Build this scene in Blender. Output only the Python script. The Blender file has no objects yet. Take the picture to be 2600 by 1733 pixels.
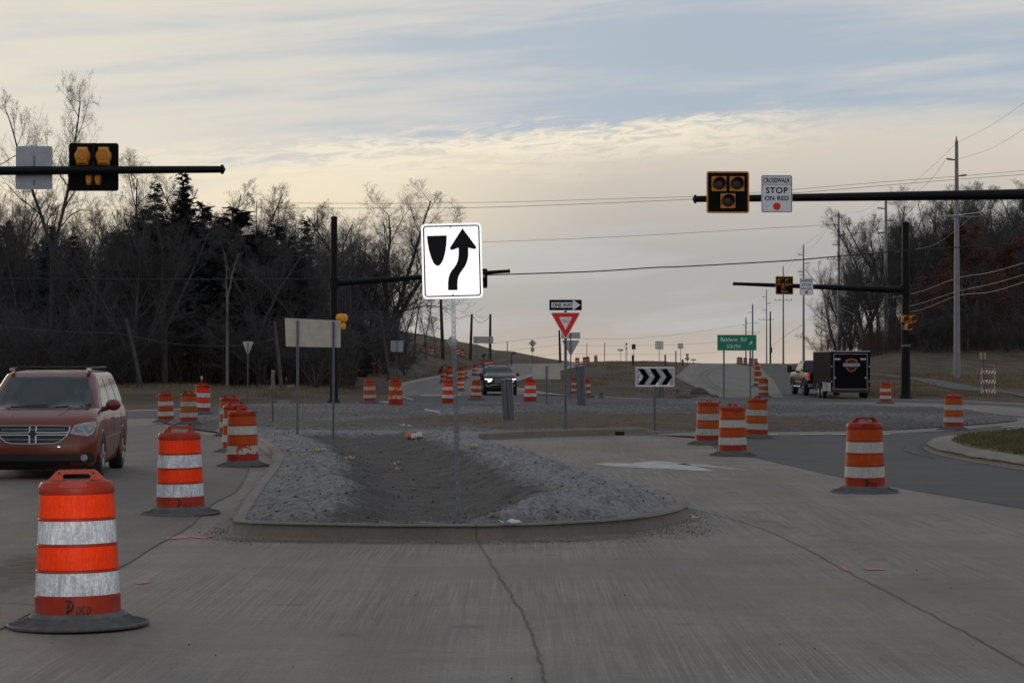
import bpy, bmesh, math, random
from mathutils import Vector, Matrix, noise as mnoise
from mathutils.bvhtree import BVHTree
R = math.radians
scene = bpy.context.scene
COL = scene.collection

# ------------------------------------------------------------------ camera
F = 5530.0          # focal length in photo pixels (2600 wide)
CH = 1.77           # eye height
HZ = 935.0          # horizon row
cam_d = bpy.data.cameras.new('camera'); cam = bpy.data.objects.new('camera', cam_d); COL.objects.link(cam)
cam_d.sensor_width = 23.5; cam_d.lens = 23.5 * F / 2600.0
cam_d.clip_start = 0.1; cam_d.clip_end = 6000
cam.location = (0, 0, CH); cam.rotation_euler = (R(90) + math.atan((HZ - 866.5) / F), 0, 0)
scene.camera = cam

# ------------------------------------------------------------------ view / world / sun
scene.view_settings.view_transform = 'Standard'; scene.view_settings.look = 'None'
scene.view_settings.exposure = 0.0; scene.view_settings.gamma = 1.0
scene.render.engine = 'CYCLES'
scene.cycles.use_denoising = True
scene.cycles.max_bounces = 6; scene.cycles.diffuse_bounces = 3; scene.cycles.glossy_bounces = 3
scene.cycles.transparent_max_bounces = 6

def lin(*c):
    return tuple((v / 255 / 12.92 if v / 255 <= .04045 else ((v / 255 + .055) / 1.055) ** 2.4) for v in c)

SUN_AZ = -24.0; SUN_EL = 4.0
world = bpy.data.worlds.new('World'); scene.world = world; world.use_nodes = True
def build_world():
    nt = world.node_tree; N = nt.nodes; Lk = nt.links; N.clear()
    out = N.new('ShaderNodeOutputWorld'); bg = N.new('ShaderNodeBackground'); Lk.new(bg.outputs[0], out.inputs[0])
    tc = N.new('ShaderNodeTexCoord'); sep = N.new('ShaderNodeSeparateXYZ')
    nrm = N.new('ShaderNodeVectorMath'); nrm.operation = 'NORMALIZE'
    Lk.new(tc.outputs['Generated'], nrm.inputs[0]); Lk.new(nrm.outputs[0], sep.inputs[0])
    def m(op, a, b=None, c=None, clamp=False):
        n = N.new('ShaderNodeMath'); n.operation = op; n.use_clamp = clamp
        for i, v in enumerate((a, b, c)):
            if v is None: continue
            if isinstance(v, (int, float)): n.inputs[i].default_value = v
            else: Lk.new(v, n.inputs[i])
        return n.outputs[0]
    def ss(v, a, b):
        n = N.new('ShaderNodeMapRange'); n.interpolation_type = 'SMOOTHSTEP'
        Lk.new(v, n.inputs[0]); n.inputs[1].default_value = a; n.inputs[2].default_value = b
        return n.outputs[0]
    def mixc(f, a, b):
        n = N.new('ShaderNodeMix'); n.data_type = 'RGBA'
        if isinstance(f, (int, float)): n.inputs[0].default_value = f
        else: Lk.new(f, n.inputs[0])
        for i, v in ((6, a), (7, b)):
            if isinstance(v, tuple): n.inputs[i].default_value = v + (1,)
            else: Lk.new(v, n.inputs[i])
        return n.outputs[2]
    az = m('ARCTAN2', sep.outputs[0], sep.outputs[1]); el = m('ARCSINE', sep.outputs[2])
    def noise(sx, sy, off, det=5, rough=.55, dist=0.0):
        cb = N.new('ShaderNodeCombineXYZ')
        e2 = m('SUBTRACT', el, m('MULTIPLY', az, .07))
        Lk.new(m('MULTIPLY', az, sx), cb.inputs[0]); Lk.new(m('MULTIPLY', e2, sy), cb.inputs[1]); cb.inputs[2].default_value = off
        n = N.new('ShaderNodeTexNoise'); n.inputs['Scale'].default_value = 1; n.inputs['Detail'].default_value = det
        n.inputs['Roughness'].default_value = rough; n.inputs['Distortion'].default_value = dist
        Lk.new(cb.outputs[0], n.inputs['Vector']); return n.outputs[0]
    n1 = noise(7, 70, 1.3, 4, .5, .3)        # broad long streaks
    n2 = noise(14, 150, 4.1, 4, .55, .4)      # thin streaks
    n3 = noise(60, 300, 8.7, 5, .65, .8)     # ripples of the bright edge
    n4 = noise(4, 26, 11.0, 3, .5)           # large banks
    warm = ss(az, .12, -.24)
    # upper veil : blue gaps and cream streaks
    blue = mixc(warm, lin(169, 182, 195), lin(188, 195, 202))
    cream = mixc(warm, lin(200, 200, 199), lin(220, 214, 201))
    vf = m('ADD', m('MULTIPLY', n1, .95), m('MULTIPLY', n2, .32))
    vf = m('ADD', vf, m('MULTIPLY', warm, .16))
    # a broad clear patch high on the right
    pa = m('MULTIPLY', ss(az, -.06, .08), m('MULTIPLY', ss(el, .088, .112), ss(el, .166, .140)))
    vf = m('SUBTRACT', vf, m('MULTIPLY', pa, .17))
    upper = mixc(ss(vf, .46, .88), blue, cream)
    # lower bank of smooth grey-pink cloud
    rp = N.new('ShaderNodeValToRGB'); cr = rp.color_ramp
    eln = m('DIVIDE', el, .11); Lk.new(m('ADD', eln, m('MULTIPLY', m('SUBTRACT', n4, .5), .22)), rp.inputs[0])
    stops = [(0.0, (196, 179, 163)), (.10, (185, 174, 163)), (.26, (169, 169, 167)), (.46, (172, 171, 169)), (.64, (186, 180, 174)), (.82, (204, 195, 183)), (1, (213, 205, 192))]
    cr.elements[0].position = 0; cr.elements[0].color = lin(*stops[0][1]) + (1,)
    cr.elements[1].position = 1; cr.elements[1].color = lin(*stops[-1][1]) + (1,)
    for p, c in stops[1:-1]:
        e = cr.elements.new(p); e.color = lin(*c) + (1,)
    glow = m('MULTIPLY', ss(az, .07, -.09), ss(el, .018, .078))
    lowwarm = mixc(m('MULTIPLY', glow, .85), rp.outputs[0], lin(238, 225, 199))
    lowwarm = mixc(m('MULTIPLY', ss(n1, .50, .72), .45), lowwarm, lin(190, 193, 196))
    # edge of the bank, rippled, rising to the right
    edge = m('ADD', m('MULTIPLY', m('MINIMUM', az, .08), .085), .1065)
    edge = m('ADD', edge, m('MULTIPLY', m('SUBTRACT', n3, .5), .013))
    edge = m('ADD', edge, m('MULTIPLY', m('SUBTRACT', n1, .5), .030))
    dlt = m('SUBTRACT', el, edge)
    skyc = mixc(ss(dlt, -.011, .012), lowwarm, upper)
    rim = m('MULTIPLY', ss(dlt, -.024, -.003), ss(dlt, .009, .0))
    rim = m('MULTIPLY', rim, ss(n3, .34, .60))
    rim = m('MULTIPLY', rim, m('MULTIPLY', ss(az, .17, .06), m('MULTIPLY_ADD', ss(az, -.16, -.03), .62, .25)))
    skyc = mixc(rim, skyc, lin(243, 232, 208))
    # overhead cloud deck, cooler and dimmer away from the glow
    high = mixc(ss(n4, .35, .65), lin(150, 160, 172), lin(176, 180, 186))
    skyc = mixc(ss(el, .19, .55), skyc, high)
    behind = ss(sep.outputs[1], .1, -.6)
    skyc = mixc(m('MULTIPLY', behind, ss(el, .9, .1)), skyc, lin(176, 176, 180))
    skyc = mixc(ss(el, 0.0, -.03), skyc, lin(96, 90, 86))
    sky = N.new('ShaderNodeTexSky'); sky.sky_type = 'NISHITA'; sky.sun_disc = False
    sky.sun_elevation = R(SUN_EL); sky.sun_rotation = R(SUN_AZ)
    sc = N.new('ShaderNodeVectorMath'); sc.operation = 'SCALE'; sc.inputs['Scale'].default_value = .10
    Lk.new(sky.outputs[0], sc.inputs[0])
    fin = mixc(.985, sc.outputs[0], skyc)
    Lk.new(fin, bg.inputs[0]); bg.inputs[1].default_value = 1.06
build_world()

sd = bpy.data.lights.new('sun', 'SUN'); sd.energy = .6; sd.angle = R(14); sd.color = (1, .80, .58)
so = bpy.data.objects.new('sun', sd); COL.objects.link(so)
sdir = Vector((math.sin(R(SUN_AZ)) * math.cos(R(SUN_EL)), math.cos(R(SUN_AZ)) * math.cos(R(SUN_EL)), math.sin(R(SUN_EL))))
so.rotation_euler = sdir.to_track_quat('Z', 'Y').to_euler(); so.location = sdir * 50

# added narrow spots for the unseen car's headlamps, aimed at keep-right sign and barrels
def headlamp(loc, tgt, power, cone, blend):
    d = bpy.data.lights.new('headlamp', 'SPOT'); d.energy = power; d.spot_size = R(cone); d.spot_blend = blend
    d.shadow_soft_size = .06; d.color = (1, .97, .93)
    o = bpy.data.objects.new('headlamp', d); COL.objects.link(o); o.location = loc
    o.rotation_euler = (Vector(loc) - Vector(tgt)).to_track_quat('Z', 'Y').to_euler(); return o
headlamp((.65, -1.2, .8), (-.64, 23.1, 2.92), 16500, 4.4, .35)
headlamp((-.65, -1.2, .8), (-3.50, 20, 1.15), 4200, 8.5, .9)

# ------------------------------------------------------------------ materials
MATS = {}
def pmat(name, col, rough=.6, metal=0.0, var=.12, scale=6.0, bump=0.0, spec=.5, col2=None, emit=None, coat=0.0, stretch=None, detail=5):
    if name in MATS: return MATS[name]
    mt = bpy.data.materials.new(name); mt.use_nodes = True; nt = mt.node_tree; N = nt.nodes; L = nt.links
    b = N['Principled BSDF']; b.inputs['Roughness'].default_value = rough; b.inputs['Metallic'].default_value = metal
    b.inputs['Specular IOR Level'].default_value = spec
    if coat: b.inputs['Coat Weight'].default_value = coat; b.inputs['Coat Roughness'].default_value = .04
    tc = N.new('ShaderNodeTexCoord'); src = tc.outputs['Object']
    if stretch:
        mp = N.new('ShaderNodeMapping'); mp.inputs['Scale'].default_value = stretch; L.new(src, mp.inputs[0]); src = mp.outputs[0]
    nz = N.new('ShaderNodeTexNoise'); nz.inputs['Scale'].default_value = scale; nz.inputs['Detail'].default_value = detail
    L.new(src, nz.inputs['Vector'])
    mr = N.new('ShaderNodeMapRange'); mr.inputs[1].default_value = .3; mr.inputs[2].default_value = .7; L.new(nz.outputs[0], mr.inputs[0])
    mx = N.new('ShaderNodeMix'); mx.data_type = 'RGBA'; L.new(mr.outputs[0], mx.inputs[0])
    c2 = col2 or tuple(c * (1 - var) for c in col); c1 = col if col2 else tuple(min(1, c * (1 + var)) for c in col)
    mx.inputs[6].default_value = c2 + (1,); mx.inputs[7].default_value = c1 + (1,)
    L.new(mx.outputs[2], b.inputs['Base Color'])
    if bump:
        bp = N.new('ShaderNodeBump'); bp.inputs['Strength'].default_value = bump; bp.inputs['Distance'].default_value = .02
        L.new(nz.outputs[0], bp.inputs['Height']); L.new(bp.outputs[0], b.inputs['Normal'])
    if emit:
        b.inputs['Emission Color'].default_value = emit[:3] + (1,); b.inputs['Emission Strength'].default_value = emit[3]
    MATS[name] = mt; return mt

# ------------------------------------------------------------------ object helpers
def tag(o, label=None, cat=None, group=None, kind=None):
    if label: o['label'] = label
    if cat: o['category'] = cat
    if group: o['group'] = group
    if kind: o['kind'] = kind
    return o
def thing(name, label, cat, loc=(0, 0, 0), rz=0.0, group=None):
    o = bpy.data.objects.new(name, None); COL.objects.link(o); o.empty_display_size = .2
    o.location = loc; o.rotation_euler = (0, 0, rz); return tag(o, label, cat, group)
def copy_tree(o, parent=None):
    c = o.copy(); COL.objects.link(c)
    if parent is not None: c.parent = parent
    for ch in list(o.children): copy_tree(ch, c)
    return c

class MB:
    def __init__(s): s.v = []; s.f = []; s.mi = []; s.cur = 0
    def add(s, vs, fs):
        b = len(s.v); s.v.extend([tuple(p) for p in vs]); s.f.extend([tuple(i + b for i in f) for f in fs]); s.mi.extend([s.cur] * len(fs)); return s
    def box(s, c, d, rz=0.0, rx=0.0, ry=0.0):
        M = Matrix.Translation(c) @ Matrix.Rotation(rz, 4, 'Z') @ Matrix.Rotation(ry, 4, 'Y') @ Matrix.Rotation(rx, 4, 'X')
        h = [x / 2 for x in d]
        vs = [M @ Vector((sx * h[0], sy * h[1], sz * h[2])) for sx in (-1, 1) for sy in (-1, 1) for sz in (-1, 1)]
        return s.add(vs, [(0, 1, 3, 2), (4, 6, 7, 5), (0, 4, 5, 1), (2, 3, 7, 6), (0, 2, 6, 4), (1, 5, 7, 3)])
    def tube(s, pts, rad, n=8, cap=True):
        pts = [Vector(p) for p in pts]
        if isinstance(rad, (int, float)): rad = [rad] * len(pts)
        vs = []; fs = []; prev = None
        for i, p in enumerate(pts):
            d = (pts[min(i + 1, len(pts) - 1)] - pts[max(i - 1, 0)]).normalized()
            if prev is None:
                a = d.orthogonal().normalized()
            else:
                a = (prev - d * prev.dot(d)); a = a.normalized() if a.length > 1e-6 else d.orthogonal().normalized()
            prev = a; b = d.cross(a)
            for k in range(n):
                t = 2 * math.pi * k / n; vs.append(p + (a * math.cos(t) + b * math.sin(t)) * rad[i])
        for i in range(len(pts) - 1):
            for k in range(n):
                fs.append((i * n + k, i * n + (k + 1) % n, (i + 1) * n + (k + 1) % n, (i + 1) * n + k))
        if cap and n > 2:
            fs.append(tuple(range(n - 1, -1, -1))); fs.append(tuple((len(pts) - 1) * n + k for k in range(n)))
        return s.add(vs, fs)
    def lathe(s, prof, n=40, center=(0, 0, 0), axis='Z', close=True):
        vs = []; fs = []; m = len(prof)
        for k in range(n):
            t = 2 * math.pi * k / n
            for r, z in prof:
                if axis == 'Z': p = (r * math.cos(t), r * math.sin(t), z)
                elif axis == 'Y': p = (r * math.cos(t), z, r * math.sin(t))
                else: p = (z, r * math.cos(t), r * math.sin(t))
                vs.append((p[0] + center[0], p[1] + center[1], p[2] + center[2]))
        for k in range(n):
            k2 = (k + 1) % n
            for i in range(m - 1):
                fs.append((k * m + i, k2 * m + i, k2 * m + i + 1, k * m + i + 1))
        if close:
            if prof[0][0] > 1e-6: fs.append(tuple(k * m for k in range(n - 1, -1, -1)))
            if prof[-1][0] > 1e-6: fs.append(tuple(k * m + m - 1 for k in range(n)))
        return s.add(vs, fs)
    def prism(s, poly, y0, y1):
        """poly in (x, z), extruded along y from y0 (front) to y1"""
        n = len(poly)
        vs = [(x, y0, z) for x, z in poly] + [(x, y1, z) for x, z in poly]
        fs = [tuple(range(n)), tuple(range(2 * n - 1, n - 1, -1))] + [(i, i + n, (i + 1) % n + n, (i + 1) % n) for i in range(n)]
        return s.add(vs, fs)
    def xform(s, M, start=0):
        for i in range(start, len(s.v)): s.v[i] = tuple(M @ Vector(s.v[i]))
        return s
    def build(s, name, mats, parent=None, smooth=False, angle=40, recalc=True):
        me = bpy.data.meshes.new(name); me.from_pydata(s.v, [], s.f)
        if not isinstance(mats, (list, tuple)): mats = [mats]
        for m in mats: me.materials.append(m)
        if len(mats) > 1: me.polygons.foreach_set('material_index', s.mi)
        if recalc:
            bm = bmesh.new(); bm.from_mesh(me); bmesh.ops.recalc_face_normals(bm, faces=bm.faces); bm.to_mesh(me); bm.free()
        if smooth:
            me.polygons.foreach_set('use_smooth', [True] * len(me.polygons))
            try: me.set_sharp_from_angle(angle=R(angle))
            except Exception: pass
        me.update()
        o = bpy.data.objects.new(name, me); COL.objects.link(o)
        if parent is not None: o.parent = parent
        return o

def rrect(w, h, r, n=6, cx=0.0, cz=0.0):
    pts = []
    for sx, sz, a0 in ((1, -1, -90), (1, 1, 0), (-1, 1, 90), (-1, -1, 180)):
        for k in range(n + 1):
            a = R(a0 + 90 * k / n)
            pts.append((cx + sx * (w / 2 - r) + r * math.cos(a), cz + sz * (h / 2 - r) + r * math.sin(a)))
    return pts
def rframe(mb, w, h, r, t, y0, y1, cx=0.0, cz=0.0, n=6):
    a = rrect(w, h, r, n, cx, cz); b = rrect(w - 2 * t, h - 2 * t, max(r - t, .002), n, cx, cz); k = len(a)
    vs = [(x, y0, z) for x, z in a] + [(x, y0, z) for x, z in b] + [(x, y1, z) for x, z in a] + [(x, y1, z) for x, z in b]
    fs = []
    for i in range(k):
        j = (i + 1) % k
        fs += [(i, j, k + j, k + i), (2 * k + i, 3 * k + i, 3 * k + j, 2 * k + j), (i, 2 * k + i, 2 * k + j, j), (k + i, k + j, 3 * k + j, 3 * k + i)]
    return mb.add(vs, fs)
def disc(r, n=24, cx=0.0, cz=0.0):
    return [(cx + r * math.cos(2 * math.pi * k / n), cz + r * math.sin(2 * math.pi * k / n)) for k in range(n)]

_dep = None
def text_mb(txt, width=None, height=None, cx=0.0, cz=0.0, y0=-.003, depth=.002, shear=0.0, spacing=1.0, bold=0.0):
    """text as a mesh builder in the xz plane, facing -y; scaled to width and cap height"""
    cu = bpy.data.curves.new('t', 'FONT'); cu.body = txt; cu.size = 1; cu.align_x = 'LEFT'; cu.space_character = spacing
    cu.shear = shear; cu.offset = bold; cu.resolution_u = 4
    ob = bpy.data.objects.new('t', cu); COL.objects.link(ob); bpy.context.view_layer.update()
    me = ob.evaluated_get(bpy.context.evaluated_depsgraph_get()).to_mesh()
    vs = [v.co.copy() for v in me.vertices]; fs = [tuple(p.vertices) for p in me.polygons]
    bpy.data.objects.remove(ob); bpy.data.curves.remove(cu)
    x0 = min(v.x for v in vs); x1 = max(v.x for v in vs); z0 = min(v.y for v in vs); z1 = max(v.y for v in vs)
    sz = height / (z1 - z0) if height else None
    sx = width / (x1 - x0) if width else sz
    if sz is None: sz = sx
    mb = MB(); out = [((v.x - (x0 + x1) / 2) * sx + cx, y0, (v.y - (z0 + z1) / 2) * sz + cz) for v in vs]
    mb.add(out, fs); mb.w = (x1 - x0) * sx
    return mb

# ------------------------------------------------------------------ terrain
def sst(v, a, b):
    t = (v - a) / (b - a); t = 0 if t < 0 else 1 if t > 1 else t
    return t * t * (3 - 2 * t)
def g(x, y):
    """ground height"""
    if y <= 100: return 0.0
    # rise to a crest 340 m off, then down
    t = y - 112
    z = .0113 * (math.sqrt(t * t + 64) + t) / 2 if y < 330 else .0113 * 218.1
    if y >= 330:
        k = y - 330; z += .0113 * k - .0113 * k * k / 24 if k < 24 else -.0113 * (k - 24)
    edge = -8.8 + (y - 163) * .046
    if x < edge and y > 150:
        q = min((edge - x) / 9.0, 1.0); q = q * q * (3 - 2 * q) * .6 + q * .4
        z += 2.5 * q * sst(y, 190, 270)
        z += 6.0 * sst(edge - x, 12, 40) * sst(y, 175, 290)
        if y > 330: z += .0113 * (y - 330) * q
    if x < -8 and 112 < y:
        z += .35 * sst(-x, 8, 16) * sst(y, 113, 125)
    if y > 150 and abs(x - 8 - (y - 170) * .06) < 12: z += .42 * (1 - (abs(x - 8 - (y - 170) * .06) / 12) ** 2) * sst(y, 180, 280)
    u = x / y
    if u > .125 and y > 150:
        z += 2.7 * sst(u, .130, .186) * sst(y, 192, 250)
        z += 5.0 * sst(u, .17, .25) * sst(y, 230, 320)
        if y > 330: z += .0113 * (y - 330) * sst(u, .128, .18)
    return z
def W(px, py, D):
    return Vector(((px - 1300) / F * D, D, CH + (HZ - py) / F * D))
def gnd(px, py, zo=0.0):
    """ground point seen at a photo pixel"""
    u = (px - 1300) / F; s = (HZ - py) / F; lo = 5.0; y = lo
    while y < 700:
        if CH + s * y <= g(u * y, y) + zo: break
        lo = y; y += 2.0 if y > 40 else .5
    hi = y
    for _ in range(30):
        mid = (lo + hi) / 2
        if CH + s * mid <= g(u * mid, mid) + zo: hi = mid
        else: lo = mid
    return Vector((u * hi, hi, g(u * hi, hi)))
def atD(px, D):
    x = (px - 1300) / F * D; return Vector((x, D, g(x, D)))

ROWS = [-30, 0, 20, 40, 60, 80, 95] + [100 + 2.5 * i for i in range(100)] + [355, 365, 380, 400, 440, 500, 600, 800, 1200, 2000, 3500]
US = [-3, -1.2, -.7, -.5, -.4, -.33] + [-.28 + .008 * i for i in range(71)] + [.33, .4, .5, .7, 1.2, 3]
def build_ground(mat):
    vs = []; fs = []; n = len(US)
    for y in ROWS:
        for u in US:
            x = u * max(y, 60.0); vs.append((x, y, g(x, y) - (.02 if y > 99 else .02)))
    for j in range(len(ROWS) - 1):
        for i in range(n - 1): fs.append((j * n + i, j * n + i + 1, (j + 1) * n + i + 1, (j + 1) * n + i))
    mb = MB(); mb.add(vs, fs); o = mb.build('ground', mat, None, True, 60, False); return tag(o, kind='structure')
def sheet(name, pts, mat, zo, hole=None, label=None, kind='structure', fine=None):
    """a thin sheet draped over the ground; pts are (x, y)"""
    bm = bmesh.new(); vs = [bm.verts.new((p[0], p[1], 0)) for p in pts]
    es = [bm.edges.new((vs[i], vs[(i + 1) % len(vs)])) for i in range(len(vs))]
    bmesh.ops.triangle_fill(bm, use_beauty=True, use_dissolve=True, edges=es)
    ymin = min(p[1] for p in pts); ymax = max(p[1] for p in pts)
    def cut(co, no):
        bmesh.ops.bisect_plane(bm, geom=bm.verts[:] + bm.edges[:] + bm.faces[:], dist=1e-5, plane_co=co, plane_no=no)
    if ymax > 100:
        for y in ROWS:
            if ymin < y < ymax: cut((0, y, 0), (0, 1, 0))
        us = [p[0] / max(p[1], 60) for p in pts]
        for u in US:
            if min(us) < u < max(us): cut((0, 0, 0), (1, -u, 0))
    if fine:
        xs = [p[0] for p in pts]; k = math.ceil(min(xs) / fine)
        while k * fine < max(xs): cut((k * fine, 0, 0), (1, 0, 0)); k += 1
        k = math.ceil(ymin / fine)
        while k * fine < ymax: cut((0, k * fine, 0), (0, 1, 0)); k += 1
    bmesh.ops.triangulate(bm, faces=bm.faces[:])
    for v in bm.verts:
        v.co.z = (g(v.co.x, v.co.y) + zo(v.co.x, v.co.y)) if callable(zo) else g(v.co.x, v.co.y) + zo + (.015 if v.co.y > 101 else .015 * max(0, v.co.y - 98) / 3 if v.co.y > 98 else 0)
    bmesh.ops.recalc_face_normals(bm, faces=bm.faces[:])
    if bm.faces and sum(f.normal.z for f in bm.faces) < 0: bmesh.ops.reverse_faces(bm, faces=bm.faces[:])
    me = bpy.data.meshes.new(name); bm.to_mesh(me); bm.free(); me.materials.append(mat)
    o = bpy.data.objects.new(name, me); COL.objects.link(o)
    return tag(o, kind=kind)
def pxpoly(l, zo=0.0):
    return [tuple(gnd(a, b, zo)[:2]) for a, b in l]
def smooth_loop(pts, closed=True, k=6):
    """Catmull-Rom through points"""
    out = []; n = len(pts); rng = range(n) if closed else range(n - 1)
    for i in rng:
        P = [Vector(pts[(i + j) % n] if closed else pts[max(0, min(n - 1, i + j))]) for j in (-1, 0, 1, 2)]
        for q in range(k):
            t = q / k
            out.append(.5 * ((2 * P[1]) + (P[2] - P[0]) * t + (2 * P[0] - 5 * P[1] + 4 * P[2] - P[3]) * t * t + (3 * P[1] - P[0] - 3 * P[2] + P[3]) * t ** 3))
    if not closed: out.append(Vector(pts[-1]))
    return out
def sd_poly(x, y, poly):
    """distance to a closed polygon's edge, positive inside"""
    ins = False; best = 1e18; n = len(poly); j = n - 1
    for i in range(n):
        xi, yi = poly[i]; xj, yj = poly[j]
        if (yi > y) != (yj > y) and x < (xj - xi) * (y - yi) / (yj - yi) + xi: ins = not ins
        dx = xj - xi; dy = yj - yi; L2 = dx * dx + dy * dy
        t = 0 if L2 == 0 else max(0, min(1, ((x - xi) * dx + (y - yi) * dy) / L2))
        d = (x - xi - t * dx) ** 2 + (y - yi - t * dy) ** 2
        if d < best: best = d
        j = i
    d = math.sqrt(best); return d if ins else -d
# ------------------------------------------------------------------ ground materials
class NB:
    def __init__(s, name, rough=.9, spec=.3):
        s.mt = bpy.data.materials.new(name); s.mt.use_nodes = True; s.nt = s.mt.node_tree; s.N = s.nt.nodes; s.L = s.nt.links
        s.b = s.N['Principled BSDF']; s.b.inputs['Roughness'].default_value = rough; s.b.inputs['Specular IOR Level'].default_value = spec
        s.tc = s.N.new('ShaderNodeTexCoord').outputs['Object']
    def noise(s, scale, det=4, rough=.55, stretch=None, rot=0.0, dist=0.0, src=None):
        src = src or s.tc
        if stretch or rot:
            mp = s.N.new('ShaderNodeMapping'); mp.inputs['Scale'].default_value = stretch or (1, 1, 1); mp.inputs['Rotation'].default_value = (0, 0, rot)
            s.L.new(src, mp.inputs[0]); src = mp.outputs[0]
        n = s.N.new('ShaderNodeTexNoise'); n.inputs['Scale'].default_value = scale; n.inputs['Detail'].default_value = det
        n.inputs['Roughness'].default_value = rough; n.inputs['Distortion'].default_value = dist
        s.L.new(src, n.inputs['Vector']); return n.outputs[0]
    def rng(s, v, a, b, c=0.0, d=1.0):
        n = s.N.new('ShaderNodeMapRange'); s.L.new(v, n.inputs[0])
        for i, q in ((1, a), (2, b), (3, c), (4, d)): n.inputs[i].default_value = q
        return n.outputs[0]
    def mix(s, f, a, b, mode='MIX'):
        n = s.N.new('ShaderNodeMix'); n.data_type = 'RGBA'; n.blend_type = mode
        for i, v in ((0, f), (6, a), (7, b)):
            if isinstance(v, (int, float)): n.inputs[i].default_value = v
            elif isinstance(v, tuple): n.inputs[i].default_value = v + (1,)
            else: s.L.new(v, n.inputs[i])
        return n.outputs[2]
    def math(s, op, a, b=None):
        n = s.N.new('ShaderNodeMath'); n.operation = op
        for i, v in ((0, a), (1, b)):
            if v is None: continue
            if isinstance(v, (int, float)): n.inputs[i].default_value = v
            else: s.L.new(v, n.inputs[i])
        return n.outputs[0]
    def attr(s, name):
        n = s.N.new('ShaderNodeAttribute'); n.attribute_name = name; return n.outputs['Fac']
    def bump(s, h, strength=.3, dist=.02):
        n = s.N.new('ShaderNodeBump'); n.inputs['Strength'].default_value = strength; n.inputs['Distance'].default_value = dist
        s.L.new(h, n.inputs['Height']); s.L.new(n.outputs[0], s.b.inputs['Normal'])
    def done(s, c):
        s.L.new(c, s.b.inputs['Base Color']); return s.mt

def concrete_mat(name, a, b, dirt, dirt_amt=.5, tine=1.0):
    k = NB(name, .82, .3)
    big = k.noise(.16, 5, .6); blot = k.noise(.75, 6, .68, dist=.6); mid = k.noise(.30, 4, .6, (1, .55, 1), R(18), .8); grain = k.noise(55, 3, .6); g2 = k.noise(14, 4, .7)
    st1 = k.noise(1, 5, .65, (11, .16, 1), R(6), .35); st2 = k.noise(1, 3, .5, (46, .5, 1), R(-4), .2)
    track = k.noise(1, 3, .5, (.9, .03, 1), R(3), .3); cross = k.noise(1, 3, .55, (.10, 1.3, 1), R(-3), .4)
    where = k.rng(k.noise(.22, 3, .5), .38, .62)
    c = k.mix(k.rng(blot, .3, .7), b, a)
    c = k.mix(k.math('MULTIPLY', k.rng(mid, .38, .66), .50), c, tuple(v * .80 for v in b))
    c = k.mix(k.math('MULTIPLY', k.rng(big, .40, .66), dirt_amt), c, dirt)
    c = k.mix(k.math('MULTIPLY', k.rng(track, .47, .68), .42), c, tuple(v * .70 for v in dirt))
    c = k.mix(k.math('MULTIPLY', k.rng(cross, .54, .72), .30), c, tuple(v * .62 for v in b))
    c = k.mix(k.math('MULTIPLY', k.math('MULTIPLY', k.rng(st1, .42, .72), where), .75 * tine), c, tuple(v * .58 for v in b))
    c = k.mix(k.math('MULTIPLY', k.math('MULTIPLY', k.rng(st2, .42, .72), where), .60 * tine), c, tuple(min(1, v * 1.22) for v in a))
    c = k.mix(k.math('MULTIPLY', k.rng(g2, .46, .68), .38), c, tuple(v * .72 for v in b))
    c = k.mix(k.math('MULTIPLY', k.rng(grain, .46, .70), .45), c, tuple(v * .55 for v in b))
    spots = k.noise(2.1, 2, .4); c = k.mix(k.math('MULTIPLY', k.rng(spots, .69, .76), .5), c, tuple(v * .5 for v in b))
    k.bump(k.math('ADD', k.math('MULTIPLY', st2, 1.0), grain), .3, .006)
    return k.done(c)
CONC = concrete_mat('concrete', (.315, .285, .255), (.195, .172, .153), (.190, .142, .100), .6)
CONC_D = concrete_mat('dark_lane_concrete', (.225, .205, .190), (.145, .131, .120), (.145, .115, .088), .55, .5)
CONC_L = concrete_mat('pale_concrete', (.40, .365, .325), (.31, .28, .25), (.27, .22, .17), .3, .4)
CONC_F = concrete_mat('far_road_concrete', (.235, .22, .205), (.175, .165, .155), (.18, .15, .12), .4, .8)
KERB = concrete_mat('kerb_concrete', (.28, .252, .222), (.185, .165, .146), (.175, .14, .108), .7, 0.0)
def asphalt():
    k = NB('asphalt', .85, .35)
    bl = k.noise(.3, 5, .6); gr = k.noise(70, 3, .7); st = k.noise(1, 3, .5, (.5, 3.0, 1), 0, .5)
    c = k.mix(k.rng(bl, .3, .7), (.058, .056, .055), (.086, .082, .079))
    c = k.mix(k.math('MULTIPLY', k.rng(st, .4, .7), .5), c, (.105, .096, .088))
    c = k.mix(k.math('MULTIPLY', k.rng(gr, .5, .8), .4), c, (.05, .048, .047))
    k.bump(gr, .4, .006); return k.done(c)
ASPH = asphalt()
def field():
    k = NB('field_soil', .95, .15)
    a = k.noise(.07, 5, .6); b = k.noise(.6, 6, .65, (1, .45, 1)); c_ = k.noise(9, 4, .7)
    c = k.mix(k.rng(b, .32, .66), (.062, .047, .036), (.150, .117, .082))
    c = k.mix(k.math('MULTIPLY', k.rng(a, .38, .62), .6), c, (.062, .050, .042))
    c = k.mix(k.math('MULTIPLY', k.rng(c_, .45, .75), .5), c, (.085, .066, .05))
    k.bump(b, .8, .25); return k.done(c)
FIELD = field()
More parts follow.
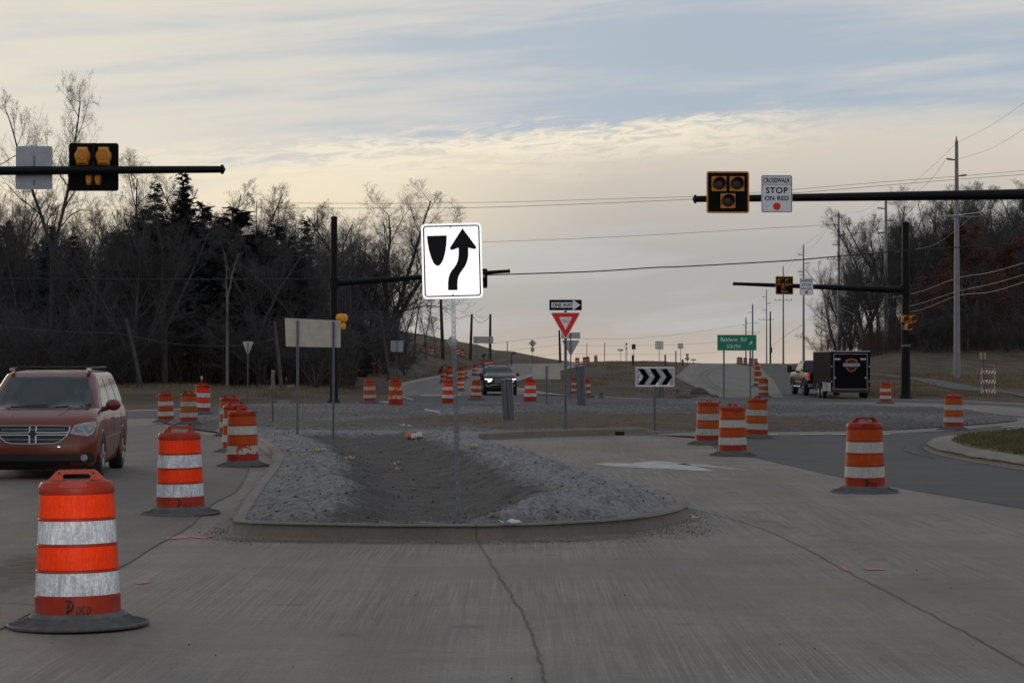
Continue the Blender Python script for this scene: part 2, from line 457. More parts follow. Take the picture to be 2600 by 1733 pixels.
def soil():
    k = NB('frosted_soil', .95, .2)
    fr = k.attr('frost'); br = k.attr('brown')
    n1 = k.noise(2.2, 6, .7); n2 = k.noise(14, 5, .75); n3 = k.noise(1, 4, .65, (9, 1.6, 4), R(-35), .5)
    dark = k.mix(k.rng(n1, .35, .65), (.070, .066, .066), (.125, .116, .112))
    brown = k.mix(k.rng(n1, .35, .65), (.085, .060, .043), (.165, .122, .086))
    c = k.mix(br, dark, brown)
    f = k.math('ADD', fr, k.math('MULTIPLY', k.math('SUBTRACT', n2, .5), 1.5)); f = k.math('ADD', f, k.math('MULTIPLY', k.math('SUBTRACT', n3, .5), 1.1))
    f = k.rng(f, .30, .85)
    c = k.mix(k.math('MULTIPLY', f, .85), c, (.335, .328, .342))
    sp = k.noise(30, 2, .5); c = k.mix(k.math('MULTIPLY', k.rng(sp, .6, .75), .6), c, (.03, .028, .028))
    k.bump(k.math('ADD', n2, n3), .9, .05); return k.done(c)
SOIL = soil()
def grassy():
    k = NB('olive_turf', .95, .15)
    a = k.noise(1.2, 5, .6); b = k.noise(25, 4, .7)
    c = k.mix(k.rng(a, .35, .65), (.105, .095, .040), (.19, .165, .085)); c = k.mix(k.math('MULTIPLY', k.rng(b, .4, .7), .5), c, (.06, .05, .022))
    k.bump(b, 1, .04); return k.done(c)
TURF = grassy()
PAINT = pmat('road_paint', (.39, .38, .37), .75, 0, .35, 3)
PAINT2 = pmat('worn_road_paint', (.34, .33, .315), .8, 0, .35, 2)
PINK = pmat('marking_paint', (.42, .16, .165), .8, 0, .25, 9)
JOINT = pmat('joint_sealant', (.085, .075, .068), .9, 0, .4, 8)
FINE = pmat('joint_fine', (.150, .134, .120), .9, 0, .3, 8)

build_ground(FIELD)
# ------------------------------------------------------------------ pavements
conc_pts = [(-70, -25), (70, -25)] + pxpoly([(2900, 1330), (2600, 1280), (2274, 1225), (2140, 1205), (1930, 1155), (1790, 1115), (1620, 1100), (1300, 1100), (660, 1095), (560, 1085), (440, 1066), (380, 1052), (100, 1056), (-900, 1070)])
sheet('concrete_road', conc_pts, CONC, 0.0)
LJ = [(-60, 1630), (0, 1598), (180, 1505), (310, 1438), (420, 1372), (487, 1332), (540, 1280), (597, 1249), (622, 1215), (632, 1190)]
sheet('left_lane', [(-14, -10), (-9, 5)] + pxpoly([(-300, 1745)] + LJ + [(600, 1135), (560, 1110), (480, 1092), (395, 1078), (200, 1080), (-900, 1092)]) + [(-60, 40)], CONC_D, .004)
ring = pxpoly([(-900, 1052), (-300, 1047), (300, 1042), (600, 1034), (860, 1026), (985, 1018), (1010, 1004), (1340, 1003), (1430, 1006), (1640, 1014), (1722, 1015), (1800, 1006), (2100, 1010), (2260, 1013), (2450, 1018), (2600, 1025), (3100, 1045),
               (3100, 1370), (2900, 1337), (2600, 1292), (2274, 1237), (2140, 1213), (1930, 1165), (1826, 1145), (1792, 1122), (1760, 1108), (1400, 1085), (700, 1080), (500, 1072), (395, 1062), (100, 1064), (-900, 1080)])
sheet('roundabout_road', ring, ASPH, .004)
tip = lambda px, D: ((px - 1300) / F * D, D)
legL = pxpoly([(1010, 1006), (990, 998), (984, 990), (992, 981), (1012, 973), (1060, 962.5), (1130, 950), (1200, 937)]) + [tip(1262, 305), tip(1292, 340), tip(1300, 360), tip(1480, 360), tip(1492, 330)] + pxpoly([(1459, 933), (1400, 945), (1350, 956), (1313, 968), (1307, 976), (1316, 986), (1364, 993), (1427, 1002)])
sheet('north_road', legL, CONC_F, .004)
legR = pxpoly([(1836, 1010), (1800, 1000), (1767, 984), (1730, 966), (1714, 957), (1733, 941)]) + [tip(1755, 325), tip(1762, 360), tip(1990, 360), tip(1985, 325)] + pxpoly([(2020, 942), (2085, 985), (2110, 1008)])
sheet('east_road', legR, CONC_F, .004)
dkR = [tip(1928, 340), tip(1975, 340), tip(1978, 318)] + pxpoly([(2018, 943), (2080, 985), (2104, 1006), (1988, 1008), (1966, 968), (1938, 940)])
sheet('east_road_asphalt', dkR, ASPH, .012)
ltR = pxpoly([(1740, 968), (1725, 957), (1742, 943)]) + [tip(1766, 318), tip(1772, 335), tip(1782, 335), tip(1777, 318)] + pxpoly([(1762, 945), (1748, 957), (1764, 970)])
sheet('east_road_gutter', ltR, CONC, .014)
# pale gutter strips
def gutter(name, l, w0, mat=CONC_L, zo=.010):
    a = [Vector(p) for p in pxpoly(l)]; out = []; n = len(a)
    for i, p in enumerate(a):
        d = (a[min(i + 1, n - 1)] - a[max(i - 1, 0)]).normalized(); out.append(p + Vector((-d.y, d.x)) * w0)
    return sheet(name, [tuple(p) for p in a] + [tuple(p) for p in reversed(out)], mat, zo)
gutter('gutter', [(-300, 1047), (0, 1045), (300, 1042), (600, 1034), (860, 1026), (975, 1019)], -1.3)
gutter('gutter', [(2100, 1010), (2260, 1013), (2450, 1018), (2600, 1025), (3000, 1041)], -.8)
gutter('gutter', [(992, 983), (1012, 974), (1060, 963.5), (1130, 951), (1200, 938), (1240, 931)], -.75)
gutter('gutter', [(1313, 968), (1350, 956), (1400, 945), (1459, 933), (1483, 927)], 1.2)
gutter('gutter', [(1310, 983), (1364, 993), (1427, 1002), (1560, 1009), (1660, 1013)], -.7)
gutter('east_slab', [(1950, 1024), (2100, 1029), (2253, 1038), (2419, 1046), (2600, 1056), (2800, 1066)], 7.0, CONC)
gutter('gutter', [(1860, 1110), (1949, 1106), (2255, 1102.5), (2446, 1091), (2600, 1077), (2750, 1062)], 3.2, CONC, .012)

sheet('footpath', pxpoly([(2150, 947), (2210, 948), (2268, 952), (2353, 961), (2404, 968), (2489, 984), (2540, 990), (2600, 1001), (2750, 1016), (2750, 1026), (2600, 1009), (2558, 1000), (2421, 989), (2370, 979), (2319, 964), (2251, 955), (2150, 951)]), ASPH, .02)

def strip(name, l, w, mat, zo, world=False, parent=None):
    a = [Vector(p) for p in (l if world else pxpoly(l))]; n = len(a); A = []; B = []
    for i, p in enumerate(a):
        d = (a[min(i + 1, n - 1)] - a[max(i - 1, 0)]).normalized(); q = Vector((-d.y, d.x)) * w / 2; A.append(p + q); B.append(p - q)
    mb = MB(); vs = []
    for p, q in zip(A, B): vs += [(p.x, p.y, g(p.x, p.y) + zo), (q.x, q.y, g(q.x, q.y) + zo)]
    mb.add(vs, [(2 * i, 2 * i + 1, 2 * i + 3, 2 * i + 2) for i in range(n - 1)])
    return tag(mb.build(name, mat), kind='structure')
def wob(l, k=6, amp=.012, seed=1):
    rnd = random.Random(seed); pts = smooth_loop([(p[0], p[1], 0) for p in pxpoly(l)], False, k)
    return [(p.x + rnd.uniform(-amp, amp), p.y) for p in pts]
strip('road_joint', wob([(1210, 1370), (1248, 1430), (1285, 1490), (1335, 1570), (1362, 1640), (1383, 1733), (1395, 1800)], 8, .012), .013, JOINT, .008, True)
strip('road_joint', wob([(-60, 1630), (0, 1598), (180, 1505), (310, 1438), (420, 1372), (487, 1332), (540, 1280), (597, 1249), (622, 1215), (632, 1190)], 8, .012, 2), .013, JOINT, .008, True)
strip('road_joint', wob([(1740, 1288), (1900, 1330), (2023, 1382), (2160, 1455), (2300, 1528), (2440, 1600), (2600, 1690), (2700, 1750)], 8, .012, 3), .011, JOINT, .008, True)
strip('road_joint', wob([(300, 1492), (700, 1500), (1290, 1497)], 8, .01, 4), .010, FINE, .008, True)
strip('road_joint', wob([(-50, 1327), (150, 1330), (380, 1333), (520, 1338)], 8, .01, 5), .012, FINE, .008, True)
strip('road_joint', wob([(-50, 1394), (200, 1392), (330, 1391)], 8, .01, 6), .012, FINE, .008, True)
strip('road_joint', wob([(-50, 1532), (20, 1530), (100, 1536)], 8, .01, 6), .012, FINE, .008, True)
strip('road_joint', wob([(1300, 1420), (1700, 1445), (2150, 1448)], 8, .01, 9), .008, FINE, .0085, True)

# painted markings
sheet('lane_arrow', pxpoly([(1500, 1178), (1540, 1175), (1600, 1176), (1640, 1172), (1660, 1170), (1700, 1172), (1745, 1178), (1790, 1189), (1812, 1195), (1790, 1196), (1690, 1190), (1640, 1188), (1560, 1184)]), PAINT, .005)
sheet('lane_arrow', pxpoly([(1700, 1176), (1780, 1178), (1850, 1187), (1905, 1195), (1850, 1191)]), PAINT2, .005)
for a, b in ((1949, 1975), (2030, 2092), (2112, 2150), (2243, 2260)):
    sheet('road_dash', pxpoly([(a, 1102.6), (b, 1102.1), (b, 1103.9), (a, 1104.4)]), PAINT, .018)
for a, b, c, d in ((2545, 1084, 2600, 1079), ):
    sheet('road_dash', pxpoly([(a, b), (c, c and d), (c, d + 2), (a, b + 2)]), PAINT, .018)
sheet('road_dash', pxpoly([(1068, 1004.5), (1170, 1003), (1170, 1005.5), (1068, 1007)]), PAINT2, .030)
sheet('road_dash', pxpoly([(1025, 1008), (1052, 1016), (1046, 1017), (1016, 1008)]), PAINT2, .030)
for l in ([(420, 1364), (470, 1360), (476, 1366), (425, 1369)], [(478, 1363), (510, 1359), (545, 1361), (520, 1367)], [(345, 1477), (382, 1474), (378, 1480), (348, 1482)], [(2115, 1431), (2140, 1438), (2158, 1448), (2142, 1449)], [(2190, 1443), (2240, 1441), (2244, 1446), (2200, 1447)]):
    sheet('survey_paint', pxpoly(l), PINK, .006)

# ------------------------------------------------------------------ islands
def loop_px(l, k=5): return [(p.x, p.y) for p in smooth_loop([(q[0], q[1], 0) for q in pxpoly(l)], True, k)]
def ccw(p):
    a = sum(p[i][0] * p[(i + 1) % len(p)][1] - p[(i + 1) % len(p)][0] * p[i][1] for i in range(len(p)))
    return p if a > 0 else p[::-1]
def kerb(name, loop, prof, mat, closed=True, jl=3.0):
    """prof: (inward distance, height); grooves cut the kerb every jl metres"""
    n = len(loop); mb = MB(); vs = []; m = len(prof)
    P = [Vector(p) for p in loop]
    # resample
    Q = []; acc = 0
    for i in range(n if closed else n - 1):
        a = P[i]; b = P[(i + 1) % n]; L = (b - a).length; k = max(1, int(L / .25))
        for q in range(k): Q.append(a.lerp(b, q / k))
    if not closed: Q.append(P[-1])
    n = len(Q)
    for i, p in enumerate(Q):
        d = (Q[(i + 1) % n if closed else min(i + 1, n - 1)] - Q[(i - 1) % n if closed else max(i - 1, 0)]).normalized(); nr = Vector((-d.y, d.x))
        wv = .010 * mnoise.noise((p.x * .7, p.y * .7, 0))
        for w, h in prof:
            q = p + nr * (w + wv * (h > .01)); vs.append((q.x, q.y, g(q.x, q.y) + h + (.03 if q.y > 101 else 0) + (.006 * mnoise.noise((p.x * 1.3, p.y * 1.3, 5)) if h > .02 else 0)))
    fs = []; dist = 0; mb2 = []
    for i in range(n if closed else n - 1):
        j = (i + 1) % n
        for q in range(m - 1): fs.append((i * m + q, j * m + q, j * m + q + 1, i * m + q + 1))
        dist += (Q[j] - Q[i]).length
        if dist > jl: dist = 0; mb2.append(i)
    mb.add(vs, fs); o = mb.build(name, mat, None, True, 35); tag(o, kind='structure')
    jb = MB()
    for i in mb2:
        ring_ = [Vector(vs[i * m + q]) for q in range(m)]; d = (Q[(i + 1) % n] - Q[i]).normalized(); nr = Vector((-d.y, d.x, 0)); d3 = Vector((d.x, d.y, 0))
        v2 = []
        for q, p in enumerate(ring_):
            off = (-nr * .002 if q < 2 else Vector((0, 0, .002))); v2 += [p + off - d3 * .006, p + off + d3 * .006]
        jb.add(v2, [(2 * q, 2 * q + 1, 2 * q + 3, 2 * q + 2) for q in range(m - 2)])
    if jb.v: jb.build('kerb_joint', JOINT, o)
    return o
KP = [(-.03, -.02), (0, .012), (.025, .118), (.045, .142), (.075, .150), (.17, .150), (.185, .10)]

SPL = ccw(loop_px([(583, 1350), (600, 1357), (660, 1361), (775, 1364), (1000, 1368), (1210, 1368), (1400, 1363), (1600, 1349), (1700, 1331), (1738, 1317), (1750, 1305), (1738, 1292), (1690, 1273), (1600, 1245), (1500, 1215), (1350, 1165), (1250, 1137), (1205, 1125), (1190, 1115), (1100, 1106), (900, 1106), (760, 1106), (660, 1110), (650, 1125), (668, 1140), (690, 1160), (698, 1180), (680, 1210), (655, 1242), (625, 1282), (596, 1325)], 5))
def edges_at(y):
    xs = []; n = len(SPL)
    for i in range(n):
        (x0, y0), (x1, y1) = SPL[i], SPL[(i + 1) % n]
        if (y0 > y) != (y1 > y): xs.append(x0 + (x1 - x0) * (y - y0) / (y1 - y0))
    return (min(xs), max(xs)) if len(xs) >= 2 else (0, 0)
_ec = {}
def spl_h(x, y, d):
    k = round(y * 10)
    if k not in _ec: _ec[k] = edges_at(k / 10)
    xl, xr = _ec[k]; w = xr - xl
    if w < .3: return .13, .6
    s = (x - xl) / w; n1 = mnoise.noise((x * .5, y * .35, 3)); s += .05 * n1
    left = .15 + .05 * sst(s, .02, .16); drop = sst(s, .20, .36); right = sst(s, .50, .74)
    ridge = .34 - .17 * sst(s, .78, 1.0)
    h = left * (1 - drop) + .03 * drop; h = h * (1 - right) + ridge * right
    ditch = drop * (1 - right)
    fade = min(sst(y, 22.7, 24.6), sst(56.2, 0, 1) if False else 1 - sst(y, 50, 56)); h = .15 * (1 - fade) + h * fade; ditch *= fade
    e = sst(d, .17, .6)
    h = .135 * (1 - e) + h * e
    rough = .018 + .03 * right + .012 * (1 - ditch)
    h += e * rough * (mnoise.noise((x * 3.1, y * 1.9, 1)) + .7 * mnoise.noise((x * 8.5, y * 5, 2)) + .5 * mnoise.noise((x * 19, y * 12, 7)))
    # raked furrows across the right bank
    fr_ = math.sin((x * .9 + y * 1.0) * 9 + 3 * n1) * .011 * right * (1 - sst(s, .85, 1)) * fade; h += fr_
    frost = .62 * (1 - ditch) + .06 * ditch + .10 * right * (1 - ditch) - .25 * (1 - sst(d, .15, .9)) * (y < 24) - .55 * sst(s, .30, .22) * 0
    frost -= .40 * (drop - sst(s, .30, .42)) * fade + .28 * sst(s, .50, .56) * (1 - sst(s, .60, .72)) * fade + .3 * fr_ / .011 * .3
    return max(h, .02), frost
def island_mesh(name, poly, hf, step, mat, brown=None, zb=0.0):
    xs = [p[0] for p in poly]; ys = [p[1] for p in poly]
    stepx, stepy = step
    bm = bmesh.new(); vs = [bm.verts.new((p[0], p[1], 0)) for p in poly]
    es = [bm.edges.new((vs[i], vs[(i + 1) % len(vs)])) for i in range(len(vs))]
    bmesh.ops.triangle_fill(bm, use_beauty=True, use_dissolve=True, edges=es)
    def cut(co, no): bmesh.ops.bisect_plane(bm, geom=bm.verts[:] + bm.edges[:] + bm.faces[:], dist=1e-5, plane_co=co, plane_no=no)
    x = min(xs) + stepx
    while x < max(xs): cut((x, 0, 0), (1, 0, 0)); x += stepx
    y = min(ys) + stepy
    while y < max(ys): cut((0, y, 0), (0, 1, 0)); y += stepy * (1 + max(0, (y - 25)) * .03 if step[0] < .3 else 1)
    bmesh.ops.triangulate(bm, faces=bm.faces[:])
    fl = bm.verts.layers.float.new('frost'); bl = bm.verts.layers.float.new('brown')
    for v in bm.verts:
        d = sd_poly(v.co.x, v.co.y, poly); h, fr = hf(v.co.x, v.co.y, max(d, 0)); v[fl] = fr
        v[bl] = brown(v.co.x, v.co.y, d) if brown else 0.0
        v.co.z = g(v.co.x, v.co.y) + h + (.03 if v.co.y > 101 else 0)
    bmesh.ops.recalc_face_normals(bm, faces=bm.faces[:])
    if sum(f.normal.z for f in bm.faces) < 0: bmesh.ops.reverse_faces(bm, faces=bm.faces[:])
    for f in bm.faces: f.smooth = True
    me = bpy.data.meshes.new(name); bm.to_mesh(me); bm.free(); me.materials.append(mat)
    o = bpy.data.objects.new(name, me); COL.objects.link(o); return tag(o, kind='structure')
island_mesh('splitter_ground', SPL, spl_h, (.11, .13), SOIL, lambda x, y, d: .25 * (1 - sst(d, .1, .8)) * (y < 26))
i0 = min(range(len(SPL)), key=lambda i: (Vector(SPL[i]) - Vector(pxpoly([(650, 1125)])[0])).length)
i1 = min(range(len(SPL)), key=lambda i: (Vector(SPL[i]) - Vector(pxpoly([(1745, 1295)])[0])).length)
seq = []; i = i0
while True:
    seq.append(SPL[i])
    if i == i1: break
    i = (i + 1) % len(SPL)
kerb('kerb', seq, KP, KERB, False)

CEN = ccw(loop_px([(640, 1106), (800, 1108), (1000, 1110), (1180, 1113), (1240, 1116), (1340, 1111), (1434, 1108), (1613, 1103), (1760, 1099), (1949, 1097), (2255, 1093), (2446, 1081), (2540, 1074), (2583, 1067), (2550, 1059), (2419, 1047), (2253, 1038), (1950, 1026), (1640, 1021), (1300, 1029), (850, 1034), (600, 1038), (440, 1050), (400, 1062), (430, 1078), (520, 1095)], 6))
def cen_h(x, y, d):
    h = .145 + .10 * sst(d, .2, 3.5)
    low = sst(x, 3.2, 4.6) * (1 - sst(y, 58, 66)); h = h * (1 - low) + (.03 + .08 * sst(d, 0, 1.5)) * low
    h *= .25 + .75 * sst(d, 0, .15 + .8 * sst(y, 70, 80))
    h += sst(d, .1, .8) * (.035 * mnoise.noise((x * 1.1, y * .8, 1)) + .03 * mnoise.noise((x * 3.7, y * 2.1, 4)))
    if y > 70: h += .10 * sst(y, 74, 82) * (1 - sst(y, 86, 95)) * (mnoise.noise((x * .35, y * .2, 9)) + .6)
    fr = .40 + .35 * (1 - sst(d, .3, 1.1)) * (y < 60) - .25 * low + .22 * mnoise.noise((x * .3, y * .12, 2))
    return h, fr
def cen_b(x, y, d):
    e = math.hypot((x - 2.8) / 7.0, (y - 65.5) / 8.6) + .28 * mnoise.noise((x * .45, y * .3, 6)) + .16 * mnoise.noise((x * 1.7, y * 1.1, 8))
    return (1 - sst(e, .8, 1.12)) * sst(d, .3, .9)
def cen_hf(x, y, d):
    h, f = cen_h(x, y, d); return h, f * (1 - .85 * cen_b(x, y, d))
island_mesh('central_island', CEN, cen_hf, (.35, .45), SOIL, cen_b)
i0 = min(range(len(CEN)), key=lambda i: (Vector(CEN[i]) - Vector(pxpoly([(1195, 1115)])[0])).length)
i1 = min(range(len(CEN)), key=lambda i: (Vector(CEN[i]) - Vector(pxpoly([(1640, 1102)])[0])).length)
kerb('kerb', CEN[i0:i1 + 1], [(-.04, -.02), (-.02, .02), (0, .15), (.03, .175), (.06, .182), (.30, .185), (.32, .1)], KERB, False)
# storm inlet in that kerb
def surf_h(x, y):
    d = sd_poly(x, y, SPL)
    if d > 0: return g(x, y) + spl_h(x, y, d)[0]
    d = sd_poly(x, y, CEN)
    if d > 0: return g(x, y) + cen_h(x, y, d)[0]
    return g(x, y)
def gnds(px, py):
    """like gnd, but stopping on the islands too"""
    u = (px - 1300) / F; s = (HZ - py) / F; y = 15.0
    while y < 130:
        if CH + s * y <= surf_h(u * y, y): return Vector((u * y, y, surf_h(u * y, y)))
        y += .05
    return gnd(px, py)
p = gnd(1573, 1107)
inl = MB(); inl.box((p.x, p.y - .045, .075), (.24, .03, .10)); tag(inl.build('storm_inlet', pmat('inlet_dark', (.012, .012, .012), .9)), kind='structure')
inl = MB()
for k in range(5):
    q = gnd(1619 + k * 11, 1098.5); inl.box((q.x, q.y, .008), (.08, .25, .02))
tag(inl.build('storm_grate', pmat('inlet_dark', (.012, .012, .012), .9)), kind='structure')

# grassy kerbed island on the right
RI0 = ([(2344, 1135), (2352, 1142), (2377, 1153), (2446, 1168), (2542, 1184), (2600, 1193)], [(9.6, 34), (11.5, 29), (15, 25), (20, 26), (23, 34), (23, 48), (20.5, 62)], [(2760, 1073), (2600, 1091), (2561, 1097), (2504, 1110), (2404, 1119), (2366, 1124)])
RI = ccw([(q.x, q.y) for q in smooth_loop([(a[0], a[1], 0) for a in pxpoly(RI0[0]) + RI0[1] + pxpoly(RI0[2])], True, 5)])
island_mesh('turf_island', RI, lambda x, y, d: (.10 + .10 * sst(d, .1, .9) + .02 * mnoise.noise((x * 2, y * 2, 1)), 0.0), (.4, .4), TURF)
kerb('kerb', RI, [(-.02, -.02), (0, .02), (.06, .10), (.12, .135), (.20, .15), (.62, .17), (.65, .1)], CONC)
# ------------------------------------------------------------------ traffic barrels
def sheeting(name, c1, c2, worn=None, amt=.5):
    k = NB(name, .55, .16)
    cr = k.noise(1, 4, .65, (70, 70, 9), 0, .6); cell = k.noise(48, 3, .75); big = k.noise(5, 3, .5)
    c = k.mix(k.rng(cr, .33, .6), c2, c1)
    c = k.mix(k.math('MULTIPLY', k.rng(cell, .44, .60), .6), c, c2)  # retroreflective glints painted as light and dark specks in the sheeting colour
    c = k.mix(k.math('MULTIPLY', k.rng(big, .4, .7), .35), c, tuple(v * .75 for v in c2))
    if worn:
        w = k.noise(7, 4, .6); c = k.mix(k.rng(w, amt, amt + .03), c, worn)
    k.bump(k.math('ADD', cr, cell), .45, .008); return k.done(c)
S_OR = sheeting('orange_sheeting', (.98, .060, .002), (.78, .030, .002))
S_WH = sheeting('white_sheeting', (.84, .85, .88), (.34, .355, .39))
S_OR2 = sheeting('weathered_orange_sheeting', (.52, .085, .010), (.38, .048, .006))
S_WH2 = sheeting('weathered_white_sheeting', (.58, .56, .52), (.40, .385, .36))
S_WH3 = sheeting('torn_white_sheeting', (.55, .53, .49), (.40, .385, .36), (.42, .055, .018), .56)
S_WH4 = sheeting('patchy_white_sheeting', (.55, .53, .49), (.40, .385, .36), (.60, .11, .015), .47)
PLAST = pmat('barrel_plastic', (.36, .032, .014), .5, 0, .18, 5, 0, .22, (.26, .022, .010))
RUBR = pmat('rubber_base', (.075, .075, .080), .75, 0, .3, 12, .15, .4, (.125, .122, .122))
SCRAWL = pmat('marker_ink', (.012, .011, .012), .7, 0, .2, 5)
def build_drum(orange, white, name='traffic_barrel', lower=None, scrawl=False, base=True, light=False):
    t = thing(name, None, 'barrel', (0, 0, -50))
    if base:
        mb = MB(); mb.lathe([(.20, .005), (.478, .005), (.483, .012), (.483, .024), (.475, .030), (.43, .036), (.375, .052), (.33, .078), (.312, .102), (.30, .104)], 56)
        for k in range(110):
            a = 2 * math.pi * k / 110; c, s = math.cos(a), math.sin(a)
            mb.tube([(.468 * c, .468 * s, .0305), (.425 * c, .425 * s, .0375), (.372 * c, .372 * s, .0535), (.335 * c, .335 * s, .076)], .0032, 3, False)
        mb.build('rubber_base', RUBR, t, True, 35)
    z0 = .09 if base else .0
    mb = MB(); prof = [(.295, z0)]
    zs = [.215, .390, .565, .740, .918]; rs = [.287, .279, .270, .261, .251]
    prof += [(.290, .12), (rs[0] + .004, .205)]
    for i in range(4):
        prof += [(rs[i] + .004, zs[i] - .006), (rs[i] + .004, zs[i] + .002), (rs[i] - .004, zs[i] + .008), (rs[i + 1] - .002, zs[i + 1] - .008)]
    prof += [(.254, .912), (.257, .922), (.258, .95), (.252, .978), (.236, .995), (.15, 1.002), (0, 1.004)]
    mb.lathe(prof, 56)
    # flat grip pads moulded in the cap, front and back
    for sgn in (-1, 1):
        mb.prism([(-.085, .958), (.085, .958), (.10, .972), (.075, .999), (-.075, .999), (-.10, .972)], sgn * .262, sgn * .10)
    # carrying handle with slot
    o = [(-.205, .995), (.205, .995), (.135, 1.066), (.120, 1.074), (-.120, 1.074), (-.135, 1.066)]
    h = [(-.090, 1.008), (.090, 1.008), (.098, 1.030), (.080, 1.045), (-.080, 1.045), (-.098, 1.030)]
    n = 6
    for y0, y1 in ((-.022, .022),):
        vs = [(x, y0, z) for x, z in o] + [(x, y0, z) for x, z in h] + [(x, y1, z) for x, z in o] + [(x, y1, z) for x, z in h]; fs = []
        for i in range(n):
            j = (i + 1) % n
            fs += [(i, j, n + j, n + i), (2 * n + i, 3 * n + i, 3 * n + j, 2 * n + j), (i, 2 * n + i, 2 * n + j, j), (n + i, n + j, 3 * n + j, 3 * n + i)]
        mb.add(vs, fs)
    body = mb.build('barrel_body', PLAST, t, True, 35)
    for sx in (-1, 1):
        bolt = MB(); bolt.lathe([(.009, -.026), (.009, .026)], 10, (sx * .115, 0, 1.050), 'Y'); bolt.build('bolt_hole', SCRAWL, body)
    for i, m in enumerate((lower or white, orange, white, orange)):
        r0, r1 = rs[i] - .004, rs[i + 1] - .002; b = MB()
        b.lathe([(r0 - .003, zs[i] + .010), (r0 + .003, zs[i] + .012), (r1 + .003, zs[i + 1] - .011), (r1 - .003, zs[i + 1] - .009)], 56, close=False)
        b.build('reflective_band', m, t, True, 30)
    if scrawl:
        tb = MB(); rnd = random.Random(4)
        def stroke(pts, r):
            tb.tube([(.2935 * math.sin(a), -.2935 * math.cos(a), z) for a, z in pts], r, 4)
        S = lambda l: [(x, z) for x, z in l]
        stroke(S([(-.165, .112), (-.135, .150), (-.115, .195)]), .007)
        stroke(S([(-.20, .196), (-.115, .203), (-.045, .190), (-.015, .168), (-.05, .140), (-.165, .114)]), .0075)
        stroke(S([(-.155, .150), (-.09, .158)]), .007)
        for x0 in (.06, .30):
            stroke(S([(x0, .118), (x0 + .045, .160), (x0 + .09, .152), (x0 + .075, .118), (x0 + .01, .104), (x0 + .002, .125)]), .0032)
        stroke(S([(.265, .158), (.215, .160), (.185, .130), (.205, .106), (.25, .112)]), .0032)
        tb.build('handwriting', SCRAWL, t)
    if light:
        lb = MB(); lb.tube([(-.05, 0, 1.0), (-.055, 0, 1.19)], .018, 8); lb.build('lamp_post', PLAST, t)
        lb = MB(); lb.lathe([(.028, 1.19), (.032, 1.25), (.026, 1.30), (0, 1.305)], 12, (-.055, 0, 0)); lb.build('warning_lamp', pmat('lamp_lens', (.5, .5, .5), .3), t)
    return t
S_OR3 = sheeting('sun_bleached_orange_sheeting', (.50, .12, .022), (.34, .062, .012))
S_WH5 = sheeting('scuffed_white_sheeting', (.52, .50, .46), (.30, .285, .26), (.24, .17, .12), .66)
D_NEW = build_drum(S_OR, S_WH)
D_SCR = build_drum(S_OR, S_WH, scrawl=True)
D_OLD = build_drum(S_OR2, S_WH2)
D_OSC = build_drum(S_OR2, S_WH2, scrawl=True)
D_OLDB = build_drum(S_OR3, S_WH5)
D_TORN = build_drum(S_OR2, S_WH2, lower=S_WH3)
D_PATCH = build_drum(S_OR2, S_WH4, base=False)
D_LAMP = build_drum(S_OR, S_WH, light=True)
D_NOB = build_drum(S_OR, S_WH, base=False)
used_proto = set(); drum_n = [0]
def drum(proto, px, py, label, group, rz=0.0, D=None, s=1.0, tilt=0.0):
    drum_n[0] += 1; rr = random.Random(drum_n[0] * 13)
    if proto is D_OLD and drum_n[0] % 2: proto = D_OLDB
    if not tilt: tilt = R(rr.uniform(-1.6, 1.6))
    if proto.name in used_proto: o = copy_tree(proto)
    else: o = proto; used_proto.add(proto.name)
    p = atD(px, D) if D else gnds(px, py)
    if p.y > 101: p.z += .03
    o.location = p; o.rotation_euler = (tilt, R(rr.uniform(-1.6, 1.6)), rz); o.scale = (s, s, s)
    return tag(o, label, 'barrel', group)
GL = 'orange and white barrels along the left lane'; GR = 'orange and white barrels along the right lane'
GN = 'barrels on the road beyond the roundabout'; GE = 'barrels on the rising right road'; GC = 'barrels up on the crest'
drum(D_SCR, 200, 1593, 'largest and nearest barrel with black scrawl, in front of the red minivan', GL, R(6), tilt=R(-1))
drum(D_SCR, 459, 1305, 'second nearest orange and white barrel, left of the gravel island kerb', GL, R(12))
drum(D_TORN, 617, 1183, 'weathered barrel with torn lower white band beside the curved kerb', GL, R(70))
drum(D_OLD, 600, 1147, 'faded barrel half hidden right behind the torn barrel by the kerb', GL, R(20))
drum(D_OLD, 585, 1106, 'faded barrel mostly hidden behind two others by the left kerb', GL, R(-10))
drum(D_OLD, 422, 1071, 'worn barrel nearest to the minivan mirror, leftmost of the far left row', GL, R(15), s=.92)
drum(D_OLD, 480, 1077, 'worn barrel between the minivan and the handle of the second nearest barrel', GL, R(-14), s=.92)
drum(D_LAMP, 513, 1050, 'bright orange barrel with a small warning lamp on a stalk on top', GL, R(40))
drum(D_OLD, 939, 1023, 'orange and white barrel on a black base just right of the black mast pole', GN, R(80))
drum(D_PATCH, 1005, 1027, 'mostly orange barrel with patches of white left on its bands', GN, R(0))
drum(D_NOB, 1138, 1023, 'bright orange barrel touching the perforated post of the keep right sign', GN, R(20))
drum(D_OLD, 1209, 1015, 'dull barrel just left of the oncoming black car', GN, R(10))
drum(D_NOB, 1346, 1019, 'bright orange barrel just right of the oncoming black car', GN, R(0))
drum(D_OLD, 1142, 976, 'dull barrel directly behind the bright barrel at the perforated post', GN, R(30))
drum(D_OLD, 1128, 972, 'dull barrel left of a dull one, behind the barrel at the perforated post', GN, R(60))
drum(D_NEW, 1143, 962, 'bright small barrel showing above two dull ones at the perforated post', GN, R(10))
drum(D_NEW, 1169, 993, 'narrow bright barrel peeking out right of the perforated post', GN, R(0), s=.8)
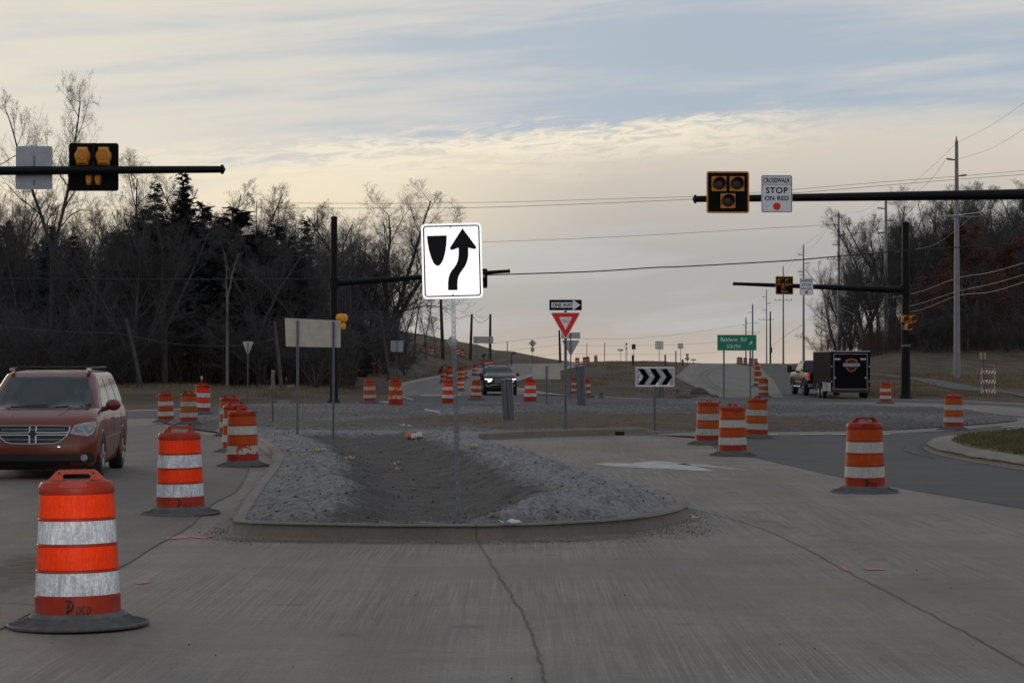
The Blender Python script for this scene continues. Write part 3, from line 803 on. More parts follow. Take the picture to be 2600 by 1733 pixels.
drum(D_OLD, 1171, 965, 'dark barrel right of the perforated post and left of a leaning barrel', GN, R(10))
drum(D_OLD, 1179, 961, 'barrel half hidden behind a dark barrel right of the perforated post', GN, R(30))
drum(D_NEW, 1207, 954, 'bright barrel standing alone on the road above left of the black car', GN, R(40))
drum(D_NEW, 1236, 936, 'bright barrel near the crest beside the left mailbox', GN, R(20))
drum(D_OLD, 1247, 934, 'dark barrel just behind the roof of the black car near the left mailbox', GN, R(10))
drum(D_OLD, 1078, 931, 'left one of two barrels on the grass slope right of the square sign back', GN, D=262)
drum(D_OLD, 1095, 931, 'right one of two barrels on the grass slope right of the square sign back', GN, D=262)
drum(D_NEW, 1163, 917, 'narrow barrel high on the slope against the right edge of the perforated post', GN, D=300)
drum(D_OLD, 1174, 917, 'barrel high on the slope just right of the perforated post', GN, D=300)
drum(D_OLD, 1458, 1003, 'barrel peeking out left of the three steel posts in the middle', GN, R(30))
drum(D_OLD, 1488, 1009, 'barrel peeking out right of the three steel posts in the middle', GN, R(10))
drum(D_NEW, 1466, 924, 'brightest barrel on the crest above the three steel posts', GC, D=262)
drum(D_OLD, 1485, 924, 'barrel on the crest, left of a close pair above the median', GC, D=268)
drum(D_OLD, 1492, 924, 'barrel on the crest, right of a close pair above the median', GC, D=276)
drum(D_OLD, 1513, 928, 'barrel top sticking up from behind the crest of the median', GC, D=352)
drum(D_OLD, 1797, 1128, 'left one of three weathered barrels right of the chevron sign', GR, R(100))
drum(D_OLD, 1860, 1156, 'nearest one of three weathered barrels right of the chevron sign', GR, R(112))
drum(D_OLD, 1920, 1112, 'farthest one of three weathered barrels right of the chevron sign', GR, R(60))
drum(D_OSC, 2195, 1249, 'big weathered barrel alone on the right between concrete and dark asphalt', GR, R(3))
drum(D_OLD, 2420, 1091, 'weathered barrel at the far right end of the gravel island', GR, R(85))
drum(D_OLD, 2248, 1025, 'barrel between the cargo trailer and the right black mast pole', GR, R(0))
drum(D_OLD, 1938, 1008, 'barrel standing left of the pickup truck at the foot of the green sign', GE, R(20))
drum(D_OLD, 1924, 982, 'dark barrel behind the one left of the pickup truck', GE, R(30))
drum(D_OLD, 1923, 961, 'dark barrel above another on the road behind the green sign post', GE, R(10))
drum(D_OLD, 1921, 945, 'barrel on the road a little below the crest right of the green sign post', GE, R(10))
drum(D_NEW, 1918, 930, 'bright orange barrel on the crest right of the green sign post', GE, D=290)
drum(D_OLD, 1906, 925, 'barrel on the crest directly behind the right post of the green sign', GE, D=300)
drum(D_OLD, 1892, 925, 'barrel on the crest between the two posts of the green sign, right one', GE, D=310)
drum(D_OLD, 1881, 925, 'barrel on the crest between the two posts, middle of three', GE, D=318)
drum(D_OLD, 1875, 925, 'barrel on the crest between the two posts, left of three', GE, D=322)

# ------------------------------------------------------------------ signs
STEEL = pmat('galvanised_steel', (.19, .20, .215), .6, .25, .2, 14, 0, .5)
ALU = pmat('aluminium_back', (.46, .45, .43), .55, .25, .1, 5, 0, .5)
ALU_T = pmat('tan_aluminium_back', (.50, .475, .40), .6, .15, .1, 5)
ALU_B = pmat('bluish_aluminium_back', (.42, .45, .50), .5, .3, .1, 5)
WHT = pmat('white_sign_face', (.92, .92, .93), .4, 0, .02, 5)
WHT2 = pmat('dusty_white_sign_face', (.86, .87, .90), .45, 0, .06, 9)
BLK = pmat('black_sign_ink', (.006, .006, .007), .9, 0, .1, 5, 0, .05)
RED = pmat('red_sign_face', (.92, .022, .014), .4, 0, .06, 6)
GRN = pmat('green_sign_face', (.0, .25, .125), .45, 0, .2, 3)
YEL = pmat('amber_plastic', (.95, .36, .015), .4, 0, .12, 4)
YELB = pmat('amber_housing', (.62, .235, .012), .45, 0, .15, 5)
MAST = pmat('black_mast_paint', (.0055, .006, .007), .5, 0, .2, 6, 0, .18)
WOOD = pmat('grey_pole_wood', (.10, .088, .078), .9, 0, .3, 4, .2, .2, None, None, 0, (8, 8, .6))
DKS = pmat('dark_sign_face', (.045, .042, .042), .6, 0, .2, 6)
def tube_post(mb, x, y, z0, z1, w=.045):
    mb.box((x, y, (z0 + z1) / 2), (w, w, z1 - z0))
def perforated(parent, z0, z1, w=.046, n_at=.0508):
    """square post whose four faces carry real round holes (front/back)"""
    mb = MB(); h = w / 2; r = .0085; z = z0; t = .003
    k = 8
    def face(cfun):
        zz = z0
        while zz < z1 - n_at * .5:
            c = zz + n_at / 2; ring_ = [(r * math.cos(2 * math.pi * i / k + math.pi / k), c + r * math.sin(2 * math.pi * i / k + math.pi / k)) for i in range(k)]
            out = [(h, c), (h, zz + n_at), (0, zz + n_at), (-h, zz + n_at), (-h, c), (-h, zz), (0, zz), (h, zz)]
            out = [(h, c + n_at * .21), (h * .41 * 1.2, zz + n_at), (-h * .41 * 1.2, zz + n_at), (-h, c + n_at * .21), (-h, c - n_at * .21), (-h * .5, zz), (h * .5, zz), (h, c - n_at * .21)]
            base = [cfun(a, b) for a, b in ring_] + [cfun(a, b) for a, b in out]
            mb.add(base, [(i, (i + 1) % k, k + (i + 1) % k, k + i) for i in range(k)])
            # square corners
            cs = [cfun(h, zz + n_at), cfun(-h, zz + n_at), cfun(-h, zz), cfun(h, zz)]
            mb.add([base[k + 0], cs[0], base[k + 1], base[k + 2], cs[1], base[k + 3], base[k + 4], cs[2], base[k + 5], base[k + 6], cs[3], base[k + 7]], [(0, 1, 2), (3, 4, 5), (6, 7, 8), (9, 10, 11)])
            zz += n_at
    face(lambda a, b: (a, -h, b)); face(lambda a, b: (a, h, b))
    for sx in (-1, 1): mb.box((sx * (h - t / 2), 0, (z0 + z1) / 2), (t, w - .0005, z1 - z0))
    return mb.build('post', STEEL, parent, False, recalc=False)

# keep-right sign
p = Vector(((1165 - 1300) / F * 23.1, 23.1, .135))
kr = thing('road_sign', 'white keep right sign with black arrow on perforated post in the gravel island', 'road sign', (p.x, p.y, p.z))
kr.rotation_euler = (0, R(-1.5), R(1.5)); kr.scale = (1.045, 1.045, 1.045)
perforated(kr, -.10, 2.62)
mb = MB(); zc = 2.655; mb.prism(rrect(.612, .762, .045, 7, 0, zc), -.0290, -.0262); mb.build('sign_panel', WHT, kr)
mb = MB(); rframe(mb, .572, .722, .032, .012, -.0310, -.0285, 0, zc); mb.build('border', BLK, kr)
def P(l, sx=.612 / 555, sz=.762 / 698, ox=1803, oz=919):   # zoomed pixels to sign metres
    out = []
    for x, z in l: out.append(((x - ox) * sx + (z - oz) * -.022 * sx, -(z - oz) * sz + zc + (x - ox) * -.015 * sz))
    return out
mb = MB(); mb.prism(P([(1573, 686), (1755, 682), (1752, 760), (1742, 830), (1728, 890), (1710, 930), (1692, 955), (1678, 962), (1662, 962), (1645, 950), (1630, 930), (1610, 880), (1592, 815), (1580, 745)]), -.0310, -.0285); mb.build('island_symbol', BLK, kr)
mb = MB()
def bez(a, b, c, d, n=10): return [tuple(((1 - t) ** 3 * a[i] + 3 * t * (1 - t) ** 2 * b[i] + 3 * t * t * (1 - t) * c[i] + t ** 3 * d[i]) for i in (0, 1)) for t in [k / n for k in range(n + 1)]]
Lc = bez((1766, 1190), (1765, 1100), (1762, 1050), (1820, 985)) + bez((1820, 985), (1862, 935), (1868, 880), (1864, 795))
Rc = bez((1853, 1190), (1850, 1110), (1850, 1070), (1890, 1015)) + bez((1890, 1015), (1950, 940), (1956, 890), (1952, 795))
Lc = P(Lc); Rc = P(Rc); n = len(Lc)
vs = [(x, -.0310, z) for x, z in Lc] + [(x, -.0310, z) for x, z in Rc]
mb.add(vs, [(i, i + 1, n + i + 1, n + i) for i in range(n - 1)])
mb.prism(P([(1900, 618), (2024, 788), (2027, 800), (2018, 810), (2004, 810), (1950, 797), (1864, 797), (1812, 816), (1796, 816), (1786, 806), (1788, 792)]), -.0312, -.0285)
mb.build('arrow_symbol', BLK, kr)
for x, z in P([(1791, 606), (1812, 1232)]):
    mb = MB(); mb.lathe([(.008, -.0345), (.008, -.029)], 10, (x, 0, z), 'Y'); mb.build('bolt', STEEL, kr)

def simple_post(parent, x, z1, w=.05, z0=-.05, y=.0, mat=None):
    mb = MB(); h = w / 2
    # u-channel
    pl = [(-h, -.004), (-h * .55, -.004), (-h * .35, .028), (h * .35, .028), (h * .55, -.004), (h, -.004), (h, .002), (h * .62, .002), (h * .42, .034), (-h * .42, .034), (-h * .62, .002), (-h, .002)]
    n = len(pl); vs = [(x + a, y + b, z0) for a, b in pl] + [(x + a, y + b, z1) for a, b in pl]
    mb.add(vs, [(i, (i + 1) % n, n + (i + 1) % n, n + i) for i in range(n)] + [(11, 0, 1, 10), (1, 2, 9, 10), (2, 3, 8, 9), (3, 4, 7, 8), (4, 5, 6, 7)] + [(n + 10, n + 1, n, n + 11), (n + 10, n + 9, n + 2, n + 1), (n + 9, n + 8, n + 3, n + 2), (n + 8, n + 7, n + 4, n + 3), (n + 7, n + 6, n + 5, n + 4)])
    return mb.build('post', mat or STEEL, parent)
# ONE WAY / YIELD
p = gnds(1436, 1090); D = p.y; k = D / F
yo = thing('road_sign', 'red and white yield sign under a one way arrow plate on one post', 'road sign', p)
zf = lambda py: CH + (HZ - py) * k - p.z
simple_post(yo, 0, zf(760), .075, y=.004)
cz = (zf(760) + zf(788)) / 2; w = 84 * k; h = 28.5 * k
mb = MB(); mb.prism(rrect(w, h, .02, 5, 0, cz), -.010, -.006); pl = mb.build('one_way_plate', WHT, yo)
mb = MB(); mb.prism(rrect(w * .965, h * .90, .018, 5, 0, cz), -.012, -.009); mb.build('black_field', BLK, pl)
a = w / 305
mb = MB(); mb.prism([(-131 * a, cz - 25 * a), (66 * a, cz - 25 * a), (66 * a, cz - 45 * a), (74 * a, cz - 46 * a), (138 * a, cz), (74 * a, cz + 45 * a), (66 * a, cz + 44 * a), (66 * a, cz + 25 * a), (-131 * a, cz + 25 * a)], -.014, -.011); mb.build('arrow', WHT, pl)
text_mb('ONE WAY', 188 * a, 38 * a, -27 * a, cz, -.0160, bold=.022).build('lettering', BLK, pl)
w = 78 * k; zt = zf(792.5); zb_ = zf(862); cx = 0
def tri(w, zt, zb, r):
    A = [Vector((-w / 2, zt)), Vector((w / 2, zt)), Vector((0, zb))]; out = []
    c0 = sum(A, Vector((0, 0))) / 3
    for i in range(3):
        P0, P1, P2 = A[i - 1], A[i], A[(i + 1) % 3]; d0 = (P0 - P1).normalized(); d1 = (P2 - P1).normalized()
        for q in range(6):
            t = q / 5; out.append(tuple((P1 + d0 * r) * (1 - t) ** 2 + 2 * t * (1 - t) * P1 + t * t * (P1 + d1 * r)))
    return out
mb = MB(); mb.prism(tri(w, zt, zb_, .07), -.010, -.006); pl = mb.build('yield_plate', WHT, yo)
H = zt - zb_
mb = MB(); mb.prism(tri(w * .93, zt - H * .028, zb_ + H * .05, .055), -.012, -.009); mb.build('red_field', RED, pl)
mb = MB(); mb.prism(tri(w * .44, zt - H * .17, zt - H * .645, .04), -.014, -.011); mb.build('white_centre', WHT, pl)
text_mb('YIELD', w * .275, H * .115, 0, zt - H * .31, -.0160).build('lettering', RED, pl)
for z in (zf(763), zf(786), zf(800), zf(853)):
    mb = MB(); mb.lathe([(.012, -.019), (.012, -.009)], 8, (0, 0, z), 'Y'); mb.build('bolt', DKS, yo)

# chevron board
p = gnds(1662, 1092); k = p.y / F; zf = lambda py: CH + (HZ - py) * k - p.z
ch = thing('road_sign', 'white board with three black chevrons pointing right in the brown island', 'road sign', p)
simple_post(ch, 0, zf(932), .07, y=.004)
w, h = 98.5 * k, 50 * k; cz = zf(956)
mb = MB(); mb.prism(rrect(w, h, .012, 4, 0.01, cz), -.010, -.006); pl = mb.build('sign_panel', WHT, ch)
mb = MB(); mb.prism(rrect(w * .965, h * .88, .01, 4, 0.01, cz), -.012, -.009); mb.build('grey_field', sheeting('scuffed_sign_sheeting', (.52, .52, .55), (.38, .375, .40), (.90, .92, .94), .58), pl)
for i in range(3):
    x0 = 0.01 - w / 2 + w * (.065 + .296 * i); ww = w * .29; t = .52
    mb = MB(); hh = h * .405
    mb.prism([(x0, cz + hh), (x0 + ww * .52, cz + hh), (x0 + ww, cz), (x0 + ww * .52, cz - hh), (x0, cz - hh), (x0 + ww * .48, cz)], -.0140, -.0112); mb.build('chevron', BLK, pl)

# green guide sign
p = gnd(1871, 1014); D = p.y; k = D / F; zf = lambda py: CH + (HZ - py) * k - p.z
gs = thing('guide_sign', 'green guide sign reading Baldwin Rd South on two posts', 'guide sign', (p.x, p.y, p.z))
w, h = 99.5 * k, 40 * k; cz = zf(869.5)
for x in (1838, 1905): simple_post(gs, (x - 1871) * k, zf(858), .085, y=.006)
mb = MB(); mb.prism(rrect(w, h, .02, 4, 0, cz), -.012, -.006); pl = mb.build('sign_panel', ALU, gs)
mb = MB(); mb.prism(rrect(w * .982, h * .955, .018, 4, 0, cz), -.015, -.011); mb.build('green_field', GRN, pl)
text_mb('Baldwin  Rd', w * .655, None, -w * .085, cz + h * .20, -.018, bold=.006).build('lettering', WHT2, pl)
text_mb('SOUTH', w * .345, h * .22, -w * .085, cz - h * .24, -.018, bold=.006).build('lettering', WHT2, pl)
mb = MB(); ax, az_ = w * .355, cz - h * .02; s = w * .06
rot = lambda l: [(ax + (x * .76 - z * .65) * s, az_ + (x * .65 + z * .76) * s) for x, z in l]
mb.prism(rot([(-1, -.14), (.25, -.14), (-.1, -.55), (.25, -.55), (.95, 0), (.25, .55), (-.1, .55), (.25, .14), (-1, .14)]), -.018, -.014); mb.build('arrow', WHT2, pl)

# signs seen from behind
def back_sign(pts_px, posts, D, mat, label, name='road_sign', rz=0.0, parts='sign_panel', thick=.004, topz=None, extra=None, pw=.06):
    """panel outline in photo pixels, posts: list of (px, py_base, py_top)"""
    bx = sum(q[0] for q in posts) / len(posts); base = atD(bx, D); base.z = surf_h(base.x, base.y); k = D / F
    t = thing(name, label, 'road sign', base, rz)
    f = lambda px, py: ((px - bx) * k, CH + (HZ - py) * k - base.z)
    for q in posts:
        x, zt = f(q[0], q[2]); simple_post(t, x, zt, pw, -.1, -.036)
    for pts, m in ([(pts_px, mat)] + (extra or [])):
        mb = MB(); mb.prism([f(*q) for q in pts], 0, thick); mb.build(parts, m, t)
    return t
t = back_sign([(723, 807), (865, 813.5), (865, 882), (726, 879)], [(756, 1106, 812), (847, 1106, 816)], 53, ALU_T, 'large blank tan sign back on two posts left of the keep right sign')
back_sign(rrect(71, 38, 1.5, 3, 1387.5, 943), [(1388, 1047, 928)], 86, ALU_T, 'blank tan sign back behind the one way and yield post')
back_sign([(1428, 863.5), (1470, 863.5), (1471, 866), (1451, 901), (1448, 901), (1427, 866)], [(1449, 1013, 846)], 118, ALU, 'grey yield sign back under a small plate, beside red yield sign', extra=[(rrect(48, 15.5, 1, 3, 1449, 851.3), ALU)])
back_sign(rrect(32, 28.5, 2, 3, 1008, 878.5), [(1008, 943, 866)], 180, ALU_B, 'pale square sign back on a thin post at the edge of the left woods')
back_sign([(617, 866.5), (642, 866.5), (643, 869), (630.5, 901), (628.5, 901), (616, 869)], [(629.5, 1020, 870)], 112, ALU, 'small pale triangular sign back in front of the left woods')
back_sign(rrect(7.2, 43, .5, 2, 693, 961), [(693, 1080, 941)], 64, ALU, 'narrow sign panel turned sideways on a thin post, left of the large tan back')
back_sign([(1132, 866), (1148, 850), (1164, 866), (1148, 882)], [(1148, 920, 852)], 290, ALU_B, 'diamond sign back half hidden behind the keep right sign post')
back_sign(rrect(51, 17, 1, 3, 1227, 862.5), [(1210, 911, 856), (1243, 911, 856)], 300, ALU, 'wide low sign back between two wooden poles on the left road')
back_sign([(1342, 871.5), (1352, 861), (1362, 871.5), (1352, 882)], [(1352, 921, 864)], 270, ALU_B, 'diamond sign back above a small square plate on the left crest', extra=[(rrect(9.5, 10, .6, 2, 1352, 887.5), ALU)])
back_sign(rrect(14.5, 4.2, .6, 2, 1575.5, 888.3), [(1576, 921, 887)], 290, ALU, 'small street name plate on a post near the middle of the crest')
back_sign(disc(2.4, 8, 1590.5, 884), [(1589, 922, 875), (1592, 922, 884)], 285, DKS, 'narrow edge-on sign with plate on top, on the crest left of dark sign', extra=[(rrect(4.5, 5, .4, 2, 1590.5, 873), DKS)])
back_sign(rrect(10, 13, .5, 2, 1609, 880), [(1609, 922, 875)], 280, DKS, 'dark rectangular sign on the crest above the chevron board')
back_sign(disc(5.5, 8, 1745, 910), [(1745, 924, 900)], 290, ALU, 'octagonal sign back with a plate above it, right of the two white signs', extra=[(rrect(7, 5, .4, 2, 1745, 900.5), DKS)])
back_sign(rrect(13, 3.6, .4, 2, 1760.5, 913), [(1760.5, 925, 912)], 300, ALU, 'lowest small street name plate on the crest left of the green sign')
def front_sign(px, py, w, h, base, D, lines, label):
    b = atD(px, D); k = D / F; t = thing('road_sign', label, 'road sign', b); zc_ = CH + (HZ - py) * k - b.z
    simple_post(t, 0, zc_ + h * k * .4, .07, -.1, .006)
    mb = MB(); mb.prism(rrect(w * k, h * k, .08, 4, 0, zc_), -.01, 0); pl = mb.build('sign_panel', WHT2, t)
    mb = MB(); rframe(mb, w * k * .95, h * k * .95, .06, .035, -.014, -.009, 0, zc_); mb.build('border', DKS, pl)
    for txt, dz, ww, hh in lines: text_mb(txt, w * k * ww, h * k * hh, 0, zc_ + h * k * dz, -.015).build('lettering', DKS, pl)
front_sign(1674, 876, 20.5, 20.5, 920, 285, [('ONCOMING', .31, .7, .13), ('MUST', .0, .5, .18), ('YIELD', -.3, .6, .13)], 'larger white sign with three lines of text on the crest')
front_sign(1728, 878, 14, 13.5, 921, 290, [('KEEP', .2, .6, .2), ('RIGHT', -.2, .6, .2)], 'smaller white sign with faint text on the crest left of the green sign')

# bare posts
def bare_post(px, top, bot, D, w, label, lean=0.0, mat=STEEL, name='sign_post', group='bare steel posts on the crest'):
    b = atD(px, D); b.z = surf_h(b.x, b.y); k = D / F; t = thing(name, label, 'post', b, 0, group); h = CH + (HZ - top) * k - b.z
    mb = MB(); mb.tube([(0, 0, -.1), (lean * k, 0, h)], w * k / 2, 6); mb.build('post', mat, t)
    return t
bare_post(1490, 871, 921, 280, 1.8, 'thin bare post on the crest behind a pair of barrels')
bare_post(1535, 868, 921, 285, 2.0, 'thin bare post standing alone on the crest right of the barrels')
bare_post(1689, 900, 922, 270, 4.2, 'short thick post pair on the crest right of the larger white sign', mat=DKS)
bare_post(1716, 890, 923, 270, 3.0, 'dark tapered post on the crest left of the smaller white sign', mat=DKS)
bare_post(1607, 901, 922, 268, 6.5, 'short dark stump at the foot of the dark crest sign', mat=DKS)
bare_post(1442, 913, 922, 270, 1.8, 'very short post on the crest left of the bright crest barrel', mat=DKS)
bare_post(1733, 912, 924, 280, 5.5, 'squat dark red post at the foot of the smaller white sign', mat=PLAST)
bare_post(1288, 866, 921, 285, 2.2, 'thin marker post with thicker top left of the diamond sign on the left crest')

# bundles of galvanised sign posts standing in the soil
def ibeam(px, top, bot, D, w, label, group, lean=0.0, rz=0.0):
    b = atD(px, D); b.z = surf_h(b.x, b.y); k = D / F; h = CH + (HZ - top) * k - b.z; t = thing('steel_post', label, 'steel post', b, rz, group); W_ = w * k
    mb = MB(); s0 = len(mb.v)
    f = W_ / 2; d = W_ * .42
    mb.box((0, -d, h / 2 - .1), (W_, .012, h + .2)); mb.box((0, d, h / 2 - .1), (W_, .012, h + .2)); mb.box((0, 0, h / 2 - .1), (.010, 2 * d - .012, h + .2))
    mb.xform(Matrix(((1, 0, lean * k / h, 0), (0, 1, 0, 0), (0, 0, 1, 0), (0, 0, 0, 1))) @ Matrix.Rotation(R(82), 4, 'Z')); mb.build('beam', STEEL, t)
    mb = MB(); mb.box((0, lean * k * 0, h + .012), (2 * d + .02, W_ * 1.1, .022)); mb.xform(Matrix.Translation((lean * k, 0, 0))); mb.build('cap_plate', pmat('frosty_steel', (.55, .56, .60), .6), t)
gA = 'bundle of steel posts in the brown island left of centre'; gB = 'bundle of steel posts behind the yield sign'; gC = 'bundle of steel posts behind the chevron board'
ibeam(1283.5, 964, 1088, 64, 10, 'left post of the nearest steel bundle below the black car', gA, -7)
ibeam(1292, 962, 1088, 64.6, 9, 'middle post of the nearest steel bundle below the black car', gA, -6)
ibeam(1302, 962, 1088, 64, 11, 'right post of the nearest steel bundle below the black car', gA, -6)
ibeam(1470, 930, 1046, 86, 9, 'left post of the steel bundle right of the yield post', gB, -4)
ibeam(1477, 930, 1047, 87, 7, 'middle post of the steel bundle right of the yield post', gB, -3)
ibeam(1484, 929, 1048, 86, 9, 'right post of the steel bundle right of the yield post', gB, -3)
ibeam(1667, 962, 1016, 120, 7, 'left post of the steel bundle under the chevron board', gC)
ibeam(1676, 962, 1016, 121, 7, 'middle post of the steel bundle under the chevron board', gC)
ibeam(1684, 962, 1016, 120, 7, 'right post of the steel bundle under the chevron board', gC)

# ------------------------------------------------------------------ beacon signals on mast arms
LENS = pmat('unlit_red_lens', (.055, .018, .014), .25, 0, .2, 6)
PLATE = pmat('backplate_black', (.006, .006, .007), .7, 0, .15, 5, 0, .12)
def beacon_front(loc, s, label, rz=0.0, group=None, plate=True, name='beacon_signal'):
    """three-lamp hybrid beacon; s = plate width"""
    t = thing(name, label, 'signal', loc, rz, group)
    if plate:
        mb = MB(); mb.prism(rrect(s, s * .98, s * .06, 6), 0, .02); pl = mb.build('backplate', PLATE, t)
        mb = MB(); rframe(mb, s, s * .98, s * .06, s * .034, -.006, .002); mb.build('border', YEL, pl)
    q = s / 510
    for x, z in ((-107 * q, 100 * q), (106 * q, 100 * q), (0, -103 * q)):
        w = 176 * q
        hb = MB(); hb.prism(rrect(w, w, .01, 3, x, z), -.030, .10); hs = hb.build('housing', YELB, t)
        ln = MB(); ln.lathe([(0, -.052), (w * .20, -.048), (w * .34, -.040), (w * .40, -.031)], 28, (x, 0, z), 'Y', False); ln.build('lens', LENS, hs)
        vs_ = MB(); m = 20; V = []
        for i in range(m + 1):
            a = R(-35 + 250 * i / m); r = w * .43; L = .20 * (math.sin(a) * .5 + .5) ** .7 + .03
            for rr, yy in ((r, -.030), (r * .96, -.030), (r, -.030 - L), (r * .96, -.030 - L)): V.append((x + rr * math.cos(a), yy, z + rr * math.sin(a)))
        Fs = []
        for i in range(m):
            a_ = 4 * i; b_ = a_ + 4; Fs += [(a_, b_, b_ + 2, a_ + 2), (a_ + 1, a_ + 3, b_ + 3, b_ + 1), (a_ + 2, b_ + 2, b_ + 3, a_ + 3)]
        vs_.add(V, Fs); vs_.build('visor', YELB if not plate else pmat('dark_amber_visor', (.12, .045, .006), .5), hs)
    return t
def crosswalk_sign(loc, w, h, label, rz=0.0, group=None, front=True):
    t = thing('crosswalk_sign', label, 'road sign', loc, rz, group)
    mb = MB(); mb.prism(rrect(w, h, w * .06, 5), -.004, 0); pl = mb.build('sign_panel', WHT2 if front else ALU_B, t)
    if front:
        mb = MB(); rframe(mb, w * .965, h * .97, w * .05, w * .013, -.007, -.003); mb.box((0, -.005, h * .255), (w * .95, .004, h * .012)); mb.build('border', BLK, pl)
        for tx, ww, hh, z in (('CROSSWALK', .87, .135, .365), ('STOP', .70, .165, .095), ('ON RED', .78, .125, -.115)):
            text_mb(tx, w * ww, h * hh, 0, h * z, -.008, spacing=1.12 if tx == 'STOP' else 1.03, bold=.022).build('lettering', BLK, pl)
        mb = MB(); mb.prism(disc(w * .122, 28, 0, -h * .335), -.008, -.004); mb.build('red_disc', RED, pl)
    else:
        mb = MB(); mb.box((0, -.012, .06), (.03, .014, h * .42)); mb.box((0, -.012, -h * .34), (.03, .014, h * .12)); mb.build('bracket', STEEL, pl)
    return t
def mast(label, pole_xy, z0, z_top, arm_z0, arm_end, r0, r1, rp0=.17, rp1=.13, base=True, group='black signal mast arms'):
    t = thing('signal_mast', label, 'signal mast', (pole_xy[0], pole_xy[1], z0), 0, group)
    mb = MB(); mb.tube([(0, 0, 0), (0, 0, (z_top - z0) * .5), (0, 0, z_top - z0)], [rp0, (rp0 + rp1) / 2, rp1], 16); mb.build('pole', MAST, t, True)
    mb = MB(); mb.lathe([(rp1 + .02, 0), (rp1 + .02, .05), (rp1 * .5, .10), (0, .105)], 16, (0, 0, z_top - z0 - .01)); mb.build('pole_cap', MAST, t, True)
    if base:
        mb = MB(); mb.lathe([(rp0 + .16, .0), (rp0 + .16, .06), (rp0 + .10, .10), (rp0 + .05, .22), (rp0 + .02, .25), (rp0 - .01, .25)], 16); mb.build('base_shroud', MAST, t, True, 30)
        mb = MB(); mb.lathe([(.50, -.12), (.50, .0), (.46, .02), (0, .02)], 20); mb.build('footing', KERB, t)
    A = Vector((0, 0, arm_z0 - z0)); E = Vector((arm_end[0] - pole_xy[0], arm_end[1] - pole_xy[1], arm_end[2] - z0))
    st = A + (E - A).normalized() * rp0 * .6
    mb = MB(); mb.tube([A - (E - A).normalized() * .02, A.lerp(E, .5), E], [r0, (r0 + r1) / 2, r1], 14); mb.build('arm', MAST, t, True)
    d = (E - A).normalized()
    mb = MB(); mb.tube([E - d * .02, E + d * .02, E + d * .03, E + d * .075], [r1 + .03, r1 + .03, r1 + .02, .012], 14); mb.build('arm_cap', MAST, t, True, 30)
    mb = MB(); mb.tube([A + Vector((0, 0, -.24)), A + Vector((0, 0, .24))], rp0 + .035, 16); mb.build('arm_collar', MAST, t, True, 30)
    return t
# near right
Dn = 54.0; e = W(1766, 505, Dn); px_ = (3080 - 1300) / F * Dn
mast('black mast arm reaching in from the right edge with the beacon and crosswalk sign', (px_, Dn), 0, 7.9, W(0, 486, Dn).z, e, .165, .078)
beacon_front(W(1847, 489, Dn) + Vector((0, -.16, 0)), 108.5 * Dn / F, 'three lens beacon with bright amber border on the near right mast arm', R(1), 'three lamp beacons')
crosswalk_sign(W(1971, 493, Dn) + Vector((0, -.15, 0)), 79 * Dn / F, 94.5 * Dn / F, 'near white crosswalk stop on red sign with a red dot', R(1.5))
# near left (seen from behind)
Dl = 47.0; e = W(563, 429.5, Dl); pl_ = (-620 - 1300) / F * Dl
mast('black mast arm reaching in from the left edge over the red minivan', (pl_, Dl), 0, 7.9, W(0, 437, Dl).z, e, .12, .075)
t = thing('beacon_signal', 'black back of a beacon with amber housings on the near left mast arm', 'signal', W(233.5, 422, Dl) + Vector((0, .14, 0)), 0, 'three lamp beacons')
s = 126.5 * Dl / F
mb = MB(); mb.prism(rrect(s, s * .965, s * .05, 6), 0, .02); pl = mb.build('backplate', PLATE, t)
q = s / 458
for cx_, cz_, hw, hh in ((-98, 97, 72, 84), (96, 97, 72, 84), (-40, -121, 30, 48), (42, -121, 30, 48)):
    if hw > 50:
        pts = [(-.62, 1), (.62, 1), (.70, .62), (.98, .28), (1, -.1), (.78, -.55), (.72, -1), (-.72, -1), (-.78, -.55), (-1, -.1), (-.98, .28), (-.70, .62)]
    else: pts = [(-.95, 1), (.95, 1), (1.0, .1), (.55, -1), (-.6, -1), (-1.0, .1)] if cx_ < 0 else [(-1, 1), (.95, 1), (1, .1), (.6, -1), (-.55, -1), (-1, .1)]
    pts = [((cx_ + a * hw) * q, (cz_ + b * hh) * q) for a, b in pts]
    dp = -.16 if hw > 50 else -.10
    mb = MB(); n = len(pts); cxx, czz = cx_ * q, cz_ * q
    inn = [(cxx + (x - cxx) * .72, czz + (z - czz) * .72) for x, z in pts]
    mb.add([(x, -.001, z) for x, z in pts] + [(x, dp * .6, z) for x, z in pts] + [(x, dp, z) for x, z in inn], [(i, (i + 1) % n, n + (i + 1) % n, n + i) for i in range(n)] + [(n + i, n + (i + 1) % n, 2 * n + (i + 1) % n, 2 * n + i) for i in range(n)] + [tuple(range(2 * n, 3 * n))])
    if hw > 50: mb.lathe([(.07 * 1, dp - .015), (.085, dp - .01), (.09, dp + .01)], 18, (cxx, 0, czz - .01), 'Y')
    mb.build('housing', YELB, t, True, 30)
mb = MB(); mb.box((0, -.02, .02), (.05, .03, s * .93)); mb.box((0, -.05, -.05), (.10, .05, .22)); mb.build('bracket', MAST, t)
crosswalk_sign(W(82, 424, Dl) + Vector((0, .13, 0)), 93.5 * Dl / F, 110 * Dl / F, 'bluish grey back of a sign on the near left mast arm', 0, None, False)
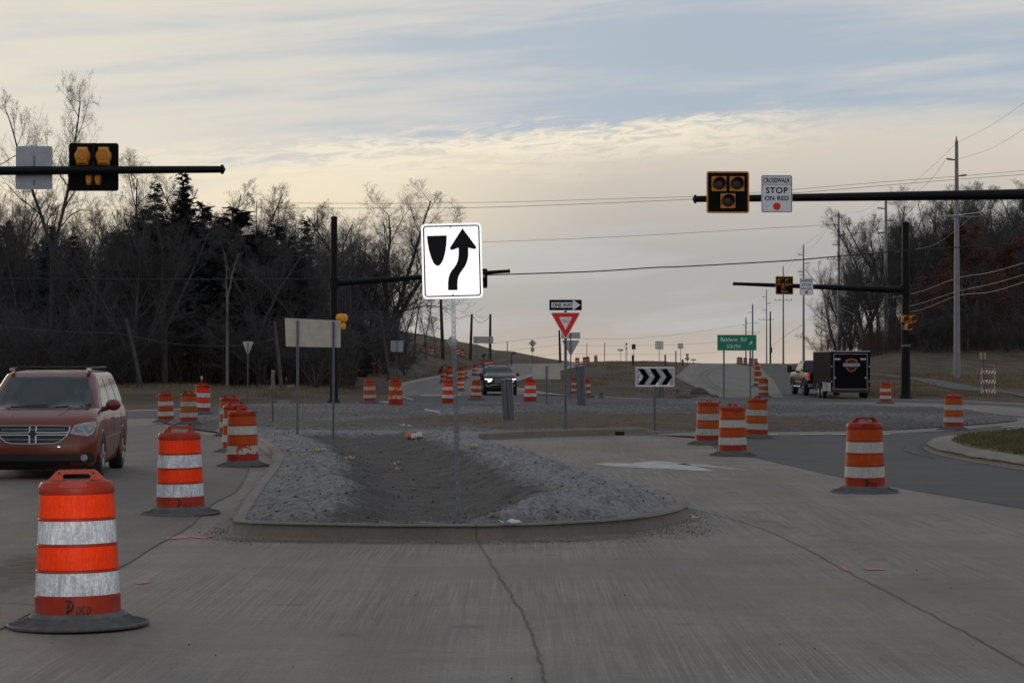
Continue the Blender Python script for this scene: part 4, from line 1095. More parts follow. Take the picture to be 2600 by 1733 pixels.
# far left pole with arm behind the keep right sign
Df = 109.0; zg = atD(848, Df).z
e = W(1292, 688, Df)
mast('black signal mast between the large tan sign back and the keep right sign', ((848 - 1300) / F * Df, Df), zg, W(0, 553, Df).z, W(0, 719, Df).z, e, .16, .085, .21, .16)
t = thing('beacon_signal', 'black edge of a beacon on the arm, showing right of the keep right sign', 'signal', W(1213, 706, Df) + Vector((0, .12, 0)), 0, 'three lamp beacons')
s = 49 * Df / F; mb = MB(); mb.prism(rrect(s, s, s * .06, 5), 0, .02); mb.build('backplate', PLATE, t)
for x, z in ((-.2, .2), (.2, .2), (0, -.2)):
    mb = MB(); mb.prism(rrect(s * .34, s * .34, .03, 4, x * s, z * s), -.16, -.0005); mb.build('housing', YELB, t)
t = thing('beacon_signal', 'small amber beacon on the left mast pole above the tan sign back', 'signal', W(873, 815, Df) + Vector((-.12, -.05, 0)), R(55), 'three lamp beacons')
k = Df / F
for x, z, r in ((-6, 8, 11), (7, 8, 11), (1, -13, 9)):
    hb = MB(); hb.lathe([(r * k * .5, .16), (r * k * .95, .10), (r * k, .0), (r * k, -.12), (r * k * .9, -.16), (r * k * .5, -.18), (0, -.185)], 16, (x * k, 0, z * k), 'Y'); hb.build('housing', YEL, t, True, 50)
# far right pole
Dr = 118.0; zg = atD(2300, Dr).z
mast('black signal mast with arm right of the cargo trailer', ((2300 - 1300) / F * Dr, Dr), zg + .02, W(0, 566, Dr).z, W(0, 736, Dr).z, W(1864, 720, Dr), .19, .085, .25, .19)
beacon_front(W(1991, 724.5, Dr) + Vector((0, -.17, 0)), 47.5 * Dr / F, 'smaller three lens beacon with amber border on the far right mast arm', R(14), 'three lamp beacons')
crosswalk_sign(W(2047, 727.5, Dr) + Vector((0, -.17, 0)), 34.5 * Dr / F, 42.5 * Dr / F, 'far small crosswalk stop on red sign on the far right mast arm', R(3))
beacon_front(W(2304, 819, Dr) + Vector((0, -.42, 0)), 50 * Dr / F, 'amber three lens beacon clamped to the right mast pole', R(12), 'three lamp beacons', False)
t = thing('control_box', 'black box strapped to the right mast pole below the amber beacon', 'box', W(2309, 859, Dr) + Vector((.12, 0, 0)))
mb = MB(); mb.box((0, 0, 0), (.38, .34, .40)); mb.box((0, -.18, 0), (.30, .02, .32)); mb.build('enclosure', MAST, t)
mb = MB()
for z in (.7, .6, .5, -.35, -.42): mb.tube([(-.30, 0, z - .02), (-.30, 0, z + .02)], .262, 16)
mb.build('strap', STEEL, t)
# ------------------------------------------------------------------ vehicles
PNT_R = pmat('red_car_paint', (.150, .025, .008), .34, .05, .05, 3, 0, .35, None, None, .45)
PNT_K = pmat('black_car_paint', (.008, .008, .010), .35, 0, .05, 3, 0, .3, None, None, .12)
PNT_T = pmat('black_trailer_skin', (.0075, .0075, .010), .7, 0, .1, 3, 0, .06)
PNT_M = pmat('maroon_black_paint', (.014, .008, .009), .35, 0, .05, 3, 0, .25, None, None, .12)
GLASS = pmat('dark_car_glass', (.016, .022, .027), .08, 0, .1, 2, 0, .5)
def wglass():
    k = NB('tinted_windshield', .05, .5); k.done(k.mix(0.5, (.05, .065, .075), (.05, .065, .075))); k.b.inputs['Alpha'].default_value = .62; return k.mt
WGLASS = wglass()
CHRM = pmat('chrome', (.55, .56, .58), .22, .9, .05, 4)
CHRM2 = pmat('satin_trim', (.42, .43, .45), .35, .7, .08, 4)
BPL = pmat('black_trim', (.016, .016, .017), .6, 0, .1, 6)
TYRE = pmat('tyre_rubber', (.022, .022, .022), .85, 0, .2, 10)
RIM = pmat('alloy_rim', (.33, .33, .34), .35, .7, .1, 5)
HLAM = pmat('clear_lamp', (.30, .32, .35), .25, .3, .4, 22)
LIT = pmat('lit_headlamp', (.9, .9, .9), .3, 0, .02, 5, 0, .5, None, (1, .96, .86, 2.6))
TAIL = pmat('red_lamp', (.35, .012, .014), .25, 0, .1, 5)
TAILON = pmat('lit_red_lamp', (.4, .02, .02), .3, 0, .1, 5, 0, .5, None, (1, .04, .05, .35))
def ring(hw, yf, yr, r, bulge=0.0, rb=None, nx=9, ny=22, nc=5):
    """closed plan outline (x, y), front at yf with a bulge"""
    pts = []; rb = rb or r
    def fy(x): return yf + bulge * (x / hw) ** 2
    for i in range(nx + 1): x = -(hw - r) + 2 * (hw - r) * i / nx; pts.append((x, fy(x)))
    yc = fy(hw - r) + r
    for i in range(1, nc + 1): a = R(-90 + 90 * i / nc); pts.append((hw - r + r * math.cos(a), yc + r * math.sin(a)))
    for i in range(1, ny): pts.append((hw, yc + (yr - rb - yc) * i / ny))
    for i in range(nc + 1): a = R(90 * i / nc); pts.append((hw - rb + rb * math.cos(a), yr - rb + rb * math.sin(a)))
    for i in range(1, nx): pts.append((hw - rb - 2 * (hw - rb) * i / nx, yr))
    for i in range(nc + 1): a = R(90 + 90 * i / nc); pts.append((-(hw - rb) + rb * math.cos(a), yr - rb + rb * math.sin(a)))
    for i in range(1, ny): pts.append((-hw, yr - rb + (yc - yr + rb) * i / ny))
    for i in range(nc): a = R(180 + 90 * i / nc); pts.append((-(hw - r) + r * math.cos(a), yc + r * math.sin(a)))
    return pts
def loft(rings, cap0=True, cap1=True):
    """rings: list of (outline, z or f(x,y))"""
    mb = MB(); n = len(rings[0][0]); vs = []
    for pts, z in rings:
        for x, y in pts: vs.append((x, y, z(x, y) if callable(z) else z))
    fs = []
    for k in range(len(rings) - 1):
        for i in range(n):
            j = (i + 1) % n; fs.append((k * n + i, k * n + j, (k + 1) * n + j, (k + 1) * n + i))
    if cap0: fs.append(tuple(range(n - 1, -1, -1)))
    if cap1: fs.append(tuple((len(rings) - 1) * n + i for i in range(n)))
    mb.add(vs, fs); return mb
def bvh_of(mbs):
    vs = []; fs = []
    for m in mbs:
        b = len(vs); vs += [Vector(v) for v in m.v]; fs += [tuple(i + b for i in f) for f in m.f]
    return BVHTree.FromPolygons(vs, fs)
def decal(bv, poly, axis, off=.006, step=.06, side=1, base=.0):
    """panel with outline poly pressed onto the body along an axis: 'front' (x,z), 'rear' (x,z), 'side' (y,z), 'top' (x,y)"""
    bm = bmesh.new(); vs = [bm.verts.new((a, b, 0)) for a, b in poly]
    es = [bm.edges.new((vs[i], vs[(i + 1) % len(vs)])) for i in range(len(vs))]
    bmesh.ops.triangle_fill(bm, use_beauty=True, use_dissolve=True, edges=es)
    for ax in (0, 1):
        lo = min(p[ax] for p in poly); hi = max(p[ax] for p in poly); k = math.ceil(lo / step)
        while k * step < hi:
            no = (1, 0, 0) if ax == 0 else (0, 1, 0); co = (k * step, 0, 0) if ax == 0 else (0, k * step, 0)
            bmesh.ops.bisect_plane(bm, geom=bm.verts[:] + bm.edges[:] + bm.faces[:], dist=1e-5, plane_co=co, plane_no=no); k += 1
    bm.verts.ensure_lookup_table(); bm.verts.index_update(); P_ = []
    for v in bm.verts:
        a, b = v.co.x, v.co.y
        if axis == 'front': o, d = Vector((a, -9, b)), Vector((0, 1, 0))
        elif axis == 'rear': o, d = Vector((a, 14, b)), Vector((0, -1, 0))
        elif axis == 'top': o, d = Vector((a, b, 9)), Vector((0, 0, -1))
        else: o, d = Vector((9 * side, a, b)), Vector((-side, 0, 0))
        h = bv.ray_cast(o, d)
        if h[0] is None: P_.append(None); continue
        P_.append(h[0] - d * off)
    good = [p for p in P_ if p is not None]; mb = MB()
    idx = {}; vs2 = []
    for i, p in enumerate(P_):
        if p is not None: idx[i] = len(vs2); vs2.append(p)
    fs = [tuple(idx[v.index] for v in f.verts) for f in bm.faces if all(v.index in idx for v in f.verts)]
    bm.free()
    # give thickness: a second skin a little deeper and side walls
    d = {'front': Vector((0, 1, 0)), 'rear': Vector((0, -1, 0)), 'top': Vector((0, 0, -1)), 'side': Vector((-side, 0, 0))}[axis]
    n = len(vs2); edge = {}
    for f in fs:
        for i in range(len(f)):
            e = (f[i], f[(i + 1) % len(f)]); edge[tuple(sorted(e))] = edge.get(tuple(sorted(e)), 0) + 1
    allv = vs2 + [p + d * (off + .012) for p in vs2]
    mb.add(allv, fs + [(a, b, b + n, a + n) for (a, b), c in edge.items() if c == 1])
    return mb
def wheel(parent, x, y, r, w, side, rim=RIM, spokes=5, name='wheel'):
    """side: +1 outer face toward +x"""
    t = MB(); t.lathe([(r * .62, -w / 2), (r * .93, -w / 2), (r, -w * .36), (r, w * .36), (r * .93, w / 2), (r * .62, w / 2)], 36, (x, y, r), 'X')
    wo = t.build(name, TYRE, parent, True, 40)
    m = MB(); xo = x + side * w * .40
    m.lathe([(r * .63, -.02), (r * .63, .03), (r * .56, .035), (r * .56, -.02)], 36, (xo, y, r), 'X', False)
    m.lathe([(0, side * .028), (r * .15, side * .026), (r * .16, -side * .02)], 18, (xo, y, r), 'X', False)
    for k in range(spokes):
        a = 2 * math.pi * k / spokes + .3
        c, s_ = math.cos(a), math.sin(a); m.tube([(xo + side * .01, y + c * r * .12, r + s_ * r * .12), (xo + side * .015, y + c * r * .58, r + s_ * r * .58)], [.035, .028], 5)
    m.build('rim', rim, wo, True, 40)
    b = MB(); b.lathe([(0, 0), (r * .60, 0)], 24, (x + side * w * .30, y, r), 'X', False); b.build('brake', BPL, wo)
def mirror2(p):
    q = p + [(-x, z) for x, z in reversed(p)]; out = []
    for a in q:
        if not any(abs(a[0] - b[0]) < 1e-6 and abs(a[1] - b[1]) < 1e-6 for b in out): out.append(a)
    return out

# ---- red minivan
def minivan():
    t = thing('minivan', 'red minivan with cross bar grille driving toward the viewer in the left lane', 'car')
    zbelt = lambda x, y: .93 + .17 * sst(y, .05, 1.05) + .02 * (1 - (x / .98) ** 2) * (y < .9)
    lower = [(ring(.90, .14, 5.05, .25, .10), .20), (ring(.955, .03, 5.12, .28, .13), .30), (ring(.985, 0, 5.15, .28, .14), .46), (ring(.995, .015, 5.15, .27, .15), .66),
             (ring(.99, .05, 5.14, .27, .16), lambda x, y: .80 + .06 * sst(y, .1, 1)), (ring(.975, .09, 5.12, .26, .16), lambda x, y: .885 + .13 * sst(y, .05, 1.0)),
             (ring(.945, .16, 5.10, .25, .16), zbelt), (ring(.86, .30, 5.02, .24, .15), lambda x, y: zbelt(x, y) + .035), (ring(.5, .62, 4.8, .2, .08), lambda x, y: zbelt(x, y) + .055)]
    lo = loft(lower)
    gh = [(ring(.935, .92, 5.06, .22, .22), lambda x, y: 1.10), (ring(.905, 1.02, 5.05, .22, .22), lambda x, y: 1.17), (ring(.84, 1.42, 4.98, .2, .20), 1.40), (ring(.755, 1.82, 4.88, .18, .18), 1.625),
          (ring(.725, 1.94, 4.84, .18, .16), 1.68), (ring(.66, 2.1, 4.76, .2, .14), 1.718), (ring(.45, 2.4, 4.5, .2, .1), 1.742), (ring(.2, 2.8, 4.2, .1, .05), 1.748)]
    g_ = loft(gh)
    bv = bvh_of([lo, g_]); bl = bvh_of([lo])
    # open the front of the cabin where the windshield sits
    gf = []
    for f in g_.f:
        c = sum((Vector(g_.v[i]) for i in f), Vector()) / len(f)
        if c.y < 2.0 and 1.17 < c.z < 1.625 and abs(c.x) < .66 and len(f) == 4: continue
        gf.append(f)
    top = [f for f in lo.f[:-1]]
    b = MB(); b.add(lo.v, top); b.add(g_.v, [f for f in gf if len(f) == 4 or g_.v[f[0]][2] > 1.5]); b.build('body', PNT_R, t, True, 38)
    it = MB(); it.box((0, 1.62, 1.06), (1.5, .9, .16)); it.box((0, 3.2, .50), (1.7, 3.4, .1)); it.build('dashboard', BPL, t)
    it = MB(); it.box((0, 4.7, 1.1), (1.5, .05, 1.0)); it.build('rear_trim', BPL, t)
    for sd in (1, -1):
        it = MB(); it.prism(rrect(.50, .62, .10, 4, sd * .40, 1.0), 2.42, 2.56); it.prism(rrect(.27, .19, .07, 4, sd * .40, 1.44), 2.46, 2.55); it.build('seat', pmat('grey_seat', (.06, .058, .055), .9), t)
    sw = MB(); sw.tube([(.40 + .18 * math.cos(R(q)), 1.86 - .05 * math.sin(R(q)), 1.15 + .17 * math.sin(R(q))) for q in range(0, 361, 20)], .016, 6, False); sw.build('steering_wheel', BPL, t)
    # glazing
    decal(bv, mirror2([(.0, 1.135), (.60, 1.135), (.855, 1.155), (.80, 1.28), (.70, 1.50), (.645, 1.625), (.30, 1.645), (.0, 1.65)][::1]), 'front', .007).build('windshield', WGLASS, t, True, 40)
    for sd in (1, -1):
        decal(bv, [(1.50, 1.15), (2.75, 1.15), (2.75, 1.60), (2.10, 1.60)], 'side', .007, .08, sd).build('side_window', GLASS, t, True, 40)
        decal(bv, [(2.83, 1.15), (3.80, 1.15), (3.80, 1.60), (2.83, 1.60)], 'side', .007, .08, sd).build('side_window', GLASS, t, True, 40)
        decal(bv, [(3.88, 1.17), (4.75, 1.20), (4.60, 1.58), (3.88, 1.60)], 'side', .007, .08, sd).build('side_window', GLASS, t, True, 40)
        # door seams, body side moulding
        decal(bv, [(1.35, .60), (4.0, .62), (4.0, .655), (1.35, .635)], 'side', .012, .1, sd).build('side_moulding', PNT_R, t, True)
        for yy in (1.42, 2.79, 3.84): decal(bv, [(yy, .32), (yy + .012, .32), (yy + .012, 1.08), (yy, 1.08)], 'side', .002, .1, sd).build('door_seam', BPL, t)
        for yy in (2.55, 2.98):
            h = MB(); h.tube([(sd * .995, yy, .935), (sd * 1.02, yy + .02, .935), (sd * 1.02, yy + .18, .935), (sd * .995, yy + .2, .935)], .014, 6); h.build('door_handle', CHRM, t, True)
        # wheel arches
        for yy in (.98, 4.06):
            a = MB(); pts = [];
            poly = [(yy + .385 * math.cos(R(an)), .34 + .40 * math.sin(R(an))) for an in range(-14, 195, 12)]
            decal(bv, poly, 'side', .006, .09, sd).build('wheel_arch', BPL, t)
            wheel(t, sd * .885, yy, .335, .225, sd)
            pts = [(sd * .985, yy + .40 * math.cos(R(an)), .34 + .415 * math.sin(R(an))) for an in range(-10, 191, 10)]
            a.tube(pts, .022, 6); a.build('arch_lip', PNT_R, t, True)
        # headlamp
        hp = [(sd * .575, .735), (sd * .72, .705), (sd * .85, .690), (sd * .925, .730), (sd * .965, .84), (sd * .975, .915), (sd * .93, .922), (sd * .80, .905), (sd * .64, .868)]
        decal(bl, hp, 'front', .010, .05).build('headlight', HLAM, t, True, 50)
        for cx, cz, rr in ((.70, .80, .062), (.845, .805, .070)):
            o = bl.ray_cast(Vector((sd * cx, -5, cz)), Vector((0, 1, 0)))[0]
            l = MB(); l.lathe([(rr, 0), (rr * .9, -.016), (rr * .5, -.020), (0, -.022)], 20, (o.x, o.y - .010, o.z), 'Y', False); l.build('headlight_bowl', pmat('smoked_bowl', (.20, .21, .23), .4, .3, .2, 9), t, True, 30)
        # fog lamp
        o = bl.ray_cast(Vector((sd * .80, -5, .345)), Vector((0, 1, 0)))[0]
        decal(bl, [(sd * .58, .40), (sd * .90, .43), (sd * .945, .36), (sd * .93, .285), (sd * .62, .265)], 'front', .008, .05).build('fog_lamp_recess', BPL, t)
        l = MB(); l.lathe([(.056, .0), (.056, -.03), (.045, -.034), (0, -.030)], 18, (o.x, o.y - .004, o.z), 'Y', False); l.build('fog_lamp', pmat('smoked_bowl', (.20, .21, .23), .4, .3, .2, 9), t, True, 30)
        # mirror
        mr = MB(); mr.lathe([(0, -.11), (.055, -.10), (.088, -.05), (.098, .02), (.092, .06), (0, .062)], 16, (0, 0, 0), 'Y'); mr.xform(Matrix.Translation((sd * 1.115, 1.42, 1.17)) @ Matrix.Diagonal((1.28, .9, 1.0, 1)))
        mr.build('mirror', PNT_R, t, True, 50)
        st_ = MB(); st_.tube([(sd * .90, 1.44, 1.09), (sd * 1.03, 1.44, 1.115)], [.045, .035], 8); st_.build('mirror_stalk', BPL, t)
        # roof rail
        rl = MB(); rl.tube([(sd * .64, 2.05, 1.725), (sd * .64, 2.12, 1.775), (sd * .64, 4.5, 1.79), (sd * .64, 4.6, 1.73)], .022, 8); rl.build('roof_rail', BPL, t, True)
        fo = MB(); fo.box((sd * .64, 2.10, 1.755), (.07, .16, .045)); fo.build('rail_foot', CHRM2, t)
    for yy in (2.6, 3.5):
        rl = MB(); rl.tube([(-.64, yy, 1.79), (.64, yy, 1.79)], .018, 8); rl.build('roof_bar', BPL, t)
    # grille
    gp = [(.0, .855), (.50, .855), (.575, .845), (.565, .78), (.515, .68), (.43, .60), (.34, .575), (.0, .565)]
    decal(bl, mirror2(gp), 'front', .006, .05).build('grille', BPL, t)
    def proj(l): 
        out = []
        for x, z in l:
            o = bl.ray_cast(Vector((x, -5, z)), Vector((0, 1, 0)))[0]; out.append((o.x, o.y - .014, o.z))
        return out
    fine = lambda l: [tuple(Vector(l[i]).lerp(Vector(l[i + 1]), q / 5)) for i in range(len(l) - 1) for q in range(5)] + [l[-1]]
    for sd in (1, -1):
        for quad in ([(.05, .845), (.05, .755), (.30, .748), (.545, .752)], [(.05, .575), (.05, .700), (.08, .715), (.535, .712)]):
            q_ = MB(); q_.tube(proj(fine([(sd * x, z) for x, z in quad])), .012, 6); q_.build('grille_bar', CHRM, t, True)
        q_ = MB(); q_.tube(proj(fine([(0, .57), (sd * .33, .575), (sd * .43, .602), (sd * .515, .68), (sd * .565, .78), (sd * .575, .845)])), .011, 6); q_.build('grille_surround', CHRM, t, True)
    q_ = MB(); q_.tube(proj(fine([(-.57, .852), (-.3, .857), (0, .858), (.3, .857), (.57, .852)])), .008, 6); q_.build('grille_surround', CHRM2, t, True)
    for z in (.80, .64):
        q_ = MB(); q_.tube([(p[0], p[1] + .006, p[2]) for p in proj(fine([(-.5, z), (0, z), (.5, z)]))], .005, 5); q_.build('grille_slat', CHRM2, t)
    decal(bl, mirror2([(0, .405), (.56, .405), (.60, .30), (.58, .245), (0, .235)]), 'front', .007, .06).build('lower_intake', BPL, t)
    decal(bl, mirror2([(0, .228), (.80, .222), (.86, .235), (.80, .20), (0, .203)]), 'front', .03, .06).build('chin_spoiler', BPL, t)
    # wipers, cowl and hood creases
    decal(bv, mirror2([(0, 1.105), (.70, 1.105), (.86, 1.13), (.84, 1.145), (.6, 1.133), (0, 1.13)]), 'front', .012, .06).build('cowl', BPL, t)
    for x0 in (-.45, .25):
        w_ = MB(); pp = []
        for q in range(7):
            x = x0 + .55 * q / 6; z = 1.135 + .035 * q / 6; o = bv.ray_cast(Vector((x, -5, z)), Vector((0, 1, 0)))[0]; pp.append((o.x, o.y - .025, o.z + .01))
        w_.tube(pp, .010, 5); w_.build('wiper', BPL, t)
    for sd in (1, -1):
        c_ = MB(); pp = []
        for q in range(8):
            x = sd * (.36 + .28 * q / 7); y = .33 + .60 * q / 7; o = bl.ray_cast(Vector((x, y, 5)), Vector((0, 0, -1)))[0]; pp.append((o.x, o.y, o.z - .008))
        c_.tube(pp, .016, 8); c_.build('hood_crease', PNT_R, t, True)
    u = MB(); u.box((0, 2.6, .19), (1.6, 4.2, .1)); u.build('underbody', BPL, t)
    return t
mv = minivan(); p = atD(83, 34.6); mv.location = p; mv.rotation_euler = (0, 0, R(4.2))

# ---- driver silhouette behind the windshield is not readable through the dark glass

# ---- black SUV with lit lamps
def suv():
    t = thing('suv', 'black suv with lit headlights coming down the left road', 'car')
    zb = lambda x, y: 1.02 + .16 * sst(y, .05, 1.1)
    lo = loft([(ring(.86, .16, 4.7, .25, .1), .24), (ring(.95, .03, 4.88, .25, .12), .36), (ring(.985, 0, 4.9, .24, .12), .6), (ring(.985, .02, 4.9, .24, .12), .82),
               (ring(.97, .07, 4.88, .22, .12), lambda x, y: .95 + .08 * sst(y, .1, 1)), (ring(.93, .15, 4.86, .22, .12), zb), (ring(.8, .35, 4.8, .2, .1), lambda x, y: zb(x, y) + .05), (ring(.4, .7, 4.5, .2, .05), lambda x, y: zb(x, y) + .06)])
    gh = loft([(ring(.92, 1.05, 4.82, .2, .16), 1.14), (ring(.87, 1.25, 4.78, .2, .16), 1.27), (ring(.76, 1.80, 4.62, .18, .14), 1.60), (ring(.70, 1.95, 4.55, .18, .12), 1.665), (ring(.5, 2.3, 4.3, .2, .08), 1.705), (ring(.2, 2.8, 4, .1, .03), 1.71)])
    bv = bvh_of([lo, gh]); bl = bvh_of([lo])
    b = MB(); b.add(lo.v, lo.f); b.add(gh.v, gh.f); b.build('body', PNT_M, t, True, 38)
    decal(bv, mirror2([(0, 1.19), (.84, 1.20), (.76, 1.42), (.68, 1.60), (0, 1.63)]), 'front', .008, .1).build('windshield', GLASS, t, True)
    decal(bl, mirror2([(0, .99), (.40, .99), (.44, .93), (.36, .70), (0, .68)]), 'front', .010, .08).build('grille', BPL, t)
    for z in (.93, .86, .79, .73):
        m = MB(); o = [bl.ray_cast(Vector((x, -5, z)), Vector((0, 1, 0)))[0] for x in (-.36, -.18, 0, .18, .36)]; m.tube([(q.x, q.y - .02, q.z) for q in o], .012, 5); m.build('grille_slat', CHRM2, t)
    decal(bl, mirror2([(0, .52), (.58, .52), (.66, .38), (0, .36)]), 'front', .008, .1).build('lower_intake', BPL, t)
    m = MB(); pp = [bl.ray_cast(Vector((x, -5, z)), Vector((0, 1, 0)))[0] for x, z in ((-.86, .60), (-.72, .50), (-.58, .56), (-.5, .60), (.5, .60), (.58, .56), (.72, .50), (.86, .60))]; m.tube([(q.x, q.y - .015, q.z) for q in pp], .020, 5); m.build('bumper_trim', CHRM, t)
    for sd in (1, -1):
        decal(bl, [(sd * .46, .955), (sd * .56, .80), (sd * .70, .765), (sd * .76, .79), (sd * .64, .875), (sd * .90, .92), (sd * .92, .965)], 'front', .012, .06).build('headlight', LIT, t)
        decal(bv, [(1.65, 1.22), (2.9, 1.22), (2.9, 1.58), (2.1, 1.58)], 'side', .008, .1, sd).build('side_window', GLASS, t, True)
        decal(bv, [(3.0, 1.22), (4.4, 1.24), (4.2, 1.56), (3.0, 1.58)], 'side', .008, .1, sd).build('side_window', GLASS, t, True)
        mr = MB(); mr.lathe([(0, -.1), (.09, -.05), (.1, .04), (0, .06)], 12, (sd * 1.10, 1.55, 1.20), 'Y'); mr.build('mirror', BPL, t, True)
        for yy in (.95, 3.85): wheel(t, sd * .87, yy, .37, .24, sd)
        rl = MB(); rl.tube([(sd * .62, 2.1, 1.70), (sd * .62, 2.2, 1.745), (sd * .62, 4.3, 1.745), (sd * .62, 4.4, 1.68)], .022, 6); rl.build('roof_rail', BPL, t)
    u = MB(); u.box((0, 2.5, .26), (1.5, 4, .1)); u.build('underbody', BPL, t)
    return t
sv = suv(); p = atD(1271, 127); p.z += .03; sv.location = p; sv.rotation_euler = (0, 0, R(3.5))

# ---- pickup (seen from behind left)
def pickup():
    t = thing('pickup_truck', 'black pickup truck towing the black cargo trailer', 'truck')
    # local: rear bumper at y = 0, front toward +y
    zb = lambda x, y: 1.24
    lo = loft([(ring(.92, .12, 6.1, .12, .02, .3), .48), (ring(1.0, .04, 6.2, .12, .02, .3), .60), (ring(1.015, .0, 6.25, .12, .02, .3), .9), (ring(1.01, .02, 6.22, .12, .02, .3), 1.2), (ring(.97, .05, 6.15, .12, .02, .3), lambda x, y: 1.33), (ring(.90, .10, 6.05, .12, .02, .3), lambda x, y: 1.34)])
    gh = loft([(ring(.97, 1.95, 4.65, .15, .02, .3), 1.30), (ring(.93, 2.05, 4.55, .15, .02, .3), 1.50), (ring(.82, 2.30, 4.05, .15, .02, .25), 1.92), (ring(.77, 2.42, 3.9, .15, .02, .25), 2.0), (ring(.5, 2.7, 3.6, .2, .02, .2), 2.03)])
    bv = bvh_of([lo, gh])
    b = MB(); b.add(lo.v, lo.f); b.add(gh.v, gh.f); b.build('body', PNT_K, t, True, 38)
    # bed opening
    bd = MB(); bd.box((0, 1.0, 1.338), (1.55, 1.6, .012)); bd.build('truck_bed', BPL, t)
    decal(bv, mirror2([(0, 1.46), (.80, 1.46), (.70, 1.86), (0, 1.88)]), 'front', .010, .1).build('rear_window', GLASS, t, True)
    for sd in (1, -1):
        decal(bv, [(2.35, 1.42), (3.25, 1.40), (3.25, 1.84), (2.5, 1.84)], 'side', .010, .1, sd).build('side_window', GLASS, t, True)
        decal(bv, [(3.33, 1.40), (4.4, 1.38), (3.95, 1.84), (3.33, 1.84)], 'side', .010, .1, sd).build('side_window', GLASS, t, True)
        tl = MB(); tl.box((sd * .955, .03, 1.10), (.13, .16, .40)); tl_o = tl.build('tail_light', TAILON, t); tl = MB(); tl.box((sd * .955, -.055, 1.06), (.10, .02, .10)); tl.build('reverse_lamp', HLAM, tl_o)
        for yy in (1.25, 5.05):
            poly = [(yy + .46 * math.cos(R(an)), .50 + .50 * math.sin(R(an))) for an in range(-8, 189, 14)]
            decal(bv, poly, 'side', .008, .12, sd).build('wheel_arch', BPL, t)
            wheel(t, sd * .90, yy, .43, .30, sd)
            fl = MB(); fl.tube([(sd * 1.02, yy + .50 * math.cos(R(an)), .50 + .54 * math.sin(R(an))) for an in range(-5, 186, 12)], .045, 6); fl.build('fender_flare', PNT_K, t, True)
        st_ = MB(); st_.tube([(sd * 1.06, 2.0, .50), (sd * 1.06, 4.3, .50)], .05, 8); st_.build('side_step', CHRM, t)
        tr = MB(); tr.box((sd * 1.012, 3.1, .78), (.03, 2.2, .10)); tr.build('side_trim', CHRM2, t)
        ar = MB(); ar.tube([(sd * .98, 4.35, 1.42), (sd * 1.25, 4.32, 1.45)], .035, 6); ar.tube([(sd * .98, 4.35, 1.36), (sd * 1.25, 4.32, 1.38)], .03, 6); ar.build('mirror_arm', BPL, t)
        mr = MB(); mr.prism(rrect(.26, .40, .06, 4, sd * 1.34, 1.50), 4.22, 4.38); mr.build('mirror', BPL, t)
        for yy in (2.95, 3.85):
            h = MB(); h.box((sd * 1.03, yy, 1.17), (.04, .2, .035)); h.build('door_handle', CHRM, t)
    bp = MB(); bp.box((0, -.10, .60), (1.9, .2, .2)); bp.build('rear_bumper', CHRM2, t)
    rm = MB(); rm.box((0, .04, 1.352), (1.7, .10, .03)); rm.build('tailgate_cap', CHRM2, t)
    u = MB(); u.box((0, 3.0, .46), (1.6, 5.4, .16)); u.build('underbody', BPL, t)
    return t
TRX, TRD = 17.42, 119.0
a = R(3.4); hx = Vector((-math.sin(a), math.cos(a), 0)); sx_ = Vector((math.cos(a), math.sin(a), 0))
pk = pickup(); trl = Vector((TRX, TRD, 0))
base = trl + hx * 6.6 + sx_ * 1.02; base.z = g(base.x, base.y) + .03; pk.location = base; pk.rotation_euler = (R(.5), 0, R(2.2))
